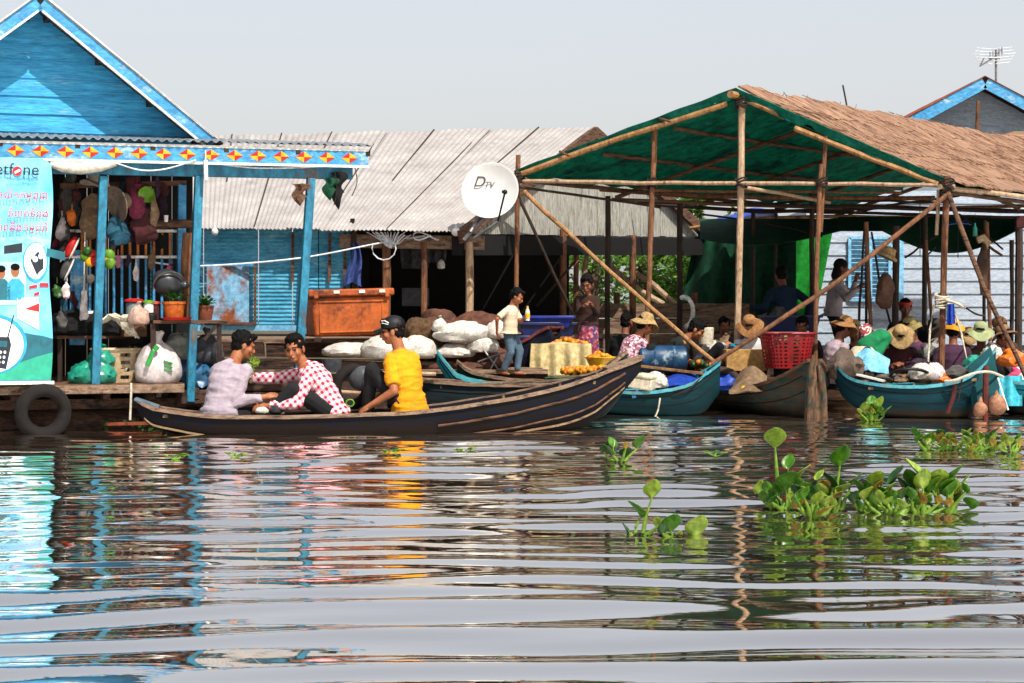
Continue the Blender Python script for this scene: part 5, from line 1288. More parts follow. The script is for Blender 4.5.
shoe(62, 250, .55, m['black'], 'black shoe with white sole hung by the banner'); shoe(71, 247, .5, m['red'], 'red shoe with white sole hung by the banner'); shoe(66, 268, .55, greyc, 'grey shoe with white sole hung below the other two')
def toy(px, py, v, cols, lb, r=.05):
    o = thing('inflatable_toy', lb, 'toy', BP(px, py, v))
    for k, (dx, dy, mt) in enumerate(cols):
        mb = MB(); mb.ell(BP(px+dx, py+dy, v-.01*k), (r, r*.7, r), None, 14, 10); mb.build('lobe', mt, o)
toy(89, 257, .3, ((-4, 0, limec), (3, -3, m['red']), (1, 5, m['yellow']), (-2, -6, m['leafd']), (5, 4, m['red'])), 'red yellow and green toy bunch tied left of the first porch post')
toy(108, 259, .2, ((0, 0, m['yellow']), (1, -4, limec), (2, 4, limec)), 'round yellow and green toy tied right of the first porch post', .06)
mb = MB(); mb.beam(BP(85, 232, .5), BP(84, 296, .5), .012, .012); tag(mb.build('cane', m['rope']), 'thin pale cane leaning left of the first porch post', 'cane')
mb = MB(); mb.beam(BP(70, 314, .9), BP(94, 312, .9), .05, .03); mb.beam(BP(73, 314, .9), BP(73, 332, .9), .04, .03); mb.beam(BP(92, 314, .9), BP(92, 332, .9), .04, .03); tag(mb.build('stool', m['white']), 'small white stool standing over the black bundles', 'stool')
c = BP(168, 283, .35); o = thing('helmet', 'dark grey helmet with white stripe hung above the planter', 'helmet', c)
mb = MB(); mb.ell(c, (.17, .13, .14), RB @ Matrix.Rotation(R(25), 3, 'Y'), 20, 12); mb.build('shell', M('grey shell', '3c3e44', '26282c', .35, 6, bump=.05, spec=.5), o)
mb = MB(); mb.tube([c+RB @ V((.16*math.cos(a), -.05-.09*math.sin(a), .13*math.sin(a)-.02)) for a in [i*math.pi/8 for i in range(9)]], .012, 6); mb.build('stripe', greyc, o)
mb = MB(); mb.ell(c+RB @ V((.16, -.03, -.02)), (.06, .09, .05), RB, 14, 8); mb.build('visor', garb, o)
mb = MB(); mb.lathe([(.02, 0), (.025, .07), (.03, .07)], BP(166, 222, .55), None, 10); tag(mb.build('cup', m['white']), 'white cup standing on the rough ledge by the doorway', 'cup')
# green things under the porch: water weeds
mb = MB()
for i in range(240):
    px = random.choice((random.uniform(100, 165), random.uniform(40, 70))); p = P(px, random.uniform(420, 431), 20.5+random.uniform(-.2, .3)); d = V((random.uniform(-1, 1), random.uniform(-1, 1), random.uniform(.2, 1))).normalized(); l = random.uniform(.02, .06); sd = d.cross(V((0, 1, .2))).normalized()*l*.4
    mb.add([p, p+d*l*.5+sd, p+d*l, p+d*l*.5-sd], [(0, 1, 2, 3)])
tag(mb.build('water_weed', m['leafd'], flat=True), 'dark mat of water weed growing under the shop porch', 'weed', kind='stuff')
# ---------------------------------------------------------------- orange cool box
def coolbox():
    Y = 23.2; c = P(352, 336, Y); o = thing('cool_box', 'large battered orange plastic cool box on the raft of the grey house', 'cool box', c)
    og = M('scuffed orange plastic', 'c0682c', '94491e', .7, 4, bump=.25, dirt='54301c', damt=.46, dscale=2.6)
    Rm = Matrix.Rotation(R(17), 3, 'Z') @ Matrix.Rotation(R(-1.5), 3, 'Y'); z0 = c.z; wd, dp, h = .93, .52, .46
    mb = MB(); k = .94
    vs = []
    for z, f in ((0, k), (h, 1.0)):
        for x, y in ((-1, -1), (1, -1), (1, 1), (-1, 1)): vs.append(c+Rm @ V((x*wd/2*f, y*dp/2*f+dp/2, z)))
    mb.add(vs, [(3, 2, 1, 0), (4, 5, 6, 7), (0, 1, 5, 4), (1, 2, 6, 5), (2, 3, 7, 6), (3, 0, 4, 7)])
    mb.build('box_body', og, o, bevel=.03)
    mb = MB(); mb.box(c+Rm @ V((0, dp/2, h+.045)), (wd+.09, dp+.09, .085), Rm); mb.build('lid', og, o, bevel=.02)
    mb = MB()
    for (x, y, z, sx, sz) in ((0, 0, .05, .72, .02), (0, 0, .40, .78, .02), (-.37, 0, .22, .02, .36), (.37, 0, .22, .02, .36)): mb.box(c+Rm @ V((x, -.004+.018*(1-z/h), z)), (sx, .02, sz), Rm)
    mb.build('moulded_frame', og, o, bevel=.006)
    for x in (-.16, .14, .38):
        mb = MB(); mb.box(c+Rm @ V((x-.02, -.05, h+.055)), (.07, .015, .035), Rm); mb.build('hinge', m['white'], o)
    for x in (-.42, .42):
        mb = MB(); mb.box(c+Rm @ V((x, -.045, h+.02)), (.05, .02, .07), Rm); mb.build('lid_catch', og, o, bevel=.005)
coolbox()
mb = MB()
for x in (318, 385): mb.beam(P(x, 339.5, 23.1), P(x, 339.5, 23.9), .08, .05)
tag(mb.build('bearer', m['darkpole']), 'pair of dark timbers under the orange cool box', 'timber')
# white sacks on the raft and the wrapped pile
gsk = 'white sacks on the raft'
sack('white_sack', 'flat white sack lying under the left half of the orange cool box', P(352, 356, 22.7), (.3, .26, .1), sackw, 'sack', 0, 21, amp=.05, group=gsk)
sack('white_sack', 'plump white sack lying under the right corner of the orange cool box', P(388, 358, 22.5), (.28, .25, .17), sackw, 'sack', 0, 22, amp=.05, group=gsk)
sack('white_sack', 'white sack lying right of the black cap', P(418, 358, 22.6), (.2, .22, .17), sackw, 'sack', 0, 23, amp=.05, group=gsk)
for (px, w_, sd, lb) in ((352, .3, 31, 'wooden box carrying the white sacks left of the yellow shirt'),):
    mb = MB(); mb.box(P(392, 366, 22.7)+V((0, .15, -.02)), (1.15, .5, .13)); mb.jitter(.008, 5); tag(mb.build('plank_box', m['deckwood']), 'low pale plank crate carrying the white sacks on the raft', 'crate')
nb = P(424, 332, 22.9)
mb = MB(); mb.ell(nb+V((0, 0, -.02)), (.26, .22, .2), None, 26, 16); mb.ell(nb+V((.12, 0, -.14)), (.2, .2, .18), None, 22, 14); mb.jitter(.05, 6, 3)
remesh(mb, 'net_bundle', brnc, .02, None, 2, .03, 16).name = 'net_bundle'; tag(bpy.data.objects['net_bundle'], 'brown bundle of fishing net heaped beside the wrapped sacks', 'net')
pl = thing('wrapped_pile', 'rust brown tarpaulin bed under the pile of white sacks', 'tarpaulin', P(470, 370, 22.9))
tmat = M('rust brown tarp', '6e4632', '4a2c1e', .8, 6, bump=.4)
mb = MB(); mb.ell(P(468, 362, 23.0), (.50, .36, .20), None, 30, 14); mb.ell(P(478, 330, 23.35), (.36, .2, .22), None, 26, 14); mb.ell(P(444, 345, 23.2), (.22, .3, .3), None, 20, 12); mb.ell(P(468, 366, 22.62), (.52, .16, .07), None, 26, 10); mb.ell(P(438, 322, 23.5), (.22, .15, .16), None, 18, 10); mb.jitter(.06, 3.5, 4)
remesh(mb, 'tarp', tmat, .02, pl, 2, .025, 9)
for (px, py, r, sd, lb, rz) in ((464, 341, (.30, .2, .15), 41, 'topmost white sack of the pile, tied at its left end', .2), (455, 357, (.2, .18, .10), 42, 'lower left white sack of the pile, half under the top one', 0), (482, 352, (.17, .16, .13), 43, 'crumpled white sack at the right of the pile', .4), (440, 331, (.08, .08, .09), 44, 'small knotted white bag at the left end of the pile', 0), (497, 338, (.12, .13, .13), 45, 'white sack behind the elbow of the boy with the bottle', 0)):
    sack('white_sack', lb, P(px, py, 22.62), r, sackw, 'sack', 1 if sd == 44 else 0, sd, rz=rz, amp=.06, group='white sacks of the pile')
# objects in the boats near the yellow shirt man
tyre(P(352, 387, 20.3), .17, .05, (-.5, 1, .2), 'dark rubber ring between the checked shirt man and the yellow shirt man', 1.1)
c = P(362, 378, 20.25); o = thing('boat_motor', 'small dark boat motor cowl behind the checked shirt', 'motor', c); mb = MB(); mb.ell(c, (.14, .1, .12), Matrix.Rotation(R(-30), 3, 'Y'), 18, 12); mb.build('cowl', M('grey cowl', '5a5e62', '3c4044', .45, 5, bump=.1), o); mb = MB(); mb.tube([c+V((.05, 0, -.06)), c+V((.08, 0, -.35))], .05, 10); mb.build('shaft', m['black'], o)
mb = MB(); mb.tube([P(350+4*math.cos(a), 403+3.5*math.sin(a), 19.65) for a in [i*math.pi/6 for i in range(13)]], .008, 6); tag(mb.build('bracelet_band', limec), 'lime green ring on the gunwale beside the checked shirt', 'ring')
mb = MB(); mb.lathe([(.005, 0), (.06, 0), (.075, .07), (.07, .07), (.055, .01), (.005, .012)], P(276, 412, 19.65), None, 18); tag(mb.build('cup', garb), 'grey bowl near the hand of the checked shirt man', 'bowl')
sack('packet', 'small white packet on the boat edge between the first two men', P(262, 413, 19.6), (.06, .05, .04), sackw, 'packet', 0, 51)
for (pts, lb) in ((((360, 373), (400, 373.5), (436, 374)), 'pale pole lying across behind the yellow shirt man'), (((332, 391), (352, 393), (372, 394)), 'short pale pole lying in the front boat')):
    mb = MB(); mb.tube([P(x, y, 20.75) for x, y in pts], .022, 8, wob=.003); tag(mb.build('loose_pole', m['palepole']), lb, 'pole')
mb = MB(); mb.lathe([(.005, 0), (.09, 0), (.11, .14), (.1, .14), (.085, .01), (.005, .012)], P(332, 372, 21.2), None, 18); tag(mb.build('basin', garb), 'dark basin standing behind the checked shirt man', 'basin')
# trestle legs below the boy
mb = MB()
for a, b in (((484, 350), (500, 372)), ((500, 352), (488, 374)), ((478, 362), (505, 352))): mb.tube([P(*a, 22.45), P(*b, 22.4)], .011, 6)
tag(mb.build('folding_stand', m['steel']), 'thin crossed metal legs of a folding stand left of the boy', 'stand')
# blue tubs
def tub(c, w_, d, h, mat, lb, rz=0):
    o = thing('plastic_tub', lb, 'tub', c, 'blue tubs stacked behind the boy'); Rm = Matrix.Rotation(rz, 3, 'Z'); mb = MB(); vs = []
    for z, f in ((0, .88), (h, 1), (h, .93), (.03, .82)):
        for x, y in ((-1, -1), (1, -1), (1, 1), (-1, 1)): vs.append(V(c)+Rm @ V((x*w_/2*f, y*d/2*f, z)))
    fs = [(3, 2, 1, 0), (12, 13, 14, 15)]
    for k in range(3):
        for j in range(4): fs.append((k*4+j, k*4+(j+1) % 4, k*4+4+(j+1) % 4, k*4+4+j))
    mb.add(vs, fs); mb.build('tub_body', mat, o, bevel=.01); mb = MB()
    for s in (-1, 1): mb.box(V(c)+Rm @ V((0, s*d/2, h)), (w_+.06, .05, .035), Rm); mb.box(V(c)+Rm @ V((s*w_/2, 0, h)), (.05, d, .035), Rm)
    mb.build('rim', mat, o, bevel=.006)
bl1 = M('royal blue plastic', '2c44a8', '1e3084', .4, 5, bump=.06, spec=.5); bl2 = M('navy blue plastic', '20306c', '16224e', .4, 5, bump=.06, spec=.5)
tub(P(545, 336, 25.6), .72, .5, .16, bl2, 'lower navy blue tub of the two stacked behind the boy', R(8)); tub(P(546, 328, 25.6), .68, .5, .14, bl1, 'upper royal blue tub of the two stacked behind the boy', R(-4))
tub(P(528, 366, 23.6), .42, .4, .34, bl2, 'navy blue tub behind the maroon prow', R(4))
# cream cloth over a crate, orange fruit
mb = MB()
def drape(u, v):
    px = 531+60*u; x = abs(2*u-1); fold = .035*math.sin(u*26)*min(1, v*1.6)
    if v < .3: return P(px, 345-3*(1-x), 23.35-.33*v/.3*1.0)
    t = (v-.3)/.7; return P(px+3*(u-.5)*t, 344+31*t, 23.02-.06*t+fold)
mb.sheet(drape, 40, 20, .01); tag(mb.build('draped_cloth', M('cream cloth', 'ccbb8c', 'a8966a', .85, 6, bump=.2)), 'cream cloth draped over the crate beside the girl', 'cloth')
mb = MB(); mb.box(P(561, 374, 23.25)+V((0, .0, .16)), (.56, .36, .30)); tag(mb.build('crate', m['wood']), 'wooden crate hidden under the cream cloth', 'crate')
def heap(name, label, pts, r, mats, n, rng, cat, sh=(1, 1, 1), parent=None):
    mb = MB()
    for i in range(n):
        p = pts(random.random(), random.random(), random.random()); rr = r*random.uniform(.8, 1.15)
        mb.ell(p, (rr*sh[0], rr*sh[1], rr*sh[2]), Matrix.Rotation(random.uniform(0, 3), 3, 'Z') @ Matrix.Rotation(random.uniform(-.5, .5), 3, 'X'), 8, 6, random.randrange(len(mats)))
    return tag(mb.build(name, mats, parent), label if parent is None else None, cat if parent is None else None, kind='stuff')
org1 = M('orange fruit', 'e08a14', 'c46a0c', .5, 8, bump=.05); org2 = M('amber fruit', 'd8a41c', 'b88410', .5, 8, bump=.05); org3 = M('rust fruit', 'b85a14', '8c4010', .6, 8, bump=.05)
heap('fruit_heap', 'heap of orange blossoms on top of the cream cloth', lambda a, b, c: P(546+40*a, 344-5*c*(1-abs(2*a-1)), 23.1+.2*b), .032, [org1, org2, org3], 110, 0, 'fruit')
heap('fruit_heap', 'long heap of orange blossoms on the green boat below the yellow basin', lambda a, b, c: P(562+44*a, 373.5-a*2-4.5*c, 21.95+.3*b), .03, [org1, org2], 130, 0, 'fruit')
o = thing('yellow_basin', 'yellow plastic basin heaped with orange fruit below the girl', 'basin', P(600, 369, 22.6)); c = P(600, 369, 22.6)
mb = MB(); mb.lathe([(.01, 0), (.1, 0), (.165, .125), (.18, .13), (.18, .14), (.155, .13), (.09, .012), (.01, .012)], c, None, 26); mb.build('basin_body', M('yellow plastic', 'e8b81c', 'd0a014', .4, 6, bump=.03, spec=.5), o)
heap('basin_fruit', '', lambda a, b, c_: c+V(((a-.5)*.24, (b-.5)*.22, .12+.07*c_*(1-abs(2*a-1)))), .034, [org1, org2], 45, 0, '', parent=o)
# foam box, blue drum, tarps in the teal boat
fm = M('cream foam', 'd4ccb8', 'b8ae98', .7, 10, bump=.1)
def foambox(px, py, Y, w_, d, h, rz, lb):
    c = P(px, py, Y); o = thing('foam_box', lb, 'box', c); Rm = Matrix.Rotation(rz, 3, 'Z') @ Matrix.Rotation(R(8), 3, 'Y'); mb = MB(); mb.box(c+V((0, 0, h/2)), (w_, d, h), Rm); mb.build('box_body', fm, o, bevel=.015); mb = MB(); mb.box(c+V((0, 0, h+.025)), (w_+.03, d+.03, .05), Rm); mb.build('lid', fm, o, bevel=.018)
    mb = MB(); mb.box(c+V((0, 0, h+.056)), (.1, .05, .012), Rm); mb.build('lid_label', garb, o)
foambox(637, 388, 23.1, .42, .28, .13, R(-20), 'cream foam box with lid in the teal boat'); 
sack('white_bag', 'small crumpled pale bag right of the cream foam box', P(656, 388, 23.2), (.13, .12, .12), sackw, 'bag', 0, 61, amp=.08)
c = P(662, 359, 24.3); o = thing('plastic_drum', 'scuffed blue plastic drum lying behind the teal boat', 'drum', c); mb = MB(); pts = []; dm = M('scuffed blue plastic', '1f4f74', '143854', .45, 4, bump=.1, dirt='9ab0b8', damt=.25, dscale=3)
ax = V((1, .12, 0)).normalized(); prof = [(-.29, .02), (-.29, .14), (-.27, .16), (-.13, .165), (-.115, .173), (-.10, .165), (.10, .165), (.115, .173), (.13, .165), (.27, .16), (.29, .14), (.29, .02)]
mb.tube([c+ax*a for a, r in prof], [r for a, r in prof], 22); mb.build('drum_body', dm, o); mb = MB(); mb.tube([c+V((-.1, 0, .165)), c+V((-.1, 0, .2))], .035, 12); mb.build('bung', m['black'], o)
mb = MB(); mb.sheet(lambda u, v: P(652+54*u, 382-8*math.sin(u*2.4)*(1-v)-2*v+6*v, 23.75-.55*v+.05*math.sin(u*9)), 24, 10, .012); mb.jitter(.02, 7); tag(mb.build('blue_tarp', m['bluetarp']), 'bright blue tarpaulin bunched in the end of the teal boat', 'tarpaulin')
mb = MB(); mb.beam(P(640, 366, 23.9), P(708, 374, 23.6), .1, .025); tag(mb.build('plank', m['bamboo']), 'pale plank laid across the teal boat', 'plank')
sack('blue_sheet', 'bright blue plastic sheet in the bare wood boat', P(724, 390, 24.0), (.2, .16, .14), m['bluetarp'], 'tarpaulin', 0, 62, amp=.1)
mb = MB(); mb.sheet(lambda u, v: P(730+36*u, 388-22*math.sin(u*2.6)*(1-v)**1.5+4*v, 23.7-.5*v+.06*math.sin(u*7)), 20, 10, .012); mb.jitter(.03, 5); tag(mb.build('canvas', tanc), 'tan canvas sheet peaked up in the bare wood boat', 'canvas')
mb = MB(); mb.tube([P(718+18*math.cos(a), 379-9*math.sin(a), 23.95) for a in [i*math.pi/8 for i in range(9)]], .05, 10); tag(mb.build('dark_hoop', m['darkpole']), 'dark curved hoop over the middle of the bare wood boat', 'hoop')
mb = MB(); mb.ell(P(744, 389, 23.4), .04); tag(mb.build('fruit', m['yellow']), 'single yellow fruit on the edge of the bare wood boat', 'fruit')
sack('cloth_heap', 'dark brown cloth heap in the bare wood boat below the red basket', P(762, 394, 23.6), (.16, .16, .09), m['wood'], 'cloth', 0, 63, amp=.08)
heap('shell_heap', 'heap of pale and black shells in front of the red basket', lambda a, b, c: P(768+36*a, 384-a*3-4*c*(1-abs(2*a-1)), 23.3+.4*b), .028, [m['white'], m['white'], m['black'], tanc], 150, 0, 'shells', (1.3, 1, .6))
mb = MB(); mb.box(P(785, 388, 23.6), (.85, .4, .1)); tag(mb.build('shell_tray', m['wood']), 'low wooden tray under the heap of shells', 'tray')
crate_basket(P(787, 368, 24.2), .25, .325, .42, M('red basket plastic', '9c151c', '7c1016', .5, 6, bump=.08, spec=.4), 'big red slatted plastic basket under the shed beside the ridge post', 'market_basket', 9, 30, R(12), .75, inner=tanc)
mb = MB(); mb.box(P(745, 360, 24.5), (.5, .4, .26)); tag(mb.build('carton', M('carton board', 'b8935c', '96723f', .8, 6, bump=.1), bevel=.006), 'brown carton at the foot of the ridge post', 'carton')
tub(P(790, 331, 27.4), .75, .45, .2, bl2, 'long blue tub under the leaning man in dark blue', R(4))
sack('cloth_bundle', 'mottled grey bundle on the long blue tub', P(780, 322, 27.3), (.13, .12, .13), greyc, 'bundle', 0, 64, amp=.1)
mb = MB(); mb.tube([P(684+9*math.cos(a), 312+15*math.sin(a), 27+.05*math.sin(a*2)) for a in [-1.9+i*.3 for i in range(12)]], .032, 10); tag(mb.build('white_hose', m['white']), 'curved white hose hanging in front of the green curtain', 'hose')
mb = MB(); mb.lathe([(.01, 0), (.09, 0), (.1, .2), (.09, .21), (.01, .21)], P(706, 344, 25.2), None, 16); tag(mb.build('pale_bucket', fm), 'pale bucket standing right of the man in the dark shirt', 'bucket')
heap('vegetable_heap', 'small heap of orange and brown vegetables by the man in the dark shirt', lambda a, b, c: P(690+34*a, 366-4*c, 24.4+.3*b), .035, [org1, m['leafd'], tanc, dredc], 70, 0, 'vegetables')
# the large teal boat's load
heap('rope_heap', 'heap of brown nets and rags inside the large teal boat', lambda a, b, c: P(862+66*a, 381-6*c*math.sin(a*3), 22.7+.35*b), .05, [tanc, brnc, greyc], 90, 0, 'nets', (1.6, 1, .5))
mb = MB(); mb.tube([P(910+19*math.cos(a), 375+6*math.sin(a), 22.7+.2*math.sin(a)) for a in [i*math.pi/10 for i in range(21)]], .018, 8); tag(mb.build('hose_ring', m['black']), 'black hose ring lying in the large teal boat', 'hose')
mb = MB(); mb.sheet(lambda u, v: P(853+36*u, 352+ (22 if u < .45 else 24)*v+ (14*abs(u-.35))*(1-v)-4*math.sin(u*3), 23.3-.3*v+.05*math.sin(u*8)), 18, 10, .01); mb.jitter(.015, 8); tag(mb.build('blue_plastic', M('sky blue plastic', '8cc8e0', '5fa8cc', .4, 6, bump=.2, spec=.5)), 'sky blue plastic sheet peaked up at the end of the large teal boat', 'tarpaulin')
sack('grey_cloth', 'grey brown cloth slung over the end of the large teal boat', P(845, 378, 22.85), (.2, .14, .2), M('grey brown cloth', '6c5c50', '4a3e36', .85, 6, bump=.3), 'cloth', 0, 65, amp=.12)
mb = MB(); mb.beam(P(855, 374, 22.75), P(884, 381, 22.6), .09, .02); tag(mb.build('plank', m['white']), 'white board lying in the large teal boat', 'board')
for i, (px, py, r, mt, lb) in enumerate(((921, 379, (.13, .12, .12), sackw, 'pinkish white bag in the large teal boat'), (935, 380, (.1, .1, .13), sackp, 'white bag standing left of the right shed post'), (943, 382, (.12, .1, .07), orngp, 'orange bag in the large teal boat'), (957, 378, (.13, .12, .09), greyc, 'grey bag right of the foot of the shed post'), (962, 383, (.12, .1, .05), org1, 'flat amber bag near the flared teal bow'))):
    sack('goods_bag', lb, P(px, py, 22.75), r, mt, 'bag', 0, 70+i, amp=.08)
mb = MB(); mb.sheet(lambda u, v: P(999+23*u, 376+30*v, 23.15-.1*v+.03*math.sin(u*9)), 12, 10, .012); tag(mb.build('turquoise_sheet', M('turquoise plastic', '4ab4c4', '2f94a8', .45, 6, bump=.2)), 'turquoise plastic sheet hung over the boat at the right edge', 'tarpaulin')
for i, (px, py, Y, r, mt, lb) in enumerate(((714, 358, 25.4, (.15, .14, .14), sackw, 'white bundle between the dark shirted man and the ridge post'), (728, 352, 25.8, (.14, .13, .13), tanc, 'tan bundle behind the ridge post'), (826, 376, 23.7, (.13, .12, .10), dredc, 'dark red bundle behind the pointed bare wood bow'), (876, 372, 23.6, (.13, .12, .12), pinkc, 'rose bundle behind the large teal boat'),
        (918, 372, 23.6, (.15, .12, .10), purc, 'plum bundle at the knees of the trader with the tipped hat'), (934, 360, 25.0, (.13, .12, .14), garbl, 'grey green sack left of the roped post'), (976, 372, 23.7, (.14, .12, .13), tealb, 'teal bundle behind the flared teal bow'), (992, 362, 24.8, (.13, .12, .13), sackw, 'white sack between the pale green hat and the right brace'), (1012, 366, 23.6, (.15, .13, .12), orngp, 'orange bag in front of the trader at the right edge'))):
    sack('bundle', lb, P(px, py, Y), r, mt, 'bundle', i % 2, 90+i, amp=.1)
# hanging things under the shed
def hangp(name, lb, px, py, Y, w_, h_, mat, ct, seed, th=.6): return hang(name, lb, 0, 0, 0, w_, h_, mat, ct, seed, th, P(px, py, Y))
hangp('hanging_sack', 'brown sack hanging beside the thick dark post in front of the shutters', 885, 290, 26.0, .26, .42, M('brown hide', '6a4a38', '4c3428', .7, 5, bump=.2), 'sack', 81, .8)
mb = MB(); mb.lathe([(.14, 0), (.15, .03), (.1, .06), (.085, .14), (.01, .16)], P(886, 258, 26.0), Matrix.Rotation(R(25), 3, 'Y'), 18); tag(mb.build('hanging_hat', m['strawl']), 'pale hat hanging above the brown sack', 'hat')
hangp('hanging_rag', 'long dark brown cloth hanging on the thin post at right', 983, 268, 26.3, .16, .7, M('dark brown cloth', '5a4434', '2c2018', .85, 5, bump=.3), 'clothes', 82, .5)
mb = MB(); mb.tube([P(977, 240, 26.2), P(983, 238, 26.2), P(988, 243, 26.2), P(986, 252, 26.2)], [.05, .06, .05, .04], 8); tag(mb.build('hanging_wood', m['palepole']), 'short pale wood piece tied on top of the brown cloth', 'wood')
o = thing('hanging_bottle', 'small turquoise bottle hanging under the shed roof at right', 'bottle', P(975, 236, 26.4)); c = P(975, 236, 26.4); mb = MB(); mb.lathe([(.005, 0), (.03, 0), (.03, .1), (.012, .14), (.012, .17), (.005, .17)], c, None, 12); mb.build('bottle_body', M('turquoise bottle', '4ab8a8', '2f9484', .3, 6, bump=0, spec=.5), o); mb = MB(); mb.tube([c+V((0, 0, .17)), c+V((0, 0, .3))], .004, 5); mb.build('string', m['cord'], o)
for (px, y0, y1, Y) in ((920, 200, 256, 27), (958, 215, 258, 28)):
    cable([P(px, y0, Y), P(px, (y0+y1)/2, Y), P(px, y1, Y)], .006, m['cord'], 'thin cord hanging in front of the white clapboards', 'cord', 'cord', 'cords hanging before the clapboards')
mb = MB(); mb.box(P(1020, 222, 26), (.12, .1, .16)); tag(mb.build('red_box', dredc, bevel=.008), 'small dark red box fixed on the thick post at the right edge', 'box')
# ================================================================ people
def ik(a, b, l1, l2, pole):
    d = b-a; L = d.length; mx = (l1+l2)*.995
    if L > mx: b = a+d*(mx/L); d = b-a; L = mx
    x = (l1*l1-l2*l2+L*L)/(2*L); h = math.sqrt(max(0, l1*l1-x*x)); n = d/L; p = pole-n*pole.dot(n)
    if p.length < 1e-4: p = V((0, 0, 1))-n*n.z
    return a+n*x+p.normalized()*h, b
def person(label, pelvis, face, H=1.62, lean=10, side=0, twist=0, hy=0, hp=5, hr=0, lh=None, rh=None, lf=None, rf=None, legs='squat', skin='skin', top=None, sleeve='long', bottom=None, btype='trousers', hair='short', hat=None, hatmat=None, curl=40, vox=.013, group='traders and customers at the market', head=1.0, lpole=None, rpole=None, hem=.10, fold=.010, feet_out=.16, belly=1.0, bag=1.0, eyes=False):
    s = H/1.66*1.05; pel = V(pelvis); f = V((math.cos(R(face)), math.sin(R(face)), 0)); r = V((f.y, -f.x, 0)); z = V((0, 0, 1))
    # spine: curved, bending forward progressively
    pts = []; N = 12; p = pel-z*.05*s
    for i in range(N+1):
        t = i/N; a = R(lean)*(.35+1.0*t); b = R(side)*(.3+.9*t)
        d = (z*math.cos(a)+f*math.sin(a)); d = (d*math.cos(b)+r*math.sin(b)).normalized()
        tw = R(twist)*t; fr = (f*math.cos(tw)-r*math.sin(tw)); rr = (r*math.cos(tw)+f*math.sin(tw))
        rr = (rr-d*rr.dot(d)).normalized(); fr = d.cross(rr)*1.0
        fr = rr.cross(d)*-1 if rr.cross(d).dot(f) < 0 else rr.cross(d)
        pts.append((p.copy(), d, rr, fr)); p = p+d*(.56*s/N)
    prof = [(.0, .125, .09), (.08, .165, .112), (.2, .152, .108), (.34, .138*belly, .1*belly), (.5, .15, .106), (.66, .165, .114), (.8, .168, .104), (.9, .135, .082), (.96, .08, .062), (1.0, .056, .056)]
    def ringat(t, w, dep, inf=0, dz=0):
        i = min(N-1, int(t*N)); k = t*N-i; p0, d, rr, fr = pts[i]; p1 = pts[i+1][0]; c = p0.lerp(p1, k)
        return [c+d*dz+rr*((w*s+inf)*math.cos(2*math.pi*j/18))+fr*((dep*s+inf)*math.sin(2*math.pi*j/18)) for j in range(18)]
    def torso(mb, inf, t0=0, t1=1.0, flare=0):
        pr = [q for q in prof if t0 <= q[0] <= t1]; mb.loft([ringat(t, w*(1+(.22*(1-t/.1) if inf > 0 and t < .1 else 0)), dd*(1+(.22*(1-t/.1) if inf > 0 and t < .1 else 0)), inf+(flare if k == 0 else 0)) for k, (t, w, dd) in enumerate(pr)])
    top_p, dN, rN, fN = pts[-1]; neck = top_p
    sh = {}
    i9 = int(.86*N); pS, dS, rS, fS = pts[i9]
    for sg in (-1, 1): sh[sg] = pS+rS*(.168*s*sg)+dS*.0
    # head frame
    hyaw = R(face+twist+hy); hf = V((math.cos(hyaw), math.sin(hyaw), 0)); hr_ = V((hf.y, -hf.x, 0)); hz = z.copy()
    a = R(hp); hf2 = hf*math.cos(a)-hz*math.sin(a); hz2 = hz*math.cos(a)+hf*math.sin(a)
    b = R(hr); hz3 = hz2*math.cos(b)+hr_*math.sin(b); hr3 = hr_*math.cos(b)-hz2*math.sin(b)
    hs = s*head*1.0
    hc = neck+dN*.05*s+hz3*.112*hs+hf2*.022*hs
    RH = Matrix((hr3, hf2, hz3)).transposed()
    hp_ = lambda x, y, zz: hc+RH @ V((x*hs, y*hs, zz*hs))
    el = lambda mb, c, rad, nu=14, nv=10: mb.ell(hp_(*c), tuple(q*hs for q in rad), RH, nu, nv)
    body = MB(); torso(body, 0)
    body.cap(neck-dN*.05*s, hp_(0, -.02, -.04), .056*s, .05*s, 12)
    el(body, (0, -.012, .03), (.075, .094, .083)); el(body, (0, .018, -.03), (.062, .07, .082)); el(body, (0, .045, -.083), (.036, .036, .028))
    body.cap(hp_(0, .086, -.002), hp_(0, .104, -.034), .010*hs, .0155*hs, 8); el(body, (0, .078, .018), (.05, .018, .011)); el(body, (0, .086, -.063), (.025, .013, .010))
    for sg in (-1, 1): el(body, (sg*.04, .055, -.03), (.024, .026, .026)); el(body, (sg*.077, -.006, -.014), (.011, .021, .032))
    # arms
    ua, fa = .285*s, .25*s; arm = {}
    for sg, tgt, pol in ((-1, lh, lpole), (1, rh, rpole)):
        S0 = sh[sg]; 
        if tgt is None: tgt = S0+f*.12*s-z*.46*s+r*(.04*sg)
        E, W = ik(S0, V(tgt), ua, fa, V(pol) if pol is not None else (-z*.8-f*.5+r*(.5*sg)))
        arm[sg] = (S0, E, W)
        body.cap(S0, E, .050*s, .040*s); body.cap(E, W, .039*s, .027*s)
        d = (W-E).normalized(); n = (r*sg*-.55-z*.7); n = (n-d*n.dot(d)).normalized(); l = d.cross(n).normalized()
        # l: lateral over the knuckles; make the thumb side face up/inward
        if l.dot(f*.6+z*.4) < 0: l = -l
        Rm = Matrix((l, d, n)).transposed(); pc = W+d*.055*s
        body.ell(pc, (.040*s, .052*s, .016*s), Rm, 12, 8); body.cap(W, pc, .026*s, .026*s)
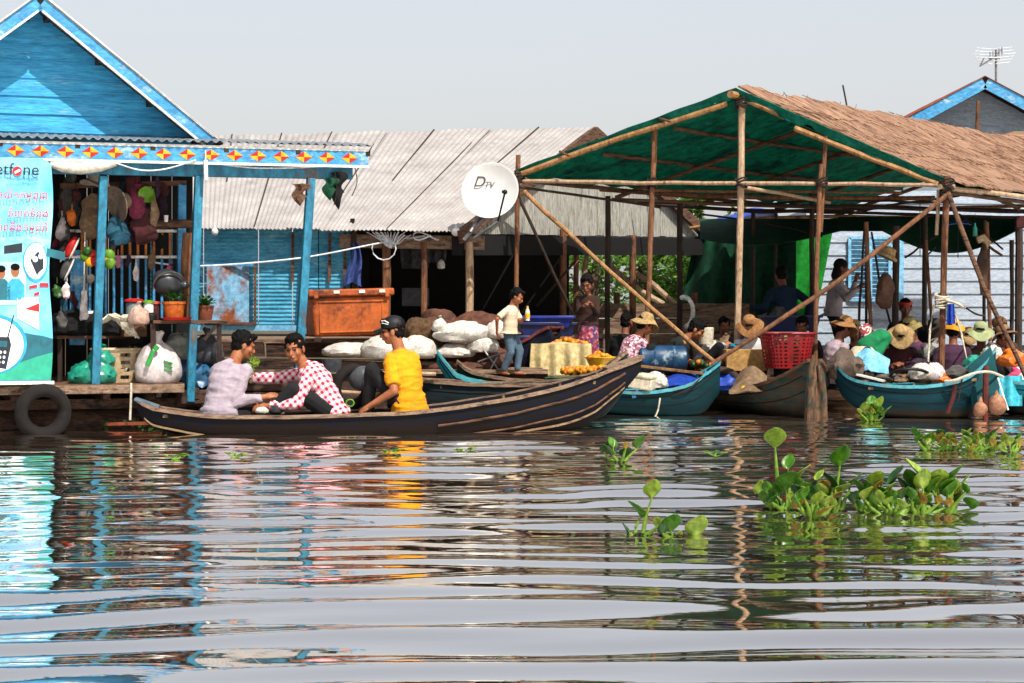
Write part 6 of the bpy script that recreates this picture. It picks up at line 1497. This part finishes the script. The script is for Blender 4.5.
        for k, (o, L) in enumerate(((.030, .070), (.010, .080), (-.010, .074), (-.029, .058))):
            q = W+d*.092*s+l*(o*s); dd = d.copy(); ang = 0
            for sgm, fr_ in enumerate((.45, .32, .25)):
                ang += R(curl)*(.6 if sgm == 0 else .9); dd = d*math.cos(ang)+n*math.sin(ang); q2 = q+dd*(L*fr_*s); body.cap(q, q2, (.0098-.001*sgm)*s, (.009-.001*sgm)*s, 8); q = q2
        q = W+d*.03*s+l*.03*s
        for sgm, (fr_, th) in enumerate(((.042, 45), (.032, 20))):
            dd = (d*math.cos(R(th))+l*math.sin(R(th))+n*.35).normalized(); q2 = q+dd*fr_*s; body.cap(q, q2, .0125*s, .0105*s, 8); q = q2
    # legs
    leg = {}; th_, sk_ = .42*s, .40*s
    for sg, tg in ((-1, lf), (1, rf)):
        h0 = pel+r*(.088*s*sg)
        if tg is None:
            if legs == 'stand': tg = V((h0.x, h0.y, pel.z-(.80*s)))+f*.02+r*(.02*sg)
            elif legs == 'cross': tg = h0+f*.30*s-r*(.18*sg*s)-z*.06*s
            else: tg = h0+f*.36*s+r*(feet_out*.5*sg)-z*.06*s
        pole = f if legs == 'stand' else ((r*sg*1.2+f*.5+z*.25) if legs == 'cross' else (z+f*.4+r*(.35*sg)))
        K, A_ = ik(h0, V(tg), th_, sk_, pole); leg[sg] = (h0, K, A_)
        body.cap(h0, K, .070*s, .05*s); body.cap(K, A_, .05*s, .034*s); body.ell(K.lerp(A_, .3)-f*.012*s, (.047*s,)*3)
        ft = (f*.9+r*(.3*sg)).normalized(); body.cap(A_-ft*.03*s-z*.035*s, A_+ft*.12*s-z*.05*s, .033*s, .026*s); body.ell(A_+ft*.15*s-z*.055*s, (.04*s, .045*s, .018*s))
    o = remesh(body, 'person', m[skin], max(.0065, vox*.62), None, 2, loc=pel)
    tag(o, label, 'person', group)
    # clothes
    tmat = top or m['darkcloth']
    mb = MB(); inf = .016*s; torso(mb, inf*1.25, .0 if hem > .05 else .08, .93, hem*.25)
    mb.loft([ringat(.9, .125, .08, inf), ringat(.95, .085, .068, .010), ringat(.975, .066, .062, .008)])
    if hem > .05: mb.ell(pel+z*.035*s, (.185*s, .138*s, .09*s), Matrix((r, f, z)).transposed(), 18, 10)
    for sg in (-1, 1):
        S0, E, W = arm[sg]; mb.ell(S0-rS*.01*sg, (.066*s,)*3)
        if sleeve == 'long': mb.cap(S0, E, .062*s, .052*s); mb.loft([[E.lerp(W, t)+(a*math.cos(2*math.pi*j/12)+b*math.sin(2*math.pi*j/12))*q*s for j in range(12)] for (a, b, _) in (frame(W-E),) for t, q in ((-.08, .045), (.1, .054), (.6, .046), (.93, .042))])
        elif sleeve == 'short':
            a, b, _ = frame(E-S0); mb.loft([[S0.lerp(E, t)+(a*math.cos(2*math.pi*j/12)+b*math.sin(2*math.pi*j/12))*q*s for j in range(12)] for t, q in ((-.05, .058), (.2, .068), (.82, .066))])
    remesh(mb, 'shirt', tmat, vox*.8, o, 2, fold*s, 9, (.7, .7, 1.5), seed=len(ORG) % 17)
    bm_ = bottom or m['darkcloth']; mb = MB(); inf = .014*s
    if btype == 'skirt':
        base = leg[1][2].lerp(leg[-1][2], .5); hips = pel; rings = []
        for t, w_ in ((-.12, .15), (0, .18), (.25, .19), (.6, .21), (.96, .24)):
            c = hips.lerp(base, t); rings.append([c+r*(w_*s*math.cos(2*math.pi*j/28)*(1+.05*math.sin(j*2.2)*max(0, t)))+f*(w_*.78*s*math.sin(2*math.pi*j/28)*(1+.07*math.sin(j*2.9)*max(0, t))) for j in range(28)])
        mb.loft(rings); nm = 'skirt'
    else:
        mb.loft([ringat(t, w, dd, inf*.8) for t, w, dd in prof[:4] if t < .25]); mb.ell(pel-z*.03, (.135*s, .10*s, .09*s), Matrix((r, f, z)).transposed())
        for sg in (-1, 1):
            h0, K, A_ = leg[sg]; mb.cap(h0, K, .083*s*bag, .066*s*bag)
            if btype == 'shorts': pass
            else: mb.cap(K, K.lerp(A_, .86), .068*s*bag, .055*s*bag)
        nm = btype
    remesh(mb, nm, bm_, vox*.8, o, 2, .008*s, 9, seed=3)
    # hair and headwear
    if hair:
        mb = MB(); el(mb, (0, -.022, .045), (.083, .1, .084), 18, 12); el(mb, (0, -.05, -.012), (.072, .056, .07)); 
        for sg in (-1, 1): el(mb, (sg*.066, .0, .022), (.016, .04, .035))
        el(mb, (0, .062, .092), (.06, .03, .024))
        if hair == 'long': mb.cap(hp_(0, -.08, -.02), hp_(0, -.1, -.2), .05*hs, .035*hs)
        if hair == 'bun': el(mb, (0, -.13, .0), (.045, .045, .045))
        mb.jitter(.006, 30); remesh(mb, 'hair', m['hair'], .009, o, 1, .016, 26)
    if eyes:
        for sg in (-1, 1):
            mb = MB(); mb.ell(hp_(sg*.031, .0815, -.002), (.0135*hs, .009*hs, .0065*hs), RH, 10, 8); mb.build('eye', m['black'], o)
            mb = MB(); mb.cap(hp_(sg*.015, .0925, .022), hp_(sg*.048, .082, .024), .005*hs, .004*hs, 6); mb.build('eyebrow', m['hair'], o)
        mb = MB(); mb.ell(hp_(0, .0965, -.063), (.02*hs, .006*hs, .005*hs), RH, 10, 6); mb.build('lips', M('lips', '6a3028', '5a2822', .5, 8, bump=0), o)
    if hat:
        hm = hatmat or m['straw']
        if hat in ('straw', 'bucket', 'cone', 'bonnet'):
            w_, dr, ch = {'straw': (.185, .06, .105), 'bucket': (.145, .055, .095), 'cone': (.20, .06, .14), 'bonnet': (.165, .03, .10)}[hat]
            mb = MB(); c = hp_(0, -.012, .062)
            pr = [(.094, -.015), (.091, .03), (.080, ch*.72), (.055, ch*.95), (.005, ch)] if hat != 'cone' else [(.1, -.01), (.075, .05), (.05, .1), (.03, .135), (.005, .14)]
            mb.lathe([(q*hs, zz*hs) for q, zz in pr], c, RH, 22); br = MB()
            br.lathe([(.090*hs, .0), (.13*hs, -.010*hs), (w_*hs, -dr*hs), (w_*hs, (-dr-.008)*hs), (.125*hs, -.02*hs), (.09*hs, -.012*hs)], c, RH, 28, fn=lambda p, a, i: p+V((0, 0, (.026*math.sin(a*2+1)+.014*math.sin(a*3))*hs)) if 1 <= i <= 4 else p)
            ho = mb.build('hat', hm, o); br.build('brim', hm, ho)
            if hat == 'bonnet':
                bd = MB(); bd.lathe([(.096*hs, .0), (.095*hs, .022*hs)], c, RH, 22); bd.build('hat_band', m['darkcloth'], ho)
        elif hat == 'cap':
            mb = MB(); mb.ell(hp_(0, -.012, .048), (.089*hs, .108*hs, .088*hs), RH, 22, 14); mb.v = [p if (p-hc).dot(hz3) > .030*hs else p+hz3*(.030*hs-(p-hc).dot(hz3)) for p in mb.v]; ho = mb.build('cap', hm, o)
            br = MB(); br.sheet(lambda u, v: hp_((u-.5)*.15*(1-.25*v*abs(2*u-1)), .075+.10*v*(1-.35*(2*u-1)**2), .042-.022*v-.030*(2*u-1)**2), 14, 8, .006); br.build('visor', hm, ho)
            lg = MB(); lg.sheet(lambda u, v: hp_(-.062-.02*u+.0, .03+.035*u, .075+.03*v) , 2, 2, .012); 
            lg = MB(); lg.tube([hp_(-.080, .015, .072), hp_(-.070, .050, .098), hp_(-.045, .078, .098)], .007, 6); lg.tube([hp_(-.084, .02, .06), hp_(-.06, .075, .08)], .005, 6); lg.build('cap_mark', m['white'], ho)
        elif hat == 'scarf':
            mb = MB(); el(mb, (0, -.015, .035), (.098, .118, .105), 20, 14); mb.cap(hp_(0, -.06, 0), hp_(0, -.13, -.17), .1*hs, .13*hs, 14); mb.cap(hp_(-.05, .03, -.02), hp_(-.09, .0, -.2), .05*hs, .07*hs); mb.cap(hp_(.05, .03, -.02), hp_(.09, .0, -.2), .05*hs, .07*hs)
            remesh(mb, 'headscarf', hm, .013, o, 2, .014, 9)
        elif hat == 'hood':
            mb = MB(); el(mb, (0, -.025, .03), (.09, .105, .1), 20, 14); mb.cap(hp_(0, -.05, 0), hp_(0, -.06, -.13), .07*hs, .08*hs, 14); remesh(mb, 'hood', hm, .012, o, 2, .006, 9)
        elif hat == 'band':
            mb = MB(); mb.lathe([(.088*hs, -.022*hs), (.095*hs, 0), (.09*hs, .022*hs)], hp_(0, -.012, .055), RH, 20); mb.build('headband', hm, o)
        elif hat == 'knit':
            mb = MB(); el(mb, (0, -.012, .05), (.09, .108, .09), 20, 14); mb.build('knit_cap', hm, o)
    return o
def cloth(name, a, b=None, sc=8, **k): return M(name, a, b, .9, sc*.4, bump=.1, grit=.14, **k)
def checked():
    mt = M('red check cotton', 'dcd2d4', None, .85, 8, bump=.05); n = mt.node_tree.nodes; L = mt.node_tree.links; b = n['Principled BSDF']
    tc = n['Texture Coordinate']; mp = n.new('ShaderNodeMapping'); mp.inputs['Rotation'].default_value = (R(20), R(38), 0); L.new(tc.outputs['Object'], mp.inputs[0]); sx = n.new('ShaderNodeSeparateXYZ'); L.new(mp.outputs[0], sx.inputs[0])
    prs = []
    for ax in (0, 2):
        mu = n.new('ShaderNodeMath'); mu.operation = 'MULTIPLY'; mu.inputs[1].default_value = 2*math.pi/.055; L.new(sx.outputs[ax], mu.inputs[0]); si = n.new('ShaderNodeMath'); si.operation = 'SINE'; L.new(mu.outputs[0], si.inputs[0]); mr = n.new('ShaderNodeMapRange'); mr.inputs['From Min'].default_value = -.15; mr.inputs['From Max'].default_value = .15; L.new(si.outputs[0], mr.inputs['Value']); prs.append(mr)
    ad = n.new('ShaderNodeMath'); ad.operation = 'ADD'; L.new(prs[0].outputs[0], ad.inputs[0]); L.new(prs[1].outputs[0], ad.inputs[1]); hf = n.new('ShaderNodeMath'); hf.operation = 'MULTIPLY'; hf.inputs[1].default_value = .5; L.new(ad.outputs[0], hf.inputs[0])
    rp = n.new('ShaderNodeValToRGB'); e = rp.color_ramp.elements; rp.color_ramp.interpolation = 'CONSTANT'; e[0].color = lin('d8ccce'); e[1].position = .45; e[1].color = lin('cc8c98'); q = e.new(.95); q.color = lin('a01426'); L.new(hf.outputs[0], rp.inputs[0]); L.new(rp.outputs[0], b.inputs['Base Color']); return mt
def printed(name, base, spots, sc=34, thr=.5):
    mt = M(name, base, None, .85, 8, bump=.1); n = mt.node_tree.nodes; L = mt.node_tree.links; tc = n['Texture Coordinate']; vo = n.new('ShaderNodeTexVoronoi'); vo.inputs['Scale'].default_value = sc; L.new(tc.outputs['Object'], vo.inputs['Vector']); sp = n.new('ShaderNodeSeparateColor'); L.new(vo.outputs['Color'], sp.inputs[0]); rp = n.new('ShaderNodeValToRGB'); rp.color_ramp.interpolation = 'CONSTANT'; e = rp.color_ramp.elements
    e[0].color = lin(base); e[1].position = thr; e[1].color = lin(spots[0])
    for i, h in enumerate(spots[1:]): q = e.new(thr+(1-thr)*(i+1)/len(spots)); q.color = lin(h)
    L.new(sp.outputs[0], rp.inputs[0]); L.new(rp.outputs[0], n['Principled BSDF'].inputs['Base Color']); return mt
lav = cloth('lavender shirt', 'a89ca4', '928690'); yel = cloth('yellow tee', 'dc980c', 'c4840a'); den = cloth('faded denim', '5c7080', '3c4c5c', 14); crm = cloth('cream shirt', 'cfc2ac', 'b4a68c'); drk = cloth('dark trousers', '1e1e22', '141416')
brt = cloth('brown top', '3c241a', '2a1812'); gsh = 'three men in the front boat'
# --- the three men of the front boat
o1 = person('man in a lavender shirt sitting with his back turned to us', P(219, 417, 19.72), 62, 1.84, 26, 3, -8, -34, 18, 0, lh=P(243, 403, 20.2), rh=P(264, 397, 19.72), top=lav, bottom=drk, curl=50, vox=.011, group=gsh, rpole=V((.35, -.2, -1)), legs='cross', fold=.014)
o2 = person('man in a red and white checked shirt reaching out one arm', P(334, 415, 19.9), 188, 1.86, 37, 0, 8, 62, 10, 4, lh=P(268, 406, 19.65), rh=P(245, 378, 20.15), top=checked(), bottom=drk, curl=35, vox=.011, group=gsh, legs='squat', lf=P(262, 424, 19.7), rf=P(262, 424, 20.1), lpole=V((.3, -.3, -1)), rpole=V((0, .4, -1)), eyes=True, fold=.012)
o3 = person('man in a yellow tee shirt and black cap looking left', P(410, 406, 20.02), 142, 1.82, 14, -4, 6, 30, 8, 0, lh=P(370, 406, 19.82), rh=P(376, 400, 20.45), top=yel, sleeve='short', bottom=drk, curl=50, vox=.011, group=gsh, hat='cap', hatmat=m['black'], lpole=V((.5, -.3, -.3)), legs='squat', eyes=True, fold=.016)
# green sprig passed hand to hand
c = P(254, 368, 20.05); o = thing('leafy_sprig', 'pale green leafy sprig passed between the first two men', 'herb', c); mb = MB(); mb.tube([P(250, 383, 20.05), P(254, 370, 20.05), P(252, 358, 20.05)], .006, 6); mb.build('sprig_stem', m['stem'], o)
for (dx, dy) in ((-6, -6), (-2, -12), (4, -8), (-9, -1), (2, -3)):
    mb = MB(); a = P(254, 368, 20.05); b = P(254+dx, 368+dy, 20.03); sd = V((.02, .01, .012)); mb.sheet(lambda u, v: a.lerp(b, .35+.65*v)+V(((u-.5)*.07*math.sin(math.pi*min(1, v*.9+.05)), .012*math.sin(u*3), .01*v)), 4, 5, .003); mb.build('sprig_leaf', m['leafl'], o)
# --- children
Yb = 22.1
o4 = person('small boy in a cream shirt and jeans holding up a yellow drink bottle', P(510, 331, Yb), -28, .90, 5, 0, 0, 18, 28, 0, lh=P(525, 318, Yb-.12), rh=P(497, 331, Yb-.08), top=crm, sleeve='short', bottom=den, legs='stand', curl=55, vox=.009, head=1.32, lf=P(517, 371, Yb-.02), rf=P(503, 371, Yb), hem=.2, bag=1.22, belly=1.12, group='children at the market', eyes=True, lpole=V((.2, 0, -1)))
c = P(527.5, 321, Yb-.2); o = thing('drink_bottle', 'clear bottle with yellow drink and yellow cap in the boy\'s hand', 'bottle', c)
mb = MB(); mb.lathe([(.005, 0), (.024, .003), (.026, .09), (.022, .115), (.01, .14), (.01, .15), (.005, .15)], c, None, 14); mb.build('bottle_body', M('bottle plastic', 'd8d4c8', 'c8c4b4', .15, 8, bump=0, spec=.6), o); mb = MB(); mb.lathe([(.0272, .03), (.0272, .085)], c, None, 14); mb.build('drink_label', m['yellow'], o); mb = MB(); mb.lathe([(.012, .145), (.012, .162), (.003, .164)], c, None, 12); mb.build('bottle_cap', m['yellow'], o)
o5 = person('girl in a brown top and patterned red skirt standing with hands folded', P(588, 322, 23.9), 262, 1.04, 3, 0, 0, -6, 22, 0, lh=P(592, 305, 23.68), rh=P(584, 306, 23.68), top=brt, bottom=printed('red plaid skirt', '6a2438', ('8c3a48', '322c50', '9c6468', '5c1c2c'), 34, .3), btype='skirt', legs='stand', curl=60, vox=.010, head=1.42, group='children at the market', eyes=True, lpole=V((.35, .5, -1)), rpole=V((-.35, .5, -1)), skin='skind')
# --- sitting traders, left of the ridge post
pr = printed('pink flowered cotton', '8c5a68', ('c49aa4', '5c3040', 'd4b8bc'), 42, .4)
person('trader in a pink flowered blouse and straw hat sitting behind the teal boat', P(624, 374, 24.3), 30, 1.56, 28, 0, 0, -10, 22, top=pr, hat='straw', hatmat=m['strawl'], rh=P(662, 362, 24.5), lh=P(668, 360, 24.9))
person('person with black hair sitting half hidden behind the straw hat and pink blouse', P(622, 371, 26.0), 60, 1.52, 12, 0, 0, 0, 8, top=m['darkcloth'], hair='short', skin='skind', vox=.016)
person('man in a dark shirt bending over the goods, face down to the right', P(664, 374, 25.0), -12, 1.64, 38, 0, -4, 6, 30, top=cloth('dark olive shirt', '1c2420', '12181a'), lh=P(704, 366, 24.95), rh=P(696, 370, 24.6), eyes=True, legs='squat')
person('person in a striped grey shirt bent low beside the ridge post', P(697, 370, 25.4), 10, 1.5, 60, 0, 0, 0, 45, top=printed('grey striped cotton', '7c8890', ('5a6874', '949ea4'), 20, .5), vox=.016, hair='short')
person('trader in a white blouse and tan hat behind the ridge post, head bowed', P(752, 375, 25.0), 255, 1.52, 12, 0, 0, 0, 38, top=cloth('white blouse', 'd4d0cc', 'b8b2ae'), hat='straw', vox=.014, lh=P(757, 360, 24.6), rh=P(743, 360, 24.6))
person('man in a dark blue shirt with both arms spread before the green curtain', P(786, 322, 27.9), 100, 1.62, 18, 0, 0, 0, 20, legs='stand', top=cloth('dark blue shirt', '14304a', '0e2236'), bottom=drk, lh=P(750, 308, 28.0), rh=P(806, 318, 28.0), vox=.014, skin='skind')
person('stooping person in a pale shirt below the arm of the man in dark blue', P(752, 338, 28.6), 0, 1.55, 62, 0, 0, 0, 30, top=cloth('pale grey shirt', 'a8a8a8', '8c8c8c'), vox=.016, skin='skind', legs='squat')
person('standing person in a pale shirt and dark hood in front of the shutters', P(833, 313, 30.4), -8, 1.66, 10, 0, 0, 0, 8, legs='stand', top=cloth('pale long shirt', 'a89ea0', '8e8486'), bottom=drk, hair=None, hat='hood', hatmat=m['darkcloth'], rh=P(858, 288, 30.1), lh=P(856, 280, 30.5), vox=.014, skin='skind', hem=.3)
person('trader in a dusty lavender shirt and wide tan hat by the teal boat', P(832, 380, 24.3), 25, 1.54, 12, 0, 0, 0, 26, top=cloth('dusty lavender shirt', 'a8989e', '8a7a82'), hat='straw', vox=.013, lh=P(855, 376, 24.2), rh=P(848, 382, 23.9), skin='skind')
person('trader in a straw hat half hidden behind the wide tan hat', P(855, 382, 25.9), 250, 1.56, 6, 0, 0, 0, 10, top=m['darkcloth'], hat='bucket', hatmat=m['strawl'], vox=.016, skin='skind')
person('trader bent forward in a cream blouse and bright green headscarf', P(843, 377, 23.9), 8, 1.54, 54, 0, 0, 0, 30, top=cloth('cream blouse', 'd4c4ac', 'b8a68c'), hair=None, hat='scarf', hatmat=cloth('green headscarf', '0f7a4c', '0a5a38'), vox=.013, skin='skind')
person('trader in a dark red blouse with pale straw hat tipped towards us', P(899, 383, 24.6), 262, 1.54, 20, 0, 0, 0, 48, top=dredc, hat='straw', hatmat=m['strawl'], vox=.013, lh=P(905, 366, 24.2), rh=P(892, 366, 24.2), skin='skind')
person('trader in plum with an olive straw hat behind the tipped straw hat', P(918, 379, 25.6), 220, 1.56, 10, 0, 0, 0, 20, top=cloth('plum blouse', '5a3c50', '3c2636'), hat='bucket', hatmat=cloth('olive straw', '9c8c5c', '7a6c44', 30), vox=.015, skin='skind')
person('dark clothed trader wearing a red headband, furthest back', P(905, 358, 26.6), 265, 1.58, 4, 0, 0, 0, 4, top=m['darkcloth'], hat='band', hatmat=m['red'], vox=.016, skin='skind', hair='short')
person('trader in a wine purple blouse and yellow hat beside the roped post', P(953, 385, 24.5), 75, 1.56, 6, 0, 0, 0, 14, top=cloth('wine purple blouse', '4c2c44', '342032'), hat='bucket', hatmat=cloth('yellow hat', 'd89a1c', 'a8741a', 14), vox=.013, skin='skind')
person('trader in a pale green hat between the roped post and the right brace', P(981, 384, 25.6), 255, 1.54, 8, 0, 0, 0, 18, top=cloth('muddy brown blouse', '5c4a34', '423424'), hat='straw', hatmat=cloth('pale green hat', 'a4ac84', '848c66', 20), vox=.015, skin='skind')
person('trader in a brown knitted cap at the right under the shed', P(1004, 380, 25.4), 110, 1.6, 8, 0, 0, 0, 6, top=cloth('brown jacket', '4a342c', '33231e'), hair='short', hat='knit', hatmat=cloth('brown knit', '6c4c34', '4c3424', 20), vox=.015, skin='skind')
person('trader in a white and pink blouse and brown straw hat at the right edge', P(1020, 390, 24.2), 150, 1.56, 16, 0, 0, 0, 18, top=printed('white pink patchwork', 'd8ccc4', ('c04a70', 'd8ccc4', 'b83c64'), 5, .45), hat='bonnet', hatmat=cloth('brown straw', '8a6c4a', '6a5038', 25), vox=.013, lh=P(1000, 384, 24.0), rh=P(1010, 388, 23.9), skin='skind')
# more traders packed between the posts
person('trader in a faded blue blouse and checked head cloth between the two hatted women', P(872, 384, 25.2), 235, 1.54, 14, 0, 0, 0, 24, top=cloth('faded blue blouse', '4c5c70', '343f50'), hair=None, hat='scarf', hatmat=printed('checked krama', '8c3a3a', ('d0c4bc', '6a2a2e'), 40, .4), vox=.016, skin='skind')
person('trader in black with a faded straw hat right of the roped post, half hidden', P(968, 388, 26.4), 262, 1.56, 6, 0, 0, 0, 18, top=m['darkcloth'], hat='bucket', hatmat=m['strawl'], vox=.016, skin='skind')
person('trader in a brown blouse with a dark cloth hat left of the roped post', P(936, 380, 26.2), 250, 1.56, 8, 0, 0, 0, 12, top=cloth('dim brown blouse', '4c382c', '33241c'), hat='bucket', hatmat=cloth('dark cloth hat', '3c342c', '282320'), vox=.016, skin='skind')
person('bareheaded man in a dark grey shirt seated behind the red basket', P(806, 376, 26.4), 240, 1.6, 10, 0, 0, 0, 14, top=cloth('dark grey shirt', '34363a', '222428'), vox=.016, skin='skind')
person('bareheaded youth in a dull red shirt seated before the green curtain', P(722, 372, 27.0), 280, 1.5, 8, 0, 0, 0, 10, top=cloth('dull red shirt', '5c2a28', '3e1c1a'), vox=.016, skin='skind')
# ================================================================ floating water plants
rndp = random.Random(5)
def hyleaf(o, base, tip, size, az, tilt, mat, bulb=.016):
    """one leaf: swollen stalk from base to tip, spoon shaped blade standing on it"""
    base = V(base); tip = V(tip); st = MB(); midp = base.lerp(tip, .5)+V((rndp.uniform(-.02, .02), 0, 0))
    L = (tip-base).length
    st.tube([base, base.lerp(midp, .5), midp, midp.lerp(tip, .6), tip], [bulb*.8, bulb, bulb*.7, bulb*.5, bulb*.32], 8)
    so_ = st.build('leaf_stalk', m['stem'], o)
    up = (V((0, 0, 1))*math.cos(tilt)+V((math.cos(az), math.sin(az), 0))*math.sin(tilt)).normalized()
    nrm = V((math.cos(az), math.sin(az), 0)); nrm = (nrm-up*nrm.dot(up)).normalized(); sd = up.cross(nrm)
    mb = MB()
    def bl(u, v):
        t = v; w_ = size*.5*(math.sin(math.pi*min(1, t*.92+.06))**.62)*(1-.18*t); x = (u-.5)*2
        return tip+up*(size*1.05*t-.004)+sd*(w_*x)+nrm*(.28*size*x*x*(1-t)-.25*size*t*t+.03*size*math.sin(x*5+t*4))*-1
    mb.sheet(bl, 8, 10, .0025); mb.build('leaf', mat, so_)
def plant(label, px, py, leaves, Y=None, group='water hyacinths on the river', extra=0, pads=0):
    Y = Y or CH*F/(py-HY); c = P(px, py, Y); c.z = 0; o = thing('water_hyacinth', label, 'water plant', c, group)
    for (lx, ly, size, fz_, mt) in leaves:
        # fz_: azimuth the blade faces (deg), size in metres, (lx,ly) = where the blade starts
        dy = rndp.uniform(-.06, .06); tp = P(lx, ly, Y+dy); b0 = V((c.x+(tp.x-c.x)*.25+rndp.uniform(-.02, .02), c.y+dy*.4, -.01)); tl = R(rndp.uniform(5, 30))
        hyleaf(o, b0, tp, size, R(fz_), tl, m[mt], rndp.uniform(.012, .018))
    for k in range(int(extra*1.35)):
        a = rndp.uniform(0, 6.28); rr = rndp.uniform(.03, .16); h = rndp.uniform(.02, .13); tp = c+V((rr*math.cos(a)*1.2, rr*math.sin(a), h)); hyleaf(o, c+V((rr*.3*math.cos(a), rr*.3*math.sin(a), -.01)), tp, rndp.uniform(.055, .105), R(rndp.uniform(-150, -30)), R(rndp.uniform(2, 38)), m[rndp.choice(('leaf', 'leaf', 'leafl', 'leafl', 'leafd', 'leafy'))])
    mb = MB()
    for k in range(14):
        a = rndp.uniform(0, 6.28); mb.tube([c+V((0, 0, .01)), c+V((.06*math.cos(a), .06*math.sin(a), .004)), c+V((.13*math.cos(a), .13*math.sin(a), -.02))], [.006, .004, .002], 5)
    mb.build('roots', m['cord'], o); return o
# big clump, right of centre (photo 760-980, 420-520)
plant('tallest water hyacinth, a single pale leaf on a long upright stalk', 775, 509, [(775, 447, .15, -95, 'leafl'), (765, 503, .09, -110, 'leaf'), (778, 500, .07, 200, 'leafd')], extra=4)
plant('water hyacinth with two upright bright green leaves beside the tall single stalk', 787, 510, [(786, 490, .155, -80, 'leaf'), (788, 468, .09, 60, 'leaf'), (800, 478, .10, -20, 'leafl'), (779, 505, .07, 170, 'leafd')], extra=4)
plant('water hyacinth with one big rounded leaf held high amid the big clump', 833, 511, [(840, 466, .145, -75, 'leaf'), (832, 487, .13, 190, 'leafd'), (818, 480, .07, 30, 'leafl'), (850, 489, .12, -20, 'leaf'), (822, 496, .09, -120, 'leafl')], extra=9)
plant('low water hyacinth with thin curled stalks at the front of the big clump', 812, 517, [(812, 500, .09, -90, 'leafd'), (826, 506, .08, -60, 'leafl')], extra=9)
plant('water hyacinth with a round pale leaf beside a dark folded leaf', 868, 513, [(875, 486, .12, -85, 'leafl'), (893, 484, .12, 10, 'leafd'), (886, 497, .10, -40, 'leafl'), (860, 492, .09, 200, 'leaf')], extra=9)
plant('water hyacinth just right of the round pale leaf in the clump', 892, 516, [(893, 505, .10, -95, 'leaf'), (880, 503, .08, -120, 'leafl'), (902, 500, .09, -40, 'leafd')], extra=8)
plant('water hyacinth with a pale pointed leaf held high on its left', 918, 514, [(917, 474, .11, 150, 'leafl'), (912, 490, .13, -130, 'leaf'), (923, 488, .12, -80, 'leafl'), (905, 493, .10, 200, 'leafd'), (930, 492, .12, -50, 'leaf')], extra=10)
plant('dense leafy water hyacinth at the right end of the big clump', 943, 513, [(951, 482, .13, -30, 'leaf'), (938, 487, .14, -95, 'leafl'), (930, 484, .11, 120, 'leafd'), (962, 494, .12, -10, 'leafl'), (947, 496, .13, -80, 'leaf'), (957, 503, .10, -30, 'leafd')], extra=10)
# small plant left of it
plant('small water hyacinth with one leaf on a slanting stalk, nearest the bottom middle', 639, 535, [(652, 497, .11, -80, 'leafl'), (641, 517, .11, 200, 'leaf'), (627, 533, .06, 170, 'leafd')], extra=1)
plant('low water hyacinth with two round leaves right of the slanting stalk', 672, 536, [(671, 531, .12, -80, 'leaf'), (696, 537, .14, -75, 'leafl'), (664, 538, .07, 200, 'leafl'), (678, 540, .06, -60, 'leafl')], extra=1)
plant('small water hyacinth alone on the water below the teal boat with the foam box', 619, 462, [(612, 455, .11, 180, 'leaf'), (638, 448, .12, -60, 'leaf'), (625, 458, .12, -80, 'leafd'), (613, 447, .09, 120, 'leaf')], extra=2)
plant('water hyacinth close under the left end of the large teal boat', 873, 424, [(866, 414, .15, -100, 'leafl'), (878, 410, .16, -60, 'leafl'), (872, 406, .13, 80, 'leaf'), (884, 416, .13, -20, 'leaf')], 22.0, extra=12)
for i, (px, py, lb, n) in enumerate(((929, 451, 'pale low water hyacinth at the left end of the far row on the right', 6), (950, 451, 'low water hyacinth second in the far row on the right', 8), (971, 452, 'water hyacinth with rounded leaves in the middle of the far row', 7), (988, 450, 'taller leafy water hyacinth near the right end of the far row', 10), (1010, 453, 'flat yellowish water hyacinth at the right end of the far row', 5))):
    plant(lb, px, py, [(px+rndp.uniform(-6, 6), py-rndp.uniform(5, 11), .085, rndp.uniform(-140, -40), rndp.choice(('leaf', 'leafl'))) for k in range(3)], extra=n)
for i, (px, py, lb) in enumerate(((174, 459, 'tiny floating weed sprig left of the lavender reflection'), (234, 458, 'small floating weed sprig under the man in lavender'), (390, 455, 'tiny floating weed sprig left of the yellow reflection'), (463, 452, 'small dark floating sprig under the bow of the front boat'), (716, 456, 'tiny pale floating sprig below the middle of the market boats'))):
    Y = CH*F/(py-HY); c = P(px, py, Y); c.z = 0; o = thing('floating_sprig', lb, 'water plant', c)
    for k in range(6):
        a = rndp.uniform(0, 6.28); tp = c+V((.07*math.cos(a), .05*math.sin(a), rndp.uniform(.005, .03))); hyleaf(o, c+V((0, 0, -.005)), tp, rndp.uniform(.04, .06), a, R(60), m[rndp.choice(('leafl', 'leaf'))], .006)
bpy.data.scenes.remove(TMP)
